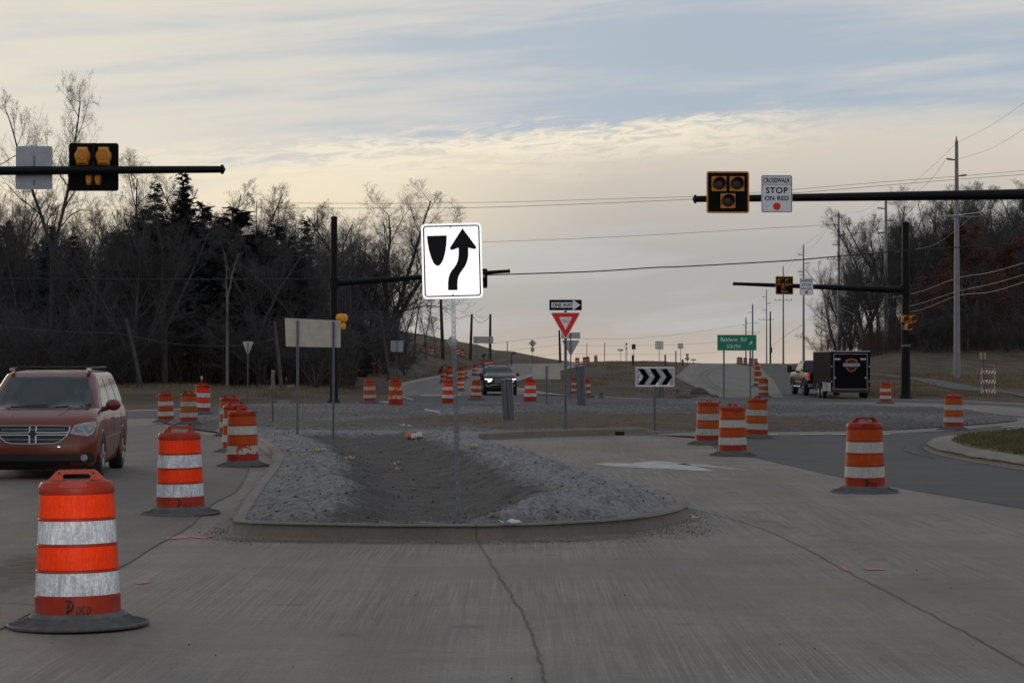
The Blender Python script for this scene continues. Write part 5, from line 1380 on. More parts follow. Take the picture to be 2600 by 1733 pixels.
def trailer():
    t = thing('cargo_trailer', 'black enclosed cargo trailer with an orange emblem on its rear ramp door', 'trailer')
    W2 = 1.085; L = 4.9; H0 = .46; H1 = 2.55
    mb = MB(); mb.box((0, L / 2, (H0 + H1) / 2), (2 * W2, L, H1 - H0)); mb.add([(-W2, L, H0), (W2, L, H0), (0, L + .6, H0), (-W2, L, H1), (W2, L, H1), (0, L + .6, H1)], [(0, 2, 1), (3, 4, 5), (0, 3, 5, 2), (1, 2, 5, 4)])
    mb.build('box_body', PNT_T, t)
    rf = MB(); rf.box((0, L / 2, H1 + .03), (2 * W2 + .04, L + .04, .06)); rf.add([(-W2, L + .02, H1 + .0), (W2, L + .02, H1), (0, L + .62, H1), (-W2, L + .02, H1 + .06), (W2, L + .02, H1 + .06), (0, L + .62, H1 + .06)], [(0, 2, 1), (3, 4, 5), (0, 3, 5, 2), (1, 2, 5, 4)]); rf.build('roof', pmat('trailer_roof_trim', (.42, .42, .45), .5), t)
    fr = MB(); rframe(fr, 1.90, 1.98, .04, .055, -.022, -.001, 0, 1.47); fr.build('door_frame', pmat('door_trim', (.20, .21, .22), .5, .3), t)
    dr = MB(); dr.box((0, -.006, 1.455), (1.76, .010, 1.84)); door = dr.build('ramp_door', PNT_T, t)
    ORG = pmat('orange_emblem', (.50, .085, .015), .5, 0, .1, 5); GREY = pmat('emblem_bar', (.50, .50, .52), .5, 0, .08, 5)
    cx, cz = .05, 1.80; k = 1 / 46.5 / 9.05
    top = [(-150, 105), (-110, 140), (-60, 155), (0, 172), (60, 155), (110, 140), (150, 105), (125, 62), (-125, 62)]
    bot = [(-135, -30), (135, -30), (115, -80), (80, -115), (40, -140), (0, -152), (-40, -140), (-80, -115), (-115, -80)]
    em = MB(); em.prism([(cx + x * k, cz + z * k) for x, z in top], -.016, -.010); em.prism([(cx + x * k, cz + z * k) for x, z in bot], -.016, -.010); em.build('emblem_shield', ORG, door)
    inn = MB(); inn.prism([(cx + x * k * .72, cz + 12 * k + z * k * .72) for x, z in top], -.0185, -.015); inn.prism([(cx + x * k * .72, cz - 14 * k + z * k * .72) for x, z in bot], -.0185, -.015); inn.build('emblem_inset', PNT_K, door)
    br = MB(); br.prism(rrect(415 * k, 92 * k, .03, 3, cx, cz + 16 * k), -.024, -.015); br.build('emblem_border', PNT_K, door)
    br = MB(); br.prism(rrect(385 * k, 68 * k, .02, 3, cx, cz + 16 * k), -.027, -.022); br.build('emblem_bar', GREY, door)
    text_mb('HARLEY-DAVIDSON', 360 * k, 44 * k, cx, cz + 16 * k, -.0295, bold=.012).build('emblem_lettering', PNT_K, door)
    for x in (-.72, .70):
        m = MB(); m.prism(rrect(.32, .10, .01, 2, x, 2.15), -.016, -.010); m.build('sticker', GREY, door)
        m = MB(); m.lathe([(.05, -.03), (.05, -.008)], 14, (x * 1.19, 0, 1.13), 'Y'); m.build('door_latch', GREY, door)
    m = MB(); m.prism(rrect(.2, .05, .01, 2, -.72, .52), -.016, -.010); m.build('sticker', GREY, door)
    for x in (-.66, 0, .66):
        m = MB(); m.box((x, -.03, 2.475), (.14, .05, .05)); m.build('marker_lamp', BPL, t)
    for x in (-1.0, 1.0):
        m = MB(); m.box((x * .985, -.01, .53), (.10, .05, .22)); m.build('tail_light', TAIL, t)
        for z in (1.75, .93):
            m = MB(); m.box((x * 1.04, -.015, z), (.05, .05, .10)); m.build('hinge', CHRM2, t)
    bp = MB(); bp.box((0, .02, .38), (2 * W2, .12, .14)); bp.build('rear_sill', BPL, t)
    for sd in (-1, 1):
        f = MB(); y0, y1 = 1.05, 2.95
        pr = [(y0, .40), (y0 + .08, .84), (y0 + .2, .90), (y1 - .2, .90), (y1 - .08, .84), (y1, .40)]
        vs = [(sd * (W2 + .002), y, z) for y, z in pr] + [(sd * (W2 + .24), y, z) for y, z in pr]
        f.add(vs, [(i, i + 1, 6 + i + 1, 6 + i) for i in range(5)])
        f.build('fender', pmat('bright_aluminium', (.52, .53, .56), .4, .5), t)
        sg = MB(); sg.box((sd * (W2 + .006), .53, .63), (.012, 1.0, .46)); sg.build('stone_guard', pmat('bright_aluminium', (.52, .53, .56), .4, .5), t)
        for yy in (1.55, 2.45): wheel(t, sd * (W2 + .08), yy, .33, .2, sd, CHRM, 6)
    tg = MB(); tg.tube([(-.6, L + .2, .48), (0, L + 1.55, .52)], .05, 6); tg.tube([(.6, L + .2, .48), (0, L + 1.55, .52)], .05, 6); tg.build('drawbar', BPL, t)
    return t
tr = trailer(); b = trl + sx_ * 1.085; b.z = g(b.x, b.y) + .03; tr.location = b; tr.rotation_euler = (0, 0, a)
# ------------------------------------------------------------------ trees
BARK = pmat('dark_bark', (.080, .076, .077), .95, 0, .3, 3, 0, .15)
BARK2 = pmat('grey_bark', (.085, .074, .066), .95, 0, .3, 3, 0, .15)
BIRCH = pmat('pale_bark', (.30, .285, .265), .9, 0, .45, 6, 0, .15, (.10, .09, .085), None, 0, (4, 4, 2))
NEED = pmat('conifer_needles', (.048, .056, .056), .95, 0, .35, 1.5, 0, .1)
RUST = pmat('rust_leaves', (.105, .052, .042), .9, 0, .35, 1.2, 0, .1)
BRUSHM = pmat('brush_stems', (.085, .066, .054), .95, 0, .3, .3, 0, .1)

class Tree:
    """branches grown as tapered tubes; limbs go to one mesh, twigs to another"""
    def __init__(s, seed, H, spread=.5, bole=.3, up=.25, dens=1.0, levels=4, lean=0.0, fork=1, r0=None, twig=.011, gnarl=.13):
        s.r = random.Random(seed); s.limb = MB(); s.twig = MB(); s.up = up; s.dens = dens; s.levels = levels; s.tw = twig; s.gn = gnarl; s.spread = spread; s.bole = bole
        r0 = r0 or H * .014
        if fork == 1: s.grow(Vector((0, 0, -.3)), Vector((lean, 0, 1)).normalized(), H * .92, r0, 0)
        else:
            b = H * bole; s.limb.tube([(0, 0, -.3), (lean * b * .5, 0, b * .5), (lean * b, 0, b)], [r0 * 1.2, r0, r0 * .9], 8)
            for k in range(fork):
                a = 2 * math.pi * (k + s.r.random() * .4) / fork + s.r.random() * .5
                d = Vector((math.cos(a) * (.30 + .25 * s.r.random()) * spread * 2, math.sin(a) * .4 * spread * 2, 1)).normalized()
                s.bole = .08; s.grow(Vector((lean * b, 0, b - .3)), d, (H - b) * s.r.uniform(.85, 1.0), r0 * .68, 0)
    def seg(s, mb, pts, rads, n):
        mb.tube(pts, rads, n, False)
    def grow(s, p, d, L, r, lev):
        R_ = s.r; ns = (10, 7, 5, 3, 2)[lev]; n = (8, 5, 4, 3, 3)[lev]; gn = s.gn * (.55, 1.0, 1.3, 1.4, 1.4)[lev]
        pts = [p.copy()]; rads = [r]; dirs = [d]
        rend = max(r * (.22 if lev < 2 else .35), s.tw * .35)
        for i in range(ns):
            d = d + Vector((R_.gauss(0, gn), R_.gauss(0, gn), R_.gauss(0, gn) + s.up * (.10 if lev else .02)))
            d.normalize(); p = p + d * (L / ns); pts.append(p.copy()); rads.append(r + (rend - r) * (i + 1) / ns); dirs.append(d.copy())
        s.seg(s.limb if lev < 2 else s.twig, pts, rads, n)
        if lev >= s.levels: return
        st = s.bole if lev == 0 else (.18 if lev == 1 else .12)
        cnt = (14, 9, 7, 5)[lev] * s.dens; k = max(1, int(cnt + R_.random()))
        for q in range(k):
            t = st + (1 - st) * ((q + R_.random()) / k); f = t * ns; i = min(int(f), ns - 1); pos = pts[i].lerp(pts[i + 1], f - i); dd = dirs[i + 1]
            a = R_.uniform(0, 6.283); o = dd.orthogonal().normalized(); o = Matrix.Rotation(a, 3, dd) @ o
            ang = R(R_.uniform(28, 62) * (.75 + .5 * s.spread)); nd = (dd * math.cos(ang) + o * math.sin(ang)); nd.z += s.up * .35; nd.normalize()
            if lev == 0: Lc = L * s.spread * R_.uniform(.45, .85) * (1.15 - .75 * (t - st) / (1 - st))
            else: Lc = L * R_.uniform(.42, .74) * (1.15 - .6 * t)
            rr = rads[i] * R_.uniform(.35, .55) if lev == 0 else min(rads[i] * .55, (0, .034, .016, .0085)[lev] * 1.0)
            s.grow(pos, nd, Lc, max(rr, s.tw * .55), lev + 1)
    def make(s, name, bark=None):
        t = thing(name, None, 'tree', (0, 0, -80)); bark = bark or BARK
        s.limb.build('trunk', bark, t, True, 60, False); s.twig.build('crown', bark, t, False, 40, False); return t
class Conifer:
    def __init__(s, seed, H, w, bare=.06, layers=46, droop=.22, blades=9):
        R_ = random.Random(seed); s.tr = MB(); s.cr = MB()
        s.tr.tube([(0, 0, -.3), (0, 0, H * .5), (0, 0, H)], [H * .013, H * .008, .02], 7, False)
        V = []; Fc = []
        for k in range(layers):
            t = bare + (1 - bare) * k / layers; z = H * t; rad = w * (1 - t) ** .85 * (1 + .0) + .12
            nb = max(5, int(13 * (1 - t) + 4))
            for q in range(nb):
                a = R_.uniform(0, 6.283); L = rad * R_.uniform(.55, 1.12); c, sn = math.cos(a), math.sin(a); zz = z + R_.uniform(-.3, .3)
                m = max(3, int(L * blades))
                for j in range(m):
                    f = (j + R_.random()) / m; x = L * f; pz = zz - droop * x + .18 * x * f
                    for _ in range(2):
                        l = .32 + .36 * R_.random(); wd = .10 + .10 * R_.random(); b = a + R_.uniform(-1.0, 1.0); e = R_.uniform(-.5, .35)
                        dx, dy, dz = math.cos(b) * l, math.sin(b) * l, e * l; px, py = -math.sin(b) * wd, math.cos(b) * wd
                        i = len(V); ox, oy = x * c, x * sn
                        V += [(ox - px, oy - py, pz), (ox + px, oy + py, pz - .05), (ox + dx + px * .3, oy + dy + py * .3, pz + dz - .06), (ox + dx - px * .3, oy + dy - py * .3, pz + dz)]
                        Fc.append((i, i + 1, i + 2, i + 3))
        s.cr.add(V, Fc)
    def make(s, name):
        t = thing(name, None, 'tree', (0, 0, -80)); s.tr.build('trunk', BARK, t, True, 60, False); s.cr.build('crown', NEED, t, False, 40, False); return t
T_H = 20.0
tall = Tree(3, T_H, .62, .42, .30, .85, 4, .02, 2, .27, .012, .15).make('bare_tree')
spread_ = Tree(12, T_H, .66, .22, .40, .95, 4, 0, 5, .36, .012, .10).make('bare_tree')
oakA = Tree(21, T_H, .50, .25, .45, 1.0, 4, 0, 1, .26, .012, .13).make('bare_tree')
oakB = Tree(34, T_H, .45, .28, .40, .9, 4, .05, 3, .28, .012, .14).make('bare_tree')
slimA = Tree(45, T_H, .26, .30, .5, .8, 4, .03, 1, .17, .012, .10).make('bare_tree')
slimB = Tree(57, T_H, .30, .22, .5, .8, 4, -.04, 2, .18, .012, .12).make('bare_tree')
multi = Tree(68, T_H, .40, .06, .45, .75, 4, 0, 4, .24, .012, .13).make('bare_tree')
scrub = Tree(71, 8.0, .55, .04, .4, 1.0, 3, 0, 5, .09, .011, .16).make('bare_shrub')
birch = Tree(83, T_H, .20, .62, .5, .5, 3, .0, 2, .19, .014, .10).make('birch_tree', BIRCH)
spruceA = Conifer(5, 18.0, 4.0).make('spruce_tree')
spruceB = Conifer(8, 18.0, 2.9, .04, 52).make('spruce_tree')
cedar = Conifer(9, 12.0, 3.2, .02, 40, -.12, 10).make('cedar_tree')
# oak that kept its rusty leaves
def rusty():
    T = Tree(91, T_H, .55, .14, .3, 1.0, 3, 0, 1, .30, .014, .13); R_ = random.Random(6); V = []; Fc = []
    src = T.twig.v
    for _ in range(15000):
        p = src[R_.randrange(len(src))]
        if p[2] < 3.0: continue
        l = R_.uniform(.14, .30); a, b = R_.uniform(0, 6.28), R_.uniform(-1, .6); d = Vector((math.cos(a) * math.cos(b), math.sin(a) * math.cos(b), math.sin(b))) * l; s_ = d.orthogonal().normalized() * l * .38
        q = Vector(p) + Vector((R_.gauss(0, .25), R_.gauss(0, .25), R_.gauss(0, .25))); i = len(V)
        V += [tuple(q), tuple(q + d * .5 + s_), tuple(q + d), tuple(q + d * .5 - s_)]; Fc.append((i, i + 1, i + 2, i + 3))
    t = T.make('rusty_oak'); m = MB(); m.add(V, Fc); m.build('foliage', RUST, t, False, 40, False); return t
rusty_ = rusty()
PRO = {'tall': (tall, 20.), 'spread': (spread_, 20.), 'oakA': (oakA, 20.), 'oakB': (oakB, 20.), 'slimA': (slimA, 20.), 'slimB': (slimB, 20.), 'multi': (multi, 20.), 'scrub': (scrub, 8.),
       'birch': (birch, 20.), 'spruceA': (spruceA, 18.), 'spruceB': (spruceB, 18.), 'cedar': (cedar, 12.), 'rusty': (rusty_, 20.)}
# measured crown tops and side reach of each kind
EXT = {}
for k_, (o, h) in PRO.items():
    zs = []; xs = []
    for c in o.children: zs += [v.co.z for v in c.data.vertices]; xs += [abs(v.co.x) for v in c.data.vertices]
    EXT[k_] = (sorted(zs)[int(len(zs) * .9995)], sorted(xs)[int(len(xs) * .995)])
used_t = set()
def tree(kind, px, top, D, label, group, rz=None, wx=1.0, seed=[0]):
    """top: photo row of the highest twig"""
    seed[0] += 1; rr = random.Random(seed[0] * 7 + 1)
    o, h = PRO[kind]; b = atD(px, D); ztop = CH + (HZ - top) / F * D; s = max(.15, (ztop - b.z) / EXT[kind][0])
    if kind in used_t: c = copy_tree(o)
    else: c = o; used_t.add(kind)
    c.location = b; c.rotation_euler = (0, 0, rr.uniform(0, 6.28) if rz is None else R(rz)); c.scale = (s * wx, s * wx, s)
    return tag(c, label, 'tree' if kind != 'scrub' else 'shrub', group)
GW = 'trees of the dark wood on the left'; GWR = 'trees of the wood on the right'
# ones the photograph singles out on the left
tree('tall', 130, 178, 150, 'tallest bare tree, rising behind the beacon on the near left mast arm', GW, 0, .62)
tree('spread', 978, 468, 205, 'big spreading bare tree between the black mast and the keep right sign', GW, 20, 1.2)
tree('oakA', 322, 372, 160, 'bare tree rising just right of the near left beacon', GW)
tree('slimB', 392, 398, 165, 'slim bare tree top above the arm, left of two dark conifers', GW)
tree('spruceA', 392, 468, 150, 'broad dark conifer under the left mast arm', GW, 10, .85)
tree('spruceB', 462, 442, 150, 'tallest dark conifer under the left mast arm', GW, 40, .95)
tree('oakB', 560, 438, 170, 'bare tree with curving twigs at the tip of the near left arm', GW, 60)
tree('oakA', 715, 470, 185, 'rounded bare tree left of the black mast', GW, 120, .75)
tree('multi', 655, 500, 180, 'thin many stemmed bare tree left of the rounded tree', GW)
tree('oakB', 800, 515, 185, 'bare tree directly behind the black mast top', GW)
tree('spruceA', 772, 560, 165, 'dark pointed conifer just left of the black mast', GW, 70, 1.0)
tree('cedar', 600, 528, 150, 'dark rounded evergreen between two bare trees left of the black mast', GW, 0, 1.5)
tree('cedar', 545, 545, 150, 'low dark evergreen right of the tallest conifer', GW, 50, 1.3)
tree('birch', 577, 640, 136, 'pale trunked forked birch at the front of the left wood', GW, 0)
tree('slimA', 1050, 640, 235, 'thin bare tree directly left of the keep right sign post', GW)
tree('slimB', 1082, 690, 250, 'low thin bare tree right at the end of the left wood', GW)
tree('slimA', 1010, 560, 225, 'bare tree with straight trunks under the spreading tree', GW)
tree('multi', 930, 560, 210, 'many stemmed bare tree left of the spreading tree', GW)
tree('slimB', 1030, 660, 245, 'thin leaning bare tree on top of the left slope', GW)
tree('slimA', 1105, 745, 260, 'last small bare tree beside the left wooden pole', GW)
# the rest of the wood : nothing tells these apart
rnd = random.Random(77)
LW = 'one of the crowded dark bare trees that make up the left wood'
tops = [(-60, 470), (0, 455), (60, 480), (130, 500), (200, 520), (270, 500), (340, 480), (420, 500), (480, 530), (560, 520), (640, 540), (700, 540), (780, 560), (850, 600), (900, 590), (960, 600), (1010, 690), (1050, 740)]
def topline(px, tl):
    for (a, b), (c, d) in zip(tl, tl[1:]):
        if a <= px <= c: return b + (d - b) * (px - a) / (c - a)
    return tl[0][1] if px < tl[0][0] else tl[-1][1]
kinds = ['oakA', 'oakB', 'slimA', 'slimB', 'multi', 'spread']
for i in range(78):
    px = -80 + 1080 * (i + rnd.random()) / 78; D = rnd.choice((142, 150, 158, 168, 180, 195, 210)) + rnd.uniform(-4, 4)
    if px > 880: D = rnd.uniform(200, 250)
    tree(rnd.choice(kinds), px, topline(px, tops) + rnd.uniform(-12, 90), D, LW, GW, None, rnd.uniform(.8, 1.15))
LC = 'one of the dark evergreens standing inside the left wood'
for i in range(30):
    px = -90 + 1010 * (i + rnd.random()) / 30; D = rnd.uniform(165, 225)
    tree(rnd.choice(['spruceA', 'cedar', 'cedar']), px, topline(px, tops) + rnd.uniform(70, 190), D, LC, GW, None, rnd.uniform(.8, 1.1))
for i in range(16):
    px = 300 + 480 * (i + rnd.random()) / 16
    tree(rnd.choice(['cedar', 'cedar', 'cedar', 'spruceB']), px, topline(px, [(300, 520), (400, 490), (480, 480), (560, 540), (640, 560), (780, 590)]) + rnd.uniform(-5, 90), rnd.uniform(148, 165), LC, GW, None, rnd.uniform(.9, 1.3))
LS = 'one of the low bare shrubs along the front of the left wood'
for i in range(34):
    px = -60 + 1100 * (i + rnd.random()) / 34; D = rnd.uniform(136, 165) if px < 880 else rnd.uniform(190, 230)
    tree('scrub', px, HZ - F / D * rnd.uniform(2.2, 5.5), D, LS, 'shrubs of the left wood', None, rnd.uniform(1, 1.6))
# right wood
tree('oakB', 2215, 528, 290, 'leaning bare tree at the right wood edge by the second steel pole', GWR, 190)
tree('rusty', 2455, 560, 235, 'oak still holding rusty leaves behind the nearest steel pole', GWR, 0, 1.15)
tree('rusty', 2570, 600, 240, 'second rusty leaved oak at the right edge', GWR, 90, 1.1)
tree('oakA', 2265, 470, 300, 'tall bare tree top just left of the nearest steel pole', GWR)
tree('multi', 2125, 655, 330, 'bushy bare tree below the black cable left of the right mast', GWR)
tree('slimA', 2085, 770, 350, 'small bare tree at the left end of the right wood', GWR)
tree('multi', 2160, 640, 330, 'bushy bare tree between two steel poles', GWR)
rt = [(2060, 800), (2090, 680), (2130, 650), (2180, 640), (2210, 540), (2260, 500), (2330, 520), (2400, 470), (2480, 460), (2560, 465), (2700, 450)]
RW = 'one of the crowded dark bare trees that make up the right wood'
for i in range(50):
    px = 2085 + 610 * ((i + rnd.random()) / 50) ** .72; D = rnd.uniform(245, 330) if px > 2180 else rnd.uniform(320, 370)
    tree(rnd.choice(kinds), px, topline(px, rt) + rnd.uniform(-8, 100), D, RW, GWR, None, rnd.uniform(.8, 1.15))
for i in range(16):
    px = 2330 + 370 * (i + rnd.random()) / 16
    tree(rnd.choice(['spruceA', 'cedar']), px, topline(px, rt) + rnd.uniform(110, 220), rnd.uniform(275, 330), 'one of the dark evergreens standing inside the right wood', GWR, None, rnd.uniform(1.0, 1.6))
for i in range(26):
    px = 2090 + 600 * (i + rnd.random()) / 26; D = rnd.uniform(225, 275) if px > 2300 else rnd.uniform(280, 340)
    tree('scrub', px, HZ - F / D * (CH * -1 + g((px - 1300) / F * D, D) + rnd.uniform(2.5, 6)), D, 'one of the low bare shrubs along the front of the right wood', 'shrubs of the right wood', None, rnd.uniform(1, 1.6))
# undergrowth : uncountable stems
def brush(name, spec, n, seed, hgt):
    R_ = random.Random(seed); V = []; Fc = []
    for _ in range(n):
        px = R_.uniform(*spec[0]); D = R_.uniform(*spec[1]); p = atD(px, D); h = R_.uniform(.4, 1) * hgt * (.6 + .6 * (mnoise.noise((p.x * .12, p.y * .12, 4)) + .5)); a = R_.uniform(0, 6.28)
        dx, dy = R_.gauss(0, .35) * h, R_.gauss(0, .35) * h; r = R_.uniform(.012, .028); i = len(V)
        for zz, rr, f in ((-.05, r, 0), (h * .55, r * .8, .4), (h, r * .3, 1)):
            for k in range(3): V.append((p.x + dx * f + rr * math.cos(a + k * 2.094), p.y + dy * f + rr * math.sin(a + k * 2.094), p.z + zz))
        for s_ in (0, 3):
            for k in range(3): Fc.append((i + s_ + k, i + s_ + (k + 1) % 3, i + s_ + 3 + (k + 1) % 3, i + s_ + 3 + k))
    m = MB(); m.add(V, Fc); return tag(m.build(name, BRUSHM, None, False, 40, False), 'tangled leafless undergrowth inside the ' + ('left' if spec[0][0] < 1000 else 'right') + ' wood', 'undergrowth', None, 'stuff')
brush('undergrowth', ((-90, 900), (142, 205)), 15000, 1, 3.4)
brush('undergrowth', ((2190, 2690), (235, 300)), 9000, 2, 3.2)
def grass(name, fn, n, seed, h0, mat, label):
    R_ = random.Random(seed); V = []; Fc = []
    while n > 0:
        p = fn(R_)
        if p is None: continue
        n -= 1; h = h0 * R_.uniform(.4, 1.2); a = R_.uniform(0, 6.28); w = R_.uniform(.012, .03); b = R_.gauss(0, .35) * h; c = R_.gauss(0, .35) * h; i = len(V)
        x, y, z = p; ca, sa = math.cos(a) * w, math.sin(a) * w
        V += [(x - ca, y - sa, z - .02), (x + ca, y + sa, z - .02), (x - sa * .6, y + ca * .6, z - .02), (x + b, y + c, z + h)]; Fc += [(i, i + 1, i + 3), (i + 1, i + 2, i + 3), (i + 2, i, i + 3)]
    m = MB(); m.add(V, Fc); return tag(m.build(name, mat, None, False, 40, False), label, 'grass', None, 'stuff')
DRY = pmat('dry_grass', (.21, .165, .105), .95, 0, .35, .4, 0, .1)
def f1(R_):
    D = R_.uniform(124, 205); px = R_.uniform(2190, 2680); x = (px - 1300) / F * D
    if mnoise.noise((x * .15, D * .08, 2)) < -.15 + .3 * R_.random(): return None
    s_ = (HZ - 0) ; py = HZ + F * (CH - g(x, D)) / D
    # keep off the footpath
    lo = topline(px, [(2150, 947), (2268, 952), (2404, 968), (2489, 984), (2600, 1001), (2750, 1016)]); hi = topline(px, [(2150, 951), (2251, 955), (2319, 964), (2421, 989), (2558, 1000), (2750, 1026)])
    if lo - 1 < py < hi + 2: return None
    return (x, D, g(x, D))
grass('dead_grass', f1, 16000, 3, .30, DRY, 'dead tan grass on the field right of the cargo trailer')
def f2(R_):
    D = R_.uniform(113, 150); px = R_.uniform(-80, 960); x = (px - 1300) / F * D
    if mnoise.noise((x * .2, D * .1, 2)) < -.05 + .4 * R_.random(): return None
    if D < 118 and px > 300: return None
    return (x, D, g(x, D))
grass('dead_grass', f2, 9000, 4, .22, DRY, 'dead tan grass along the front of the left wood')

def f3(R_):
    D = R_.uniform(170, 330); px = R_.uniform(960, 1290); x = (px - 1300) / F * D
    if x > -8.8 + (D - 163) * .046 - .6 or mnoise.noise((x * .25, D * .06, 3)) < -.1 + .35 * R_.random(): return None
    return (x, D, g(x, D))
grass('dead_grass', f3, 7000, 5, .34, DRY, 'dead tan grass on the slope left of the left road')
def f4(R_):
    D = R_.uniform(128, 330); x = R_.uniform(2, 30); px = 1300 + F * x / D; py = HZ + F * (CH - g(x, D)) / D
    lo = topline(py, [(921, 1500), (945, 1410), (967, 1330), (990, 1370), (1003, 1440), (1030, 1640)]); hi = topline(py, [(921, 1700), (940, 1725), (957, 1705), (985, 1750), (1030, 1700)])
    if not lo + 14 < px < hi - 8 or mnoise.noise((x * .3, D * .07, 6)) < -.1 + .4 * R_.random(): return None
    return (x, D, g(x, D))
grass('dead_grass', f4, 7000, 6, .20, DRY, 'dead grass on the brown median between the two far roads')
# ------------------------------------------------------------------ utility poles
UTIL = pmat('grey_steel_pole', (.235, .245, .26), .55, .2, .12, 2, 0, .4)
def steel_pole(px, top, D, label, arms, w0=.52, w1=.24):
    b = atD(px, D); k = D / F; zt = CH + (HZ - top) * k - b.z; t = thing('utility_pole', label, 'utility pole', b, 0, 'steel utility poles along the right road')
    mb = MB(); mb.tube([(0, 0, -.3), (0, 0, zt * .5), (0, 0, zt)], [w0 / 2, (w0 + w1) / 4, w1 / 2], 14); mb.build('pole', UTIL, t, True)
    mb = MB(); mb.tube([(0, 0, zt - .02), (0, 0, zt + .45)], [w1 * .35, .03], 8); mb.build('pole_tip', UTIL, t)
    for py, x0, x1 in arms:
        z = CH + (HZ - py) * k - b.z; m = MB()
        if x0 * x1 >= 0:   # one sided post insulator
            e = (x1 if abs(x1) > abs(x0) else x0) * k; m.tube([(0, 0, z), (e, 0, z + .12)], [.06, .05], 6)
            for q in range(4): m.tube([(e * (.45 + .13 * q), 0, z + .12 * (.45 + .13 * q) - .0), (e * (.45 + .13 * q) + .04, 0, z + .12 * (.45 + .13 * q))], .11, 8)
            m.build('insulator_arm', DKS, t)
        else:
            m.box(((x0 + x1) / 2 * k, 0, z), ((x1 - x0) * k, .10, .10)); c = m.build('crossarm', UTIL, t)
            for f in (.03, .3, .7, .97):
                m = MB(); m.lathe([(.05, 0), (.07, .08), (.05, .16), (.07, .22), (.03, .30)], 8, ((x0 + (x1 - x0) * f) * k, 0, z + .05)); m.build('insulator', DKS, c)
    return t
SP = [(2430, 358, 190, 'nearest steel utility pole, right of the black signal mast', [(406, 0, -27), (447, 0, 26), (549, -48, 52)], .60, .30),
      (2250, 500, 255, 'second steel utility pole, behind the right mast arm', [(530, 0, -22), (561, 0, 20), (592, 0, -18), (639, -36, 36)], .56, .28),
      (2130, 541, 320, 'third steel utility pole, rising behind the pickup truck', [(571, 0, -18), (596, 0, 18), (622, 0, -17), (658, -30, 32)], .52, .26),
      (2040.5, 624, 400, 'fourth steel utility pole, behind the far crosswalk sign', [(647, 0, -15), (669, 0, 15), (690, 0, -15)], .5, .25),
      (1989, 678, 480, 'fifth steel utility pole, below the far beacon', [(762, -22, 22)], .46, .24),
      (1946.5, 736, 600, 'sixth steel utility pole, just left of a dark wooden one', [(754, 0, -11), (770, 0, 11), (787, 0, -11), (811, -20, 19)], .44, .24),
      (1911, 773, 740, 'steel utility pole behind the right end of the green sign', [(793, 0, -10), (820, -15, 17), (844, -14, 18)], .62, .5),
      (1894, 807, 860, 'shortest steel utility pole behind the middle of the green sign', [(826, 0, -8)], .6, .5)]
for a in SP: steel_pole(*a)
def wood_pole(px, top, D, label, lean=0.0, w=.30, group='wooden poles', extra=None, mat=WOOD):
    b = atD(px, D); k = D / F; zt = CH + (HZ - top) * k - b.z; t = thing('wooden_pole', label, 'utility pole', b, 0, group)
    mb = MB(); mb.tube([(0, 0, -.3), (lean * k * .5, 0, zt * .5), (lean * k, 0, zt)], [w / 2, w * .45, w * .36], 10); mb.build('pole', mat, t, True)
    if extra: extra(t, k, b)
    return t
DARKW = pmat('dark_pole_wood', (.040, .034, .031), .9, 0, .3, 3)
def transf(t, k, b):
    m = MB(); z = CH + (HZ - 888) * k - b.z; m.lathe([(.0, -.02), (.28, 0), (.30, .1), (.30, 1.1), (.26, 1.2), (0, 1.22)], 14, (.05, -.45, z - .6)); m.build('transformer', DKS, t, True)
wood_pole(1956, 790, 470, 'dark wooden pole with a transformer right of the sixth steel pole', 0, .42, 'wooden poles', transf, DARKW)
wood_pole(1125, 760, 265, 'dark wooden pole nearest the keep right sign on the left slope', -6, .46, mat=DARKW)
wood_pole(1194, 797, 300, 'dark wooden pole left of the wide low sign back', 4, .42, mat=DARKW)
wood_pole(1244, 797, 310, 'dark wooden pole right of the wide low sign back', 1, .42, mat=DARKW)
wood_pole(1423, 838, 420, 'dark wooden pole behind the yield sign with wires to the left', -3, .5, mat=DARKW)
wood_pole(717, 815, 128, 'grey leaning wooden pole left of the large tan sign back', -20, .22)
wood_pole(990, 790, 175, 'grey leaning wooden pole behind the square sign back', -26, .28)
wood_pole(362, 808, 134, 'dark leaning snag behind the barrels left of the birch', -42, .26, 'wooden poles', None, BARK)
# ------------------------------------------------------------------ wires
WIRE = pmat('wire_dark', (.020, .022, .022), .6, 0, .1, 5)
WIREP = pmat('wire_pale', (.20, .195, .19), .5, .3, .1, 5)
WIREG = pmat('wire_grey', (.16, .15, .145), .5, 0, .1, 5)
def wire(pts, r, label, mat=WIREG, group='overhead wires', k=8, name='overhead_wire'):
    """pts: (px, py, D)"""
    P_ = smooth_loop([tuple(W(*q)) for q in pts], False, k); m = MB(); m.tube(P_, r, 5)
    return tag(m.build(name, mat, None, True, 60, False), label, 'wire', group)
wire([(-300, 705, 112), (0, 707, 112), (400, 709, 112), (760, 708, 112), (1060, 703, 112), (1290, 696, 112), (1500, 689, 112), (1660, 679, 112), (1740, 676, 112), (1990, 662, 112), (2110, 652, 112), (2300, 636, 112), (2600, 616, 112), (2900, 590, 112)], .032, 'thick black cable crossing the whole view behind the keep right sign', WIRE)
wire([(700, 515, 190), (1000, 516, 190), (1300, 512, 190), (1600, 503, 190), (1800, 497, 190), (2000, 482, 190), (2250, 461, 190), (2470, 444, 190), (2800, 415, 190)], .017, 'upper thin grey wire running to the right over the crosswalk sign')
wire([(700, 528, 190), (1060, 528, 190), (1300, 524, 190), (1770, 505, 190), (2000, 491, 190), (2250, 470, 190), (2470, 452, 190), (2800, 428, 190)], .020, 'lower thin grey wire running into the end of the near right mast arm')
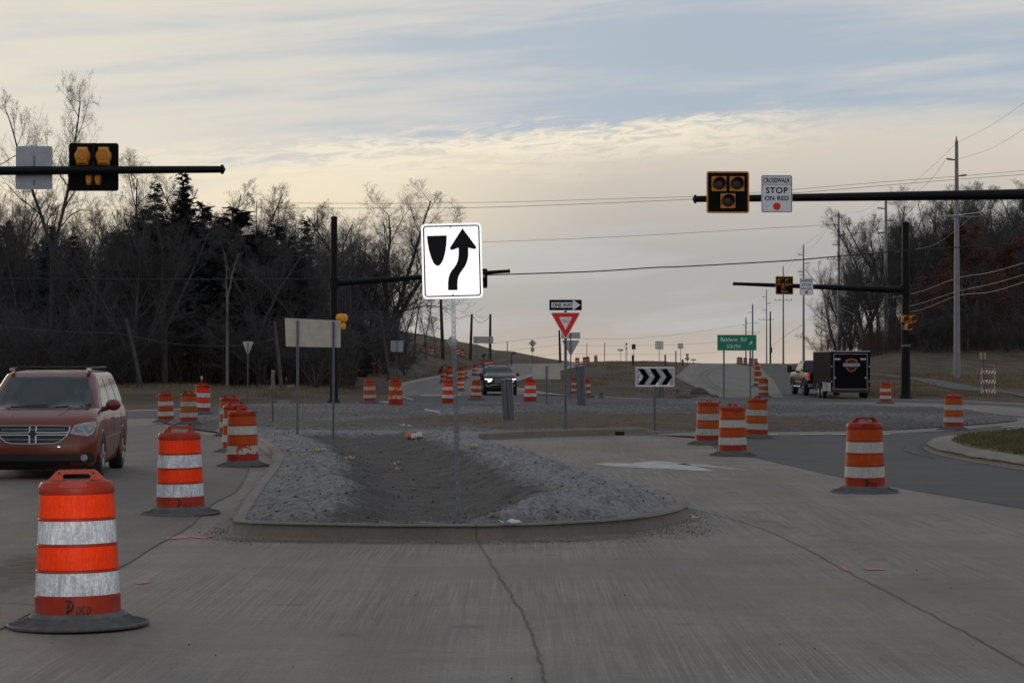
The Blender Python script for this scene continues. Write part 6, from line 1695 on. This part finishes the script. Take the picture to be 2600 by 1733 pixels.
wire([(0, 602, 180), (300, 610, 180), (600, 617, 180), (900, 619, 180), (1230, 614, 180), (1600, 599, 180), (1900, 582, 180), (2112, 570, 180), (2260, 560, 180)], .015, 'single thin wire behind the arrow of the keep right sign')
wire([(2430, 362, 190), (2510, 322, 165), (2600, 262, 140), (2680, 200, 122)], .011, 'thin wire rising from the tip of the nearest steel pole to the right edge')
wire([(2436, 403, 190), (2520, 375, 165), (2600, 327, 140), (2680, 270, 122)], .012, 'thin wire rising from the upper arm of the nearest steel pole')
wire([(2430, 362, 190), (2370, 420, 220), (2310, 470, 240), (2250, 500, 255), (2190, 535, 285), (2130, 545, 320), (2085, 590, 360), (2041, 624, 400), (2010, 655, 440), (1989, 678, 480)], .012, 'thin top wire stepping from steel pole to steel pole')
wire([(2402, 406, 190), (2360, 460, 215), (2300, 505, 240), (2228, 530, 255), (2175, 560, 285), (2112, 571, 320), (2070, 620, 360), (2026, 647, 400), (1990, 700, 450), (1935, 754, 600)], .014, 'wire along the left arms of the steel poles')
wire([(2382, 548, 190), (2430, 545, 185), (2495, 537, 175), (2560, 520, 162), (2660, 480, 145)], .022, 'pale thick wire over the crossarm of the nearest steel pole', WIREP)
wire([(2478, 548, 190), (2460, 556, 200), (2420, 590, 225), (2370, 622, 240), (2290, 638, 250), (2214, 641, 255)], .020, 'pale wire sagging from the nearest crossarm to the second pole', WIREP)
wire([(2130, 745, 320), (2200, 763, 290), (2250, 757, 255), (2330, 742, 225), (2430, 706, 190), (2520, 690, 170), (2640, 655, 150)], .020, 'highest of three pale low wires sagging behind the right mast', WIREP)
wire([(2130, 776, 320), (2190, 788, 290), (2250, 787, 255), (2330, 772, 225), (2430, 740, 190), (2520, 720, 170), (2640, 685, 150)], .020, 'middle of three pale low wires sagging behind the right mast', WIREP)
wire([(2130, 780, 320), (2190, 804, 290), (2250, 796, 255), (2330, 788, 225), (2430, 751, 190), (2520, 740, 170), (2640, 702, 150)], .022, 'lowest of three pale low wires sagging behind the right mast', WIREP)
wire([(-60, 818, 134), (100, 838, 134), (280, 845, 134), (332, 852, 134), (400, 866, 134), (480, 876, 132), (580, 878, 130), (650, 870, 129), (698, 860, 128)], .008, 'pale wire sagging between the leaning poles in front of the left wood', WIREG)
wire([(1120, 780, 265), (1145, 800, 280), (1165, 808, 290), (1195, 801, 300), (1215, 818, 305), (1232, 814, 308), (1245, 801, 310)], .03, 'slack wire linking the three dark wooden poles left of the one way sign', WIRE)
for q, lb in ((852, 'highest'), (875, 'middle'), (897, 'lowest')):
    wire([(1230, q + 22, 300), (1330, q + 10, 360), (1420, q, 420)], .022, lb + ' of three wires running left from the pole behind the yield sign')
for q, e, lb in ((858, 822, 'highest'), (876, 861, 'middle'), (898, 889, 'lowest')):
    wire([(1422, q, 420), (1600, q + 1, 500), (1760, (q + e) / 2 + 4, 640), (1900, e, 800)], .028, lb + ' of three wires running right from the pole behind the yield sign')
wire([(1956, 880, 470), (1975, 866, 440), (2000, 848, 420), (2040, 822, 400)], .03, 'dark wire rising from the transformer pole to the fourth steel pole', WIRE)
# ------------------------------------------------------------------ small things
ORNET = pmat('faded_orange_net', (.42, .12, .085), .8, 0, .3, 6)
ORP = pmat('bright_orange_plastic', (.75, .14, .05), .5, 0, .1, 5)
PKW = pmat('pale_plastic_cap', (.66, .60, .56), .5, 0, .1, 5)
# barricade with three striped rails
p = gnd(2509, 1003); k = p.y / F
t = thing('barricade', 'striped orange and white barricade on the grass at the right edge', 'barricade', p, R(-8))
for i, z in enumerate((.22, .80, 1.36)):
    w = .86; mb = MB(); mb.prism(rrect(w, .21, .01, 2, 0, z), -.012, .012); rl = mb.build('rail', WHT2, t)
    n = 5
    for q in range(n):
        x0 = -w / 2 + w * (q + .1) / n; s_ = .10 if q >= 2 else -.10
        mb = MB(); mb.prism([(max(-w / 2, min(w / 2, a)), b) for a, b in ((x0 - s_ * .5, z - .104), (x0 + .09 - s_ * .5, z - .104), (x0 + .09 + s_ * .5, z + .104), (x0 + s_ * .5, z + .104))], -.016, -.011); mb.build('stripe', ORNET, rl)
for sx in (-1, 1):
    mb = MB(); mb.box((sx * .36, .03, .8), (.045, .045, 1.64)); mb.build('upright', pmat('white_upright', (.5, .48, .45), .6), t)
    mb = MB(); mb.box((sx * .36, 0, .03), (.06, .9, .05)); mb.build('foot', DKS, t)
mb = MB(); mb.lathe([(.0, -.03), (.085, -.03), (.085, .03), (.0, .03)], 16, (.33, -.02, 1.75), 'Y'); mb.build('warning_light', ORP, t)
p = gnd(2499, 1004)
t = thing('marker_post', 'thin dark post with two small yellow panels left of the barricade', 'marker', p); zt = CH + (HZ - 895) * p.y / F - p.z
mb = MB(); mb.tube([(0, 0, -.1), (-.06, 0, zt)], .022, 6); mb.build('post', DKS, t)
for x in (-.17, .06):
    mb = MB(); mb.box((x - .03, -.02, zt - .18), (.15, .02, .40)); mb.build('panel', pmat('faded_yellow_panel', (.42, .30, .13), .6), t)

# capped pipes poking out of the soil
for i, (px, py, m, lb) in enumerate(((1040, 1113, ORP, 'orange capped pipe stub, left of three'), (1051, 1116, PKW, 'white capped pipe stub, middle of three'), (1065, 1112, PKW, 'pinkish white capped pipe stub, right of three'))):
    q = gnds(px, py); t = thing('pipe_stub', lb + ' at the back of the gravel island', 'pipe', q, 0, 'capped pipe stubs in the gravel island')
    mb = MB(); mb.lathe([(.050, -.05), (.050, .07), (0, .07)], 16); mb.build('pipe', DKS, t, True, 40)
    mb = MB(); mb.lathe([(.062, .035), (.064, .09), (.055, .125), (.02, .135), (0, .136)], 16); mb.build('cap', m, t, True, 40)
# concrete pull boxes in the left verge
for px, py, w, lb in ((902, 957, 17, 'pale concrete block in the verge right of the black mast'), (738, 985, 20, 'low pale concrete block in the verge under the large tan sign back'), (720, 1024, 31, 'wide flat concrete pad at the road edge left of the large sign posts')):
    q = gnd(px, py); k = q.y / F; t = thing('concrete_block', lb, 'concrete block', q, R(5)); h = 8 * k
    mb = MB(); pr = rrect(w * k, h + .1, .02, 3, 0, h / 2 - .05); mb.prism(pr, 0, w * k * .7); mb.build('block', CONC_L, t, True, 30)
    mb = MB(); mb.box((0, w * k * .35, h + .006), (w * k * .8, w * k * .5, .02)); mb.build('lid', KERB, t)
# survey stakes
for px, top, py, ln, lb in ((888, 932, 958, 0, 'pink topped survey stake beside a concrete block'), (725, 956, 988, 2, 'pink topped survey stake left of the large sign posts'), (1019, 912, 936, 0, 'pink flagged stake right of the square sign back'), (707, 981, 1000, -16, 'leaning pink topped stake left of the large sign posts')):
    q = gnd(px, py); k = q.y / F; h = (py - top) * k; t = thing('survey_stake', lb, 'stake', q, 0, 'survey stakes in the verge')
    mb = MB(); mb.tube([(0, 0, -.1), (ln * k, 0, h * .75)], .022, 4); mb.build('stake', WOOD, t)
    mb = MB(); mb.tube([(ln * k, 0, h * .72), (ln * k * 1.3, 0, h)], .035, 4); mb.build('flag', pmat('pink_flagging', (.60, .10, .10), .7), t)
# slumped plastic safety fence
q0 = gnd(925, 948); k = q0.y / F; R_ = random.Random(2)
t = thing('safety_fence', 'slumped orange plastic safety fence at the edge of the left wood', 'fence', q0)
mb = MB(); n = 22; m_ = 7; V = []; tops = [12, 13, 14, 13, 15, 17, 16, 15, 17, 20, 19, 21, 24, 23, 25, 28, 30, 33, 36, 34, 30, 28]
for i in range(n):
    for j in range(m_):
        x = (i * 2.0) * k; V.append((x, .35 * math.sin(i * .9 + j * .5) + .1 * R_.random(), tops[i] * .95 * k * j / (m_ - 1) * (1 - .12 * R_.random())))
fs = [(i * m_ + j, (i + 1) * m_ + j, (i + 1) * m_ + j + 1, i * m_ + j + 1) for i in range(n - 1) for j in range(m_ - 1)]
mb = MB()
for i in range(n): mb.tube([V[i * m_ + j] for j in range(m_)], .022, 3, False)
for j in range(m_): mb.tube([V[i * m_ + j] for i in range(n)], .03, 3, False)
for i in range(0, n - 1):
    for j in range(m_ - 1):
        if (i + j) % 2: mb.add([V[i * m_ + j], V[(i + 1) * m_ + j], V[(i + 1) * m_ + j + 1], V[i * m_ + j + 1]], [(0, 1, 2, 3)])
mb.build('mesh_net', ORNET, t)
mb = MB(); mb.tube([(36 * k, 0, -.1), (37 * k, 0, 1.25)], .04, 6); mb.build('fence_stake', ORP, t)
# dark tarp heap and odd dark lumps
def lump(name, px, py, w, h, mat, label, cat, prof=None, seed=1):
    q = gnds(px, py); k = q.y / F; t = thing(name, label, cat, q); mb = MB(); R_ = random.Random(seed)
    pr = prof or [(1, -.05), (.96, .1), (.8, .45), (.5, .8), (.2, .97), (0, 1)]
    mb.lathe([(r * w * k / 2, z * h * k) for r, z in pr], 20)
    for i, v in enumerate(mb.v):
        f = 1 + .22 * mnoise.noise((v[0] * 2.1 + seed, v[1] * 2.1, v[2] * 2.5)); mb.v[i] = (v[0] * f, v[1] * f * .7, v[2] * (1 + .2 * mnoise.noise((v[0] * 1.3, v[1] * 1.3, seed))))
    mb.build(name, mat, t, True, 60); return t
lump('tarp_heap', 1036, 936, 30, 9, DKS, 'black tarp heap on the slope right of the square sign back', 'tarp', None, 3)
lump('ballast_stack', 1526, 1011, 21, 18, RUBR, 'black rubber stack on the ground right of the middle steel posts', 'rubber base', [(1, -.02), (1, .12), (.55, .25), (.42, .45), (.46, .8), (.3, 1), (0, 1)], 5)
lump('ballast_stack', 1720, 1004, 24, 16, RUBR, 'black rubber stack beside the rubble right of the chevron board', 'rubber base', [(1, -.02), (.9, .2), (.45, .3), (.34, .6), (.4, .95), (.2, 1.02), (0, 1.03)], 8)
lump('rubble_heap', 1776, 1000, 52, 17, SOIL, 'grey rubble heap at the foot of the right road, left of the green sign', 'rubble', None, 6)
lump('rubble_heap', 1816, 1009, 22, 8, SOIL, 'small earth heap at the left post of the green sign', 'rubble', None, 9)
lump('rubble_heap', 1745, 1009, 60, 9, SOIL, 'low frosty rubble bank behind the chevron board', 'rubble', None, 12)
lump('dark_bundle', 1122, 949, 15, 20, pmat('dark_maroon', (.035, .012, .012), .7), 'dark maroon bundle on the kerb left of the barrels at the perforated post', 'bundle', [(1, -.02), (1.05, .25), (.9, .55), (.5, .72), (.38, .85), (.25, 1), (0, 1.02)], 2)
# mailboxes on posts
for px, top, bot, D, lb in ((1228, 902, 932, 245, 'black mailbox on a post left of the black car roof'), (1301, 895, 921, 290, 'black mailbox on a post high on the left road crest')):
    b = atD(px - (2 if px > 1300 else 0), D); k = D / F; zt = CH + (HZ - top) * k - b.z; t = thing('mailbox', lb, 'mailbox', b, 0, 'mailboxes along the left road')
    mb = MB(); mb.tube([(0, 0, -.2), (0, 0, zt)], .06, 6); mb.build('post', DKS, t)
    mb = MB(); w = 11 * k; mb.prism([(-w * .5, zt - .26), (w * .5, zt - .10), (w * .5, zt + .14), (w * .3, zt + .20), (-w * .5, zt + .06)] if px < 1300 else [(w * .1, zt - .2), (w, zt - .16), (w, zt + .1), (w * .8, zt + .14), (w * .1, zt + .05)], -.15, .25); mb.build('box', DKS, t)
    mb = MB(); mb.box((0, -.02, max(.2, (zt - .5) * .45)), (.26, .26, .45)); mb.build('newspaper_tube', pmat('navy_plastic', (.03, .05, .16), .6), t)
# dark blue roofed shed on the left hill
b = atD(1028, 285); k = 285 / F; t = thing('shed', 'low dark blue shed roof on the hill behind the square sign back', 'shed', b)
zt = CH + (HZ - 872) * k - b.z; w = 88 * k
mb = MB(); mb.box((0, 1.5, (zt - .45) / 2 - .5), (w * .94, 2.8, zt + .4)); mb.build('wall', DKS, t)
mb = MB(); mb.add([(-w / 2, -.2, zt - .55), (w / 2, -.2, zt - .55), (w / 2, 1.5, zt), (-w / 2, 1.5, zt), (-w / 2, 3.2, zt - .55), (w / 2, 3.2, zt - .55), (-w / 2, -.2, zt - .62), (w / 2, -.2, zt - .62), (-w / 2, 3.2, zt - .62), (w / 2, 3.2, zt - .62)], [(0, 1, 2, 3), (3, 2, 5, 4), (0, 6, 7, 1), (4, 5, 9, 8), (0, 3, 4, 8, 6), (1, 7, 9, 5, 2), (6, 8, 9, 7)]); mb.build('roof', pmat('navy_roof', (.018, .024, .055), .6), t)
# litter : yellow tape scraps, white scraps, plank
YT = pmat('yellow_tape', (.50, .38, .035), .6, 0, .2, 8); WS = pmat('white_scrap', (.55, .55, .56), .7, 0, .15, 8)
def scrap(px, py, w, h, mat, label, seed, cat='scrap', grp='litter in the gravel island'):
    q = gnds(px, py); k = q.y / F; R_ = random.Random(seed); n = 9; mb = MB(); V = []
    for i in range(n):
        x = (i / (n - 1) - .5) * w * k; y = R_.uniform(-.05, .05); z = .03 + h * k * R_.uniform(.1, .9) * (1 - abs(i / (n - 1) - .5)); V += [(x, y - .03, z), (x + R_.uniform(-.03, .03), y + .05, z + R_.uniform(-.02, .04))]
    V2 = V + [(a, b, c - .006) for a, b, c in V]; N_ = len(V)
    mb.add(V2, [(2 * i, 2 * i + 1, 2 * i + 3, 2 * i + 2) for i in range(n - 1)] + [(N_ + 2 * i, N_ + 2 * i + 2, N_ + 2 * i + 3, N_ + 2 * i + 1) for i in range(n - 1)])
    o = mb.build('tape_scrap' if mat is YT else 'paper_scrap', mat); o.location = q; return tag(o, label, cat, grp)
scrap(1008, 1183, 22, 11, YT, 'largest yellow tape scrap in the middle of the ditch', 1)
scrap(1010, 1196, 26, 5, YT, 'flat yellow tape scrap just in front of the largest one', 2)
scrap(888, 1168, 24, 6, YT, 'yellow tape scrap in the ditch left of the largest one', 3)
scrap(805, 1147, 24, 6, YT, 'yellow tape scrap in the ditch beside a white scrap', 4)
scrap(1200, 1137, 26, 8, YT, 'yellow tape scrap at the back corner of the kerb', 5)
scrap(1764, 1322, 20, 5, YT, 'yellow tape scrap on the gravel spill at the right kerb end', 6)
scrap(823, 1145, 8, 5, WS, 'small white scrap in the ditch beside a yellow one', 7)
scrap(1298, 1357, 52, 6, WS, 'flattened pale wrapper lying against the front kerb', 8)
scrap(1023, 1083, 12, 4, WS, 'left pale scrap behind the capped pipes', 9); scrap(1040, 1085, 14, 3, WS, 'right pale scrap behind the capped pipes', 10)
q = gnds(1098, 1047); t = thing('plank', 'pale stick lying on the far gravel behind the perforated post', 'plank', q, R(-50)); mb = MB(); mb.box((0, 0, .06), (.85, .05, .05), 0, 0, R(6)); mb.build('timber', WS, t)
# loose stones
def stones(name, fn, n, seed, mat, label, r0, r1):
    R_ = random.Random(seed); V = []; Fc = []
    while n > 0:
        p = fn(R_)
        if p is None: continue
        n -= 1; r = r0 * (r1 / r0) ** (R_.random() ** 2.2); i = len(V)
        e = [R_.uniform(.65, 1.25) * r for _ in range(6)]; a = R_.uniform(0, 1.57); c, s_ = math.cos(a), math.sin(a)
        for dx, dy, dz in ((e[0], 0, 0), (0, e[1], 0), (-e[2], 0, 0), (0, -e[3], 0), (0, 0, e[4] * .8), (0, 0, -e[5] * .5)): V.append((p[0] + dx * c - dy * s_, p[1] + dx * s_ + dy * c, p[2] + r * .25 + dz))
        for f in ((0, 1, 4), (1, 2, 4), (2, 3, 4), (3, 0, 4), (1, 0, 5), (2, 1, 5), (3, 2, 5), (0, 3, 5)): Fc.append(tuple(i + q for q in f))
    m = MB(); m.add(V, Fc); return tag(m.build(name, mat, None, False, 40, False), label, 'gravel', None, 'stuff')
STN = pmat('stone_grey', (.17, .162, .16), .9, 0, .5, 1.7, 0, .2); STD = pmat('dirt_crumbs', (.095, .086, .080), .95, 0, .4, 2.1, 0, .1)
def s1(R_):
    y = 22.8 + (56 - 22.8) * R_.random() ** 1.5; x = R_.uniform(-6.5, 5)
    d = sd_poly(x, y, SPL)
    return None if d < .25 else (x, y, spl_h(x, y, d)[0])
stones('gravel', s1, 5200, 1, STN, 'loose grey stones on the soil of the near gravel island', .004, .024)
stones('gravel', s1, 1100, 5, STD, 'dark soil crumbs on the near gravel island', .005, .030)
def s2(R_):
    px = R_.uniform(380, 2570); py = R_.uniform(1030, 1100); q = gnd(px, py); d = sd_poly(q.x, q.y, CEN)
    return None if d < .3 else (q.x, q.y, g(q.x, q.y) + cen_h(q.x, q.y, d)[0])
stones('gravel', s2, 2600, 2, STN, 'loose grey stones on the central island', .008, .045)
spills = [((1690, 1338), 60, 22), ((1745, 1318), 55, 22), ((1660, 1352), 90, 8), ((560, 1345), 50, 12), ((1000, 1374), 420, 5), ((640, 1372), 120, 7), ((1450, 1372), 160, 7), ((1770, 1345), 60, 14)]
def s3(R_):
    (cx, cy), sx, sy = R_.choice(spills); px = R_.gauss(cx, sx * .55); py = R_.gauss(cy, sy * .55); q = gnd(px, py)
    return None if sd_poly(q.x, q.y, SPL) > -.02 else (q.x, q.y, .0)
stones('gravel', s3, 2600, 3, STD, 'dirt and grit spilled along the front kerb of the near island', .002, .011)
def s4(R_):
    px = R_.uniform(0, 2600); py = R_.uniform(1180, 1733); q = gnd(px, py)
    return None if sd_poly(q.x, q.y, SPL) > -.1 or sd_poly(q.x, q.y, RI) > -.2 else (q.x, q.y, .004)
stones('gravel', s4, 130, 4, STD, 'scattered grit and pebbles on the concrete', .002, .010)
# feathered drifts of dirt on the concrete
def drift_mat(name, c1, c2, amt):
    k = NB(name, .95, .15); c = k.mix(k.rng(k.noise(6, 6, .7), .35, .65), c1, c2); k.done(c)
    al = k.math('ADD', k.attr('frost'), k.math('MULTIPLY', k.math('SUBTRACT', k.noise(3.5, 6, .75), .5), 1.6)); al = k.rng(al, .25, .85, 0, amt)
    k.L.new(al, k.b.inputs['Alpha']); return k.mt
SILT = drift_mat('silt', (.13, .105, .085), (.27, .255, .25), .9); DIRT = drift_mat('brown_dirt', (.12, .094, .072), (.185, .145, .108), .6)
def drift(name, l, mat, soft, zo):
    P_ = ccw([(q.x, q.y) for q in smooth_loop([(a[0], a[1], 0) for a in pxpoly(l)], True, 4)])
    island_mesh(name, P_, lambda x, y, d: (zo, min(1.0, d / soft)), (.25, .3), mat)
drift('silt_patch', [(1560, 1372), (1690, 1360), (1770, 1338), (1782, 1305), (1815, 1305), (1850, 1330), (1810, 1358), (1720, 1374), (1620, 1380)], SILT, .5, .011)
drift('dirt_drift', [(500, 1345), (570, 1345), (600, 1358), (800, 1364), (1200, 1368), (1450, 1361), (1620, 1349), (1660, 1366), (1450, 1380), (1200, 1385), (800, 1382), (560, 1376), (470, 1362)], DIRT, .5, .012)
drift('dirt_drift', [(560, 1340), (585, 1350), (620, 1285), (655, 1240), (685, 1195), (670, 1190), (640, 1230), (600, 1280)], DIRT, .3, .012)
drift('dirt_drift', [(1790, 1330), (2000, 1360), (2500, 1600), (2600, 1580), (2400, 1440), (2100, 1330), (1900, 1290)], DIRT, 1.4, .0125)
drift('dirt_drift', [(-100, 1420), (100, 1400), (300, 1420), (200, 1480), (-100, 1560)], DIRT, .8, .013)
# tyre marks on the right road and a crack beside the turf island
TM = pmat('tyre_film', (.125, .112, .10), .9, 0, .2, 2)
strip('tyre_mark', [(q.x, q.y) for q in smooth_loop([(a[0], a[1], 0) for a in pxpoly([(1835, 930), (1800, 938), (1782, 950), (1783, 962), (1800, 978), (1832, 995)])], False, 6)], .35, TM, .024, True)
strip('tyre_mark', [(q.x, q.y) for q in smooth_loop([(a[0], a[1], 0) for a in pxpoly([(1852, 930), (1818, 939), (1797, 951), (1797, 962), (1815, 978), (1850, 995)])], False, 6)], .35, TM, .024, True)
strip('road_joint', [(q.x, q.y) for q in smooth_loop([(a[0], a[1], 0) for a in pxpoly([(2300, 1130), (2290, 1134), (2296, 1142), (2320, 1152), (2370, 1163)])], False, 6)], .05, JOINT, .012, True)

# ------------------------------------------------------------------ the van's driver
def person_driver():
    me = bpy.data.meshes.new('person'); bm = bmesh.new(); sk = bm.verts.layers.skin.verify()
    J = {'pel': (0, 0, .0, .17, .13), 'wai': (0, .02, .20, .155, .115), 'che': (0, .06, .40, .185, .125), 'nek': (0, .06, .56, .062, .06), 'hd0': (0, .03, .62, .060, .07), 'hd1': (0, .015, .70, .078, .095), 'hd2': (0, .03, .79, .060, .075),
         'sl': (-.19, .05, .49, .075, .07), 'el': (-.25, -.12, .29, .05, .05), 'wl': (-.16, -.36, .36, .034, .034), 'hl': (-.13, -.43, .39, .042, .028),
         'sr': (.19, .05, .49, .075, .07), 'er': (.25, -.12, .29, .05, .05), 'wr': (.16, -.36, .36, .034, .034), 'hr': (.13, -.43, .39, .042, .028),
         'kl': (-.14, -.45, .06, .085, .085), 'al': (-.14, -.62, -.32, .055, .055), 'kr': (.14, -.45, .06, .085, .085), 'ar': (.14, -.62, -.32, .055, .055)}
    v = {}
    for n_, (x, y, z, a, b) in J.items(): v[n_] = bm.verts.new((x, y, z)); v[n_][sk].radius = (a, b)
    v['pel'][sk].use_root = True
    for a, b in ('pel wai', 'wai che', 'che nek', 'nek hd0', 'hd0 hd1', 'hd1 hd2', 'che sl', 'sl el', 'el wl', 'wl hl', 'che sr', 'sr er', 'er wr', 'wr hr', 'pel kl', 'kl al', 'pel kr', 'kr ar') and [q.split() for q in ('pel wai', 'wai che', 'che nek', 'nek hd0', 'hd0 hd1', 'hd1 hd2', 'che sl', 'sl el', 'el wl', 'wl hl', 'che sr', 'sr er', 'er wr', 'wr hr', 'pel kl', 'kl al', 'pel kr', 'kr ar')]:
        bm.edges.new((v[a], v[b]))
    bm.to_mesh(me); bm.free(); o = bpy.data.objects.new('person', me); COL.objects.link(o)
    o.modifiers.new('skin', 'SKIN').use_smooth_shade = True; sb = o.modifiers.new('sub', 'SUBSURF'); sb.levels = 2; sb.render_levels = 2
    k = NB('person_skin_and_coat', .8, .2); sp = k.N.new('ShaderNodeSeparateXYZ'); k.L.new(k.tc, sp.inputs[0])
    head = k.rng(sp.outputs[2], .555, .565); hand = k.rng(sp.outputs[1], -.375, -.385)
    k.done(k.mix(k.math('MAXIMUM', head, k.math('MULTIPLY', hand, k.rng(sp.outputs[2], .31, .33))), (.10, .10, .11), (.42, .26, .19))); me.materials.append(k.mt)
    m = MB(); m.lathe([(.0, .885), (.05, .875), (.082, .83), (.094, .77), (.090, .70), (.080, .66)], 18, (0, .045, 0)); m.build('hair', pmat('dark_hair', (.03, .022, .018), .7), o, True, 60)
    for sx in (-1, 1):
        m = MB(); m.lathe([(0, -.010), (.010, -.006), (.012, 0), (0, .006)], 8, (sx * .032, -.075, .715), 'Y'); m.build('eye', DKS, o)
        for q in range(5):
            m = MB(); x = sx * (.115 + .012 * q); L_ = (.055, .075, .08, .076, .06)[q]; m.tube([(x, -.45, .405 - .006 * q), (x - sx * .012, -.45 - L_ * .7, .40), (x - sx * .02, -.44 - L_ * .75, .375)], [.010, .009, .007], 6); m.build('finger', k.mt, o)
    m = MB(); m.add([(-.012, -.075, .70), (.012, -.075, .70), (0, -.075, .735), (0, -.105, .695)], [(0, 1, 3), (1, 2, 3), (2, 0, 3), (0, 2, 1)]); m.build('nose', k.mt, o)
    return tag(o, 'driver in dark clothes holding the wheel behind the windshield of the red minivan', 'person')
dv = person_driver(); c_, s_ = math.cos(R(4.2)), math.sin(R(4.2)); lx, ly = .40, 2.30
dv.location = (mv.location.x + lx * c_ - ly * s_, mv.location.y + lx * s_ + ly * c_, mv.location.z + .74); dv.rotation_euler = (0, 0, R(4.2))
TURFB = pmat('turf_blades', (.125, .112, .050), .95, 0, .35, 1.5, 0, .1)
def f5(R_):
    px = R_.uniform(2390, 2640); py = R_.uniform(1092, 1195); q = gnd(px, py); d = sd_poly(q.x, q.y, RI)
    if d < .62 + .35 * R_.random(): return None
    return (q.x, q.y, .10 + .10 * sst(d, .1, .9))
grass('turf_grass', f5, 7000, 9, .075, TURFB, 'short olive turf on the kerbed island at the right edge')
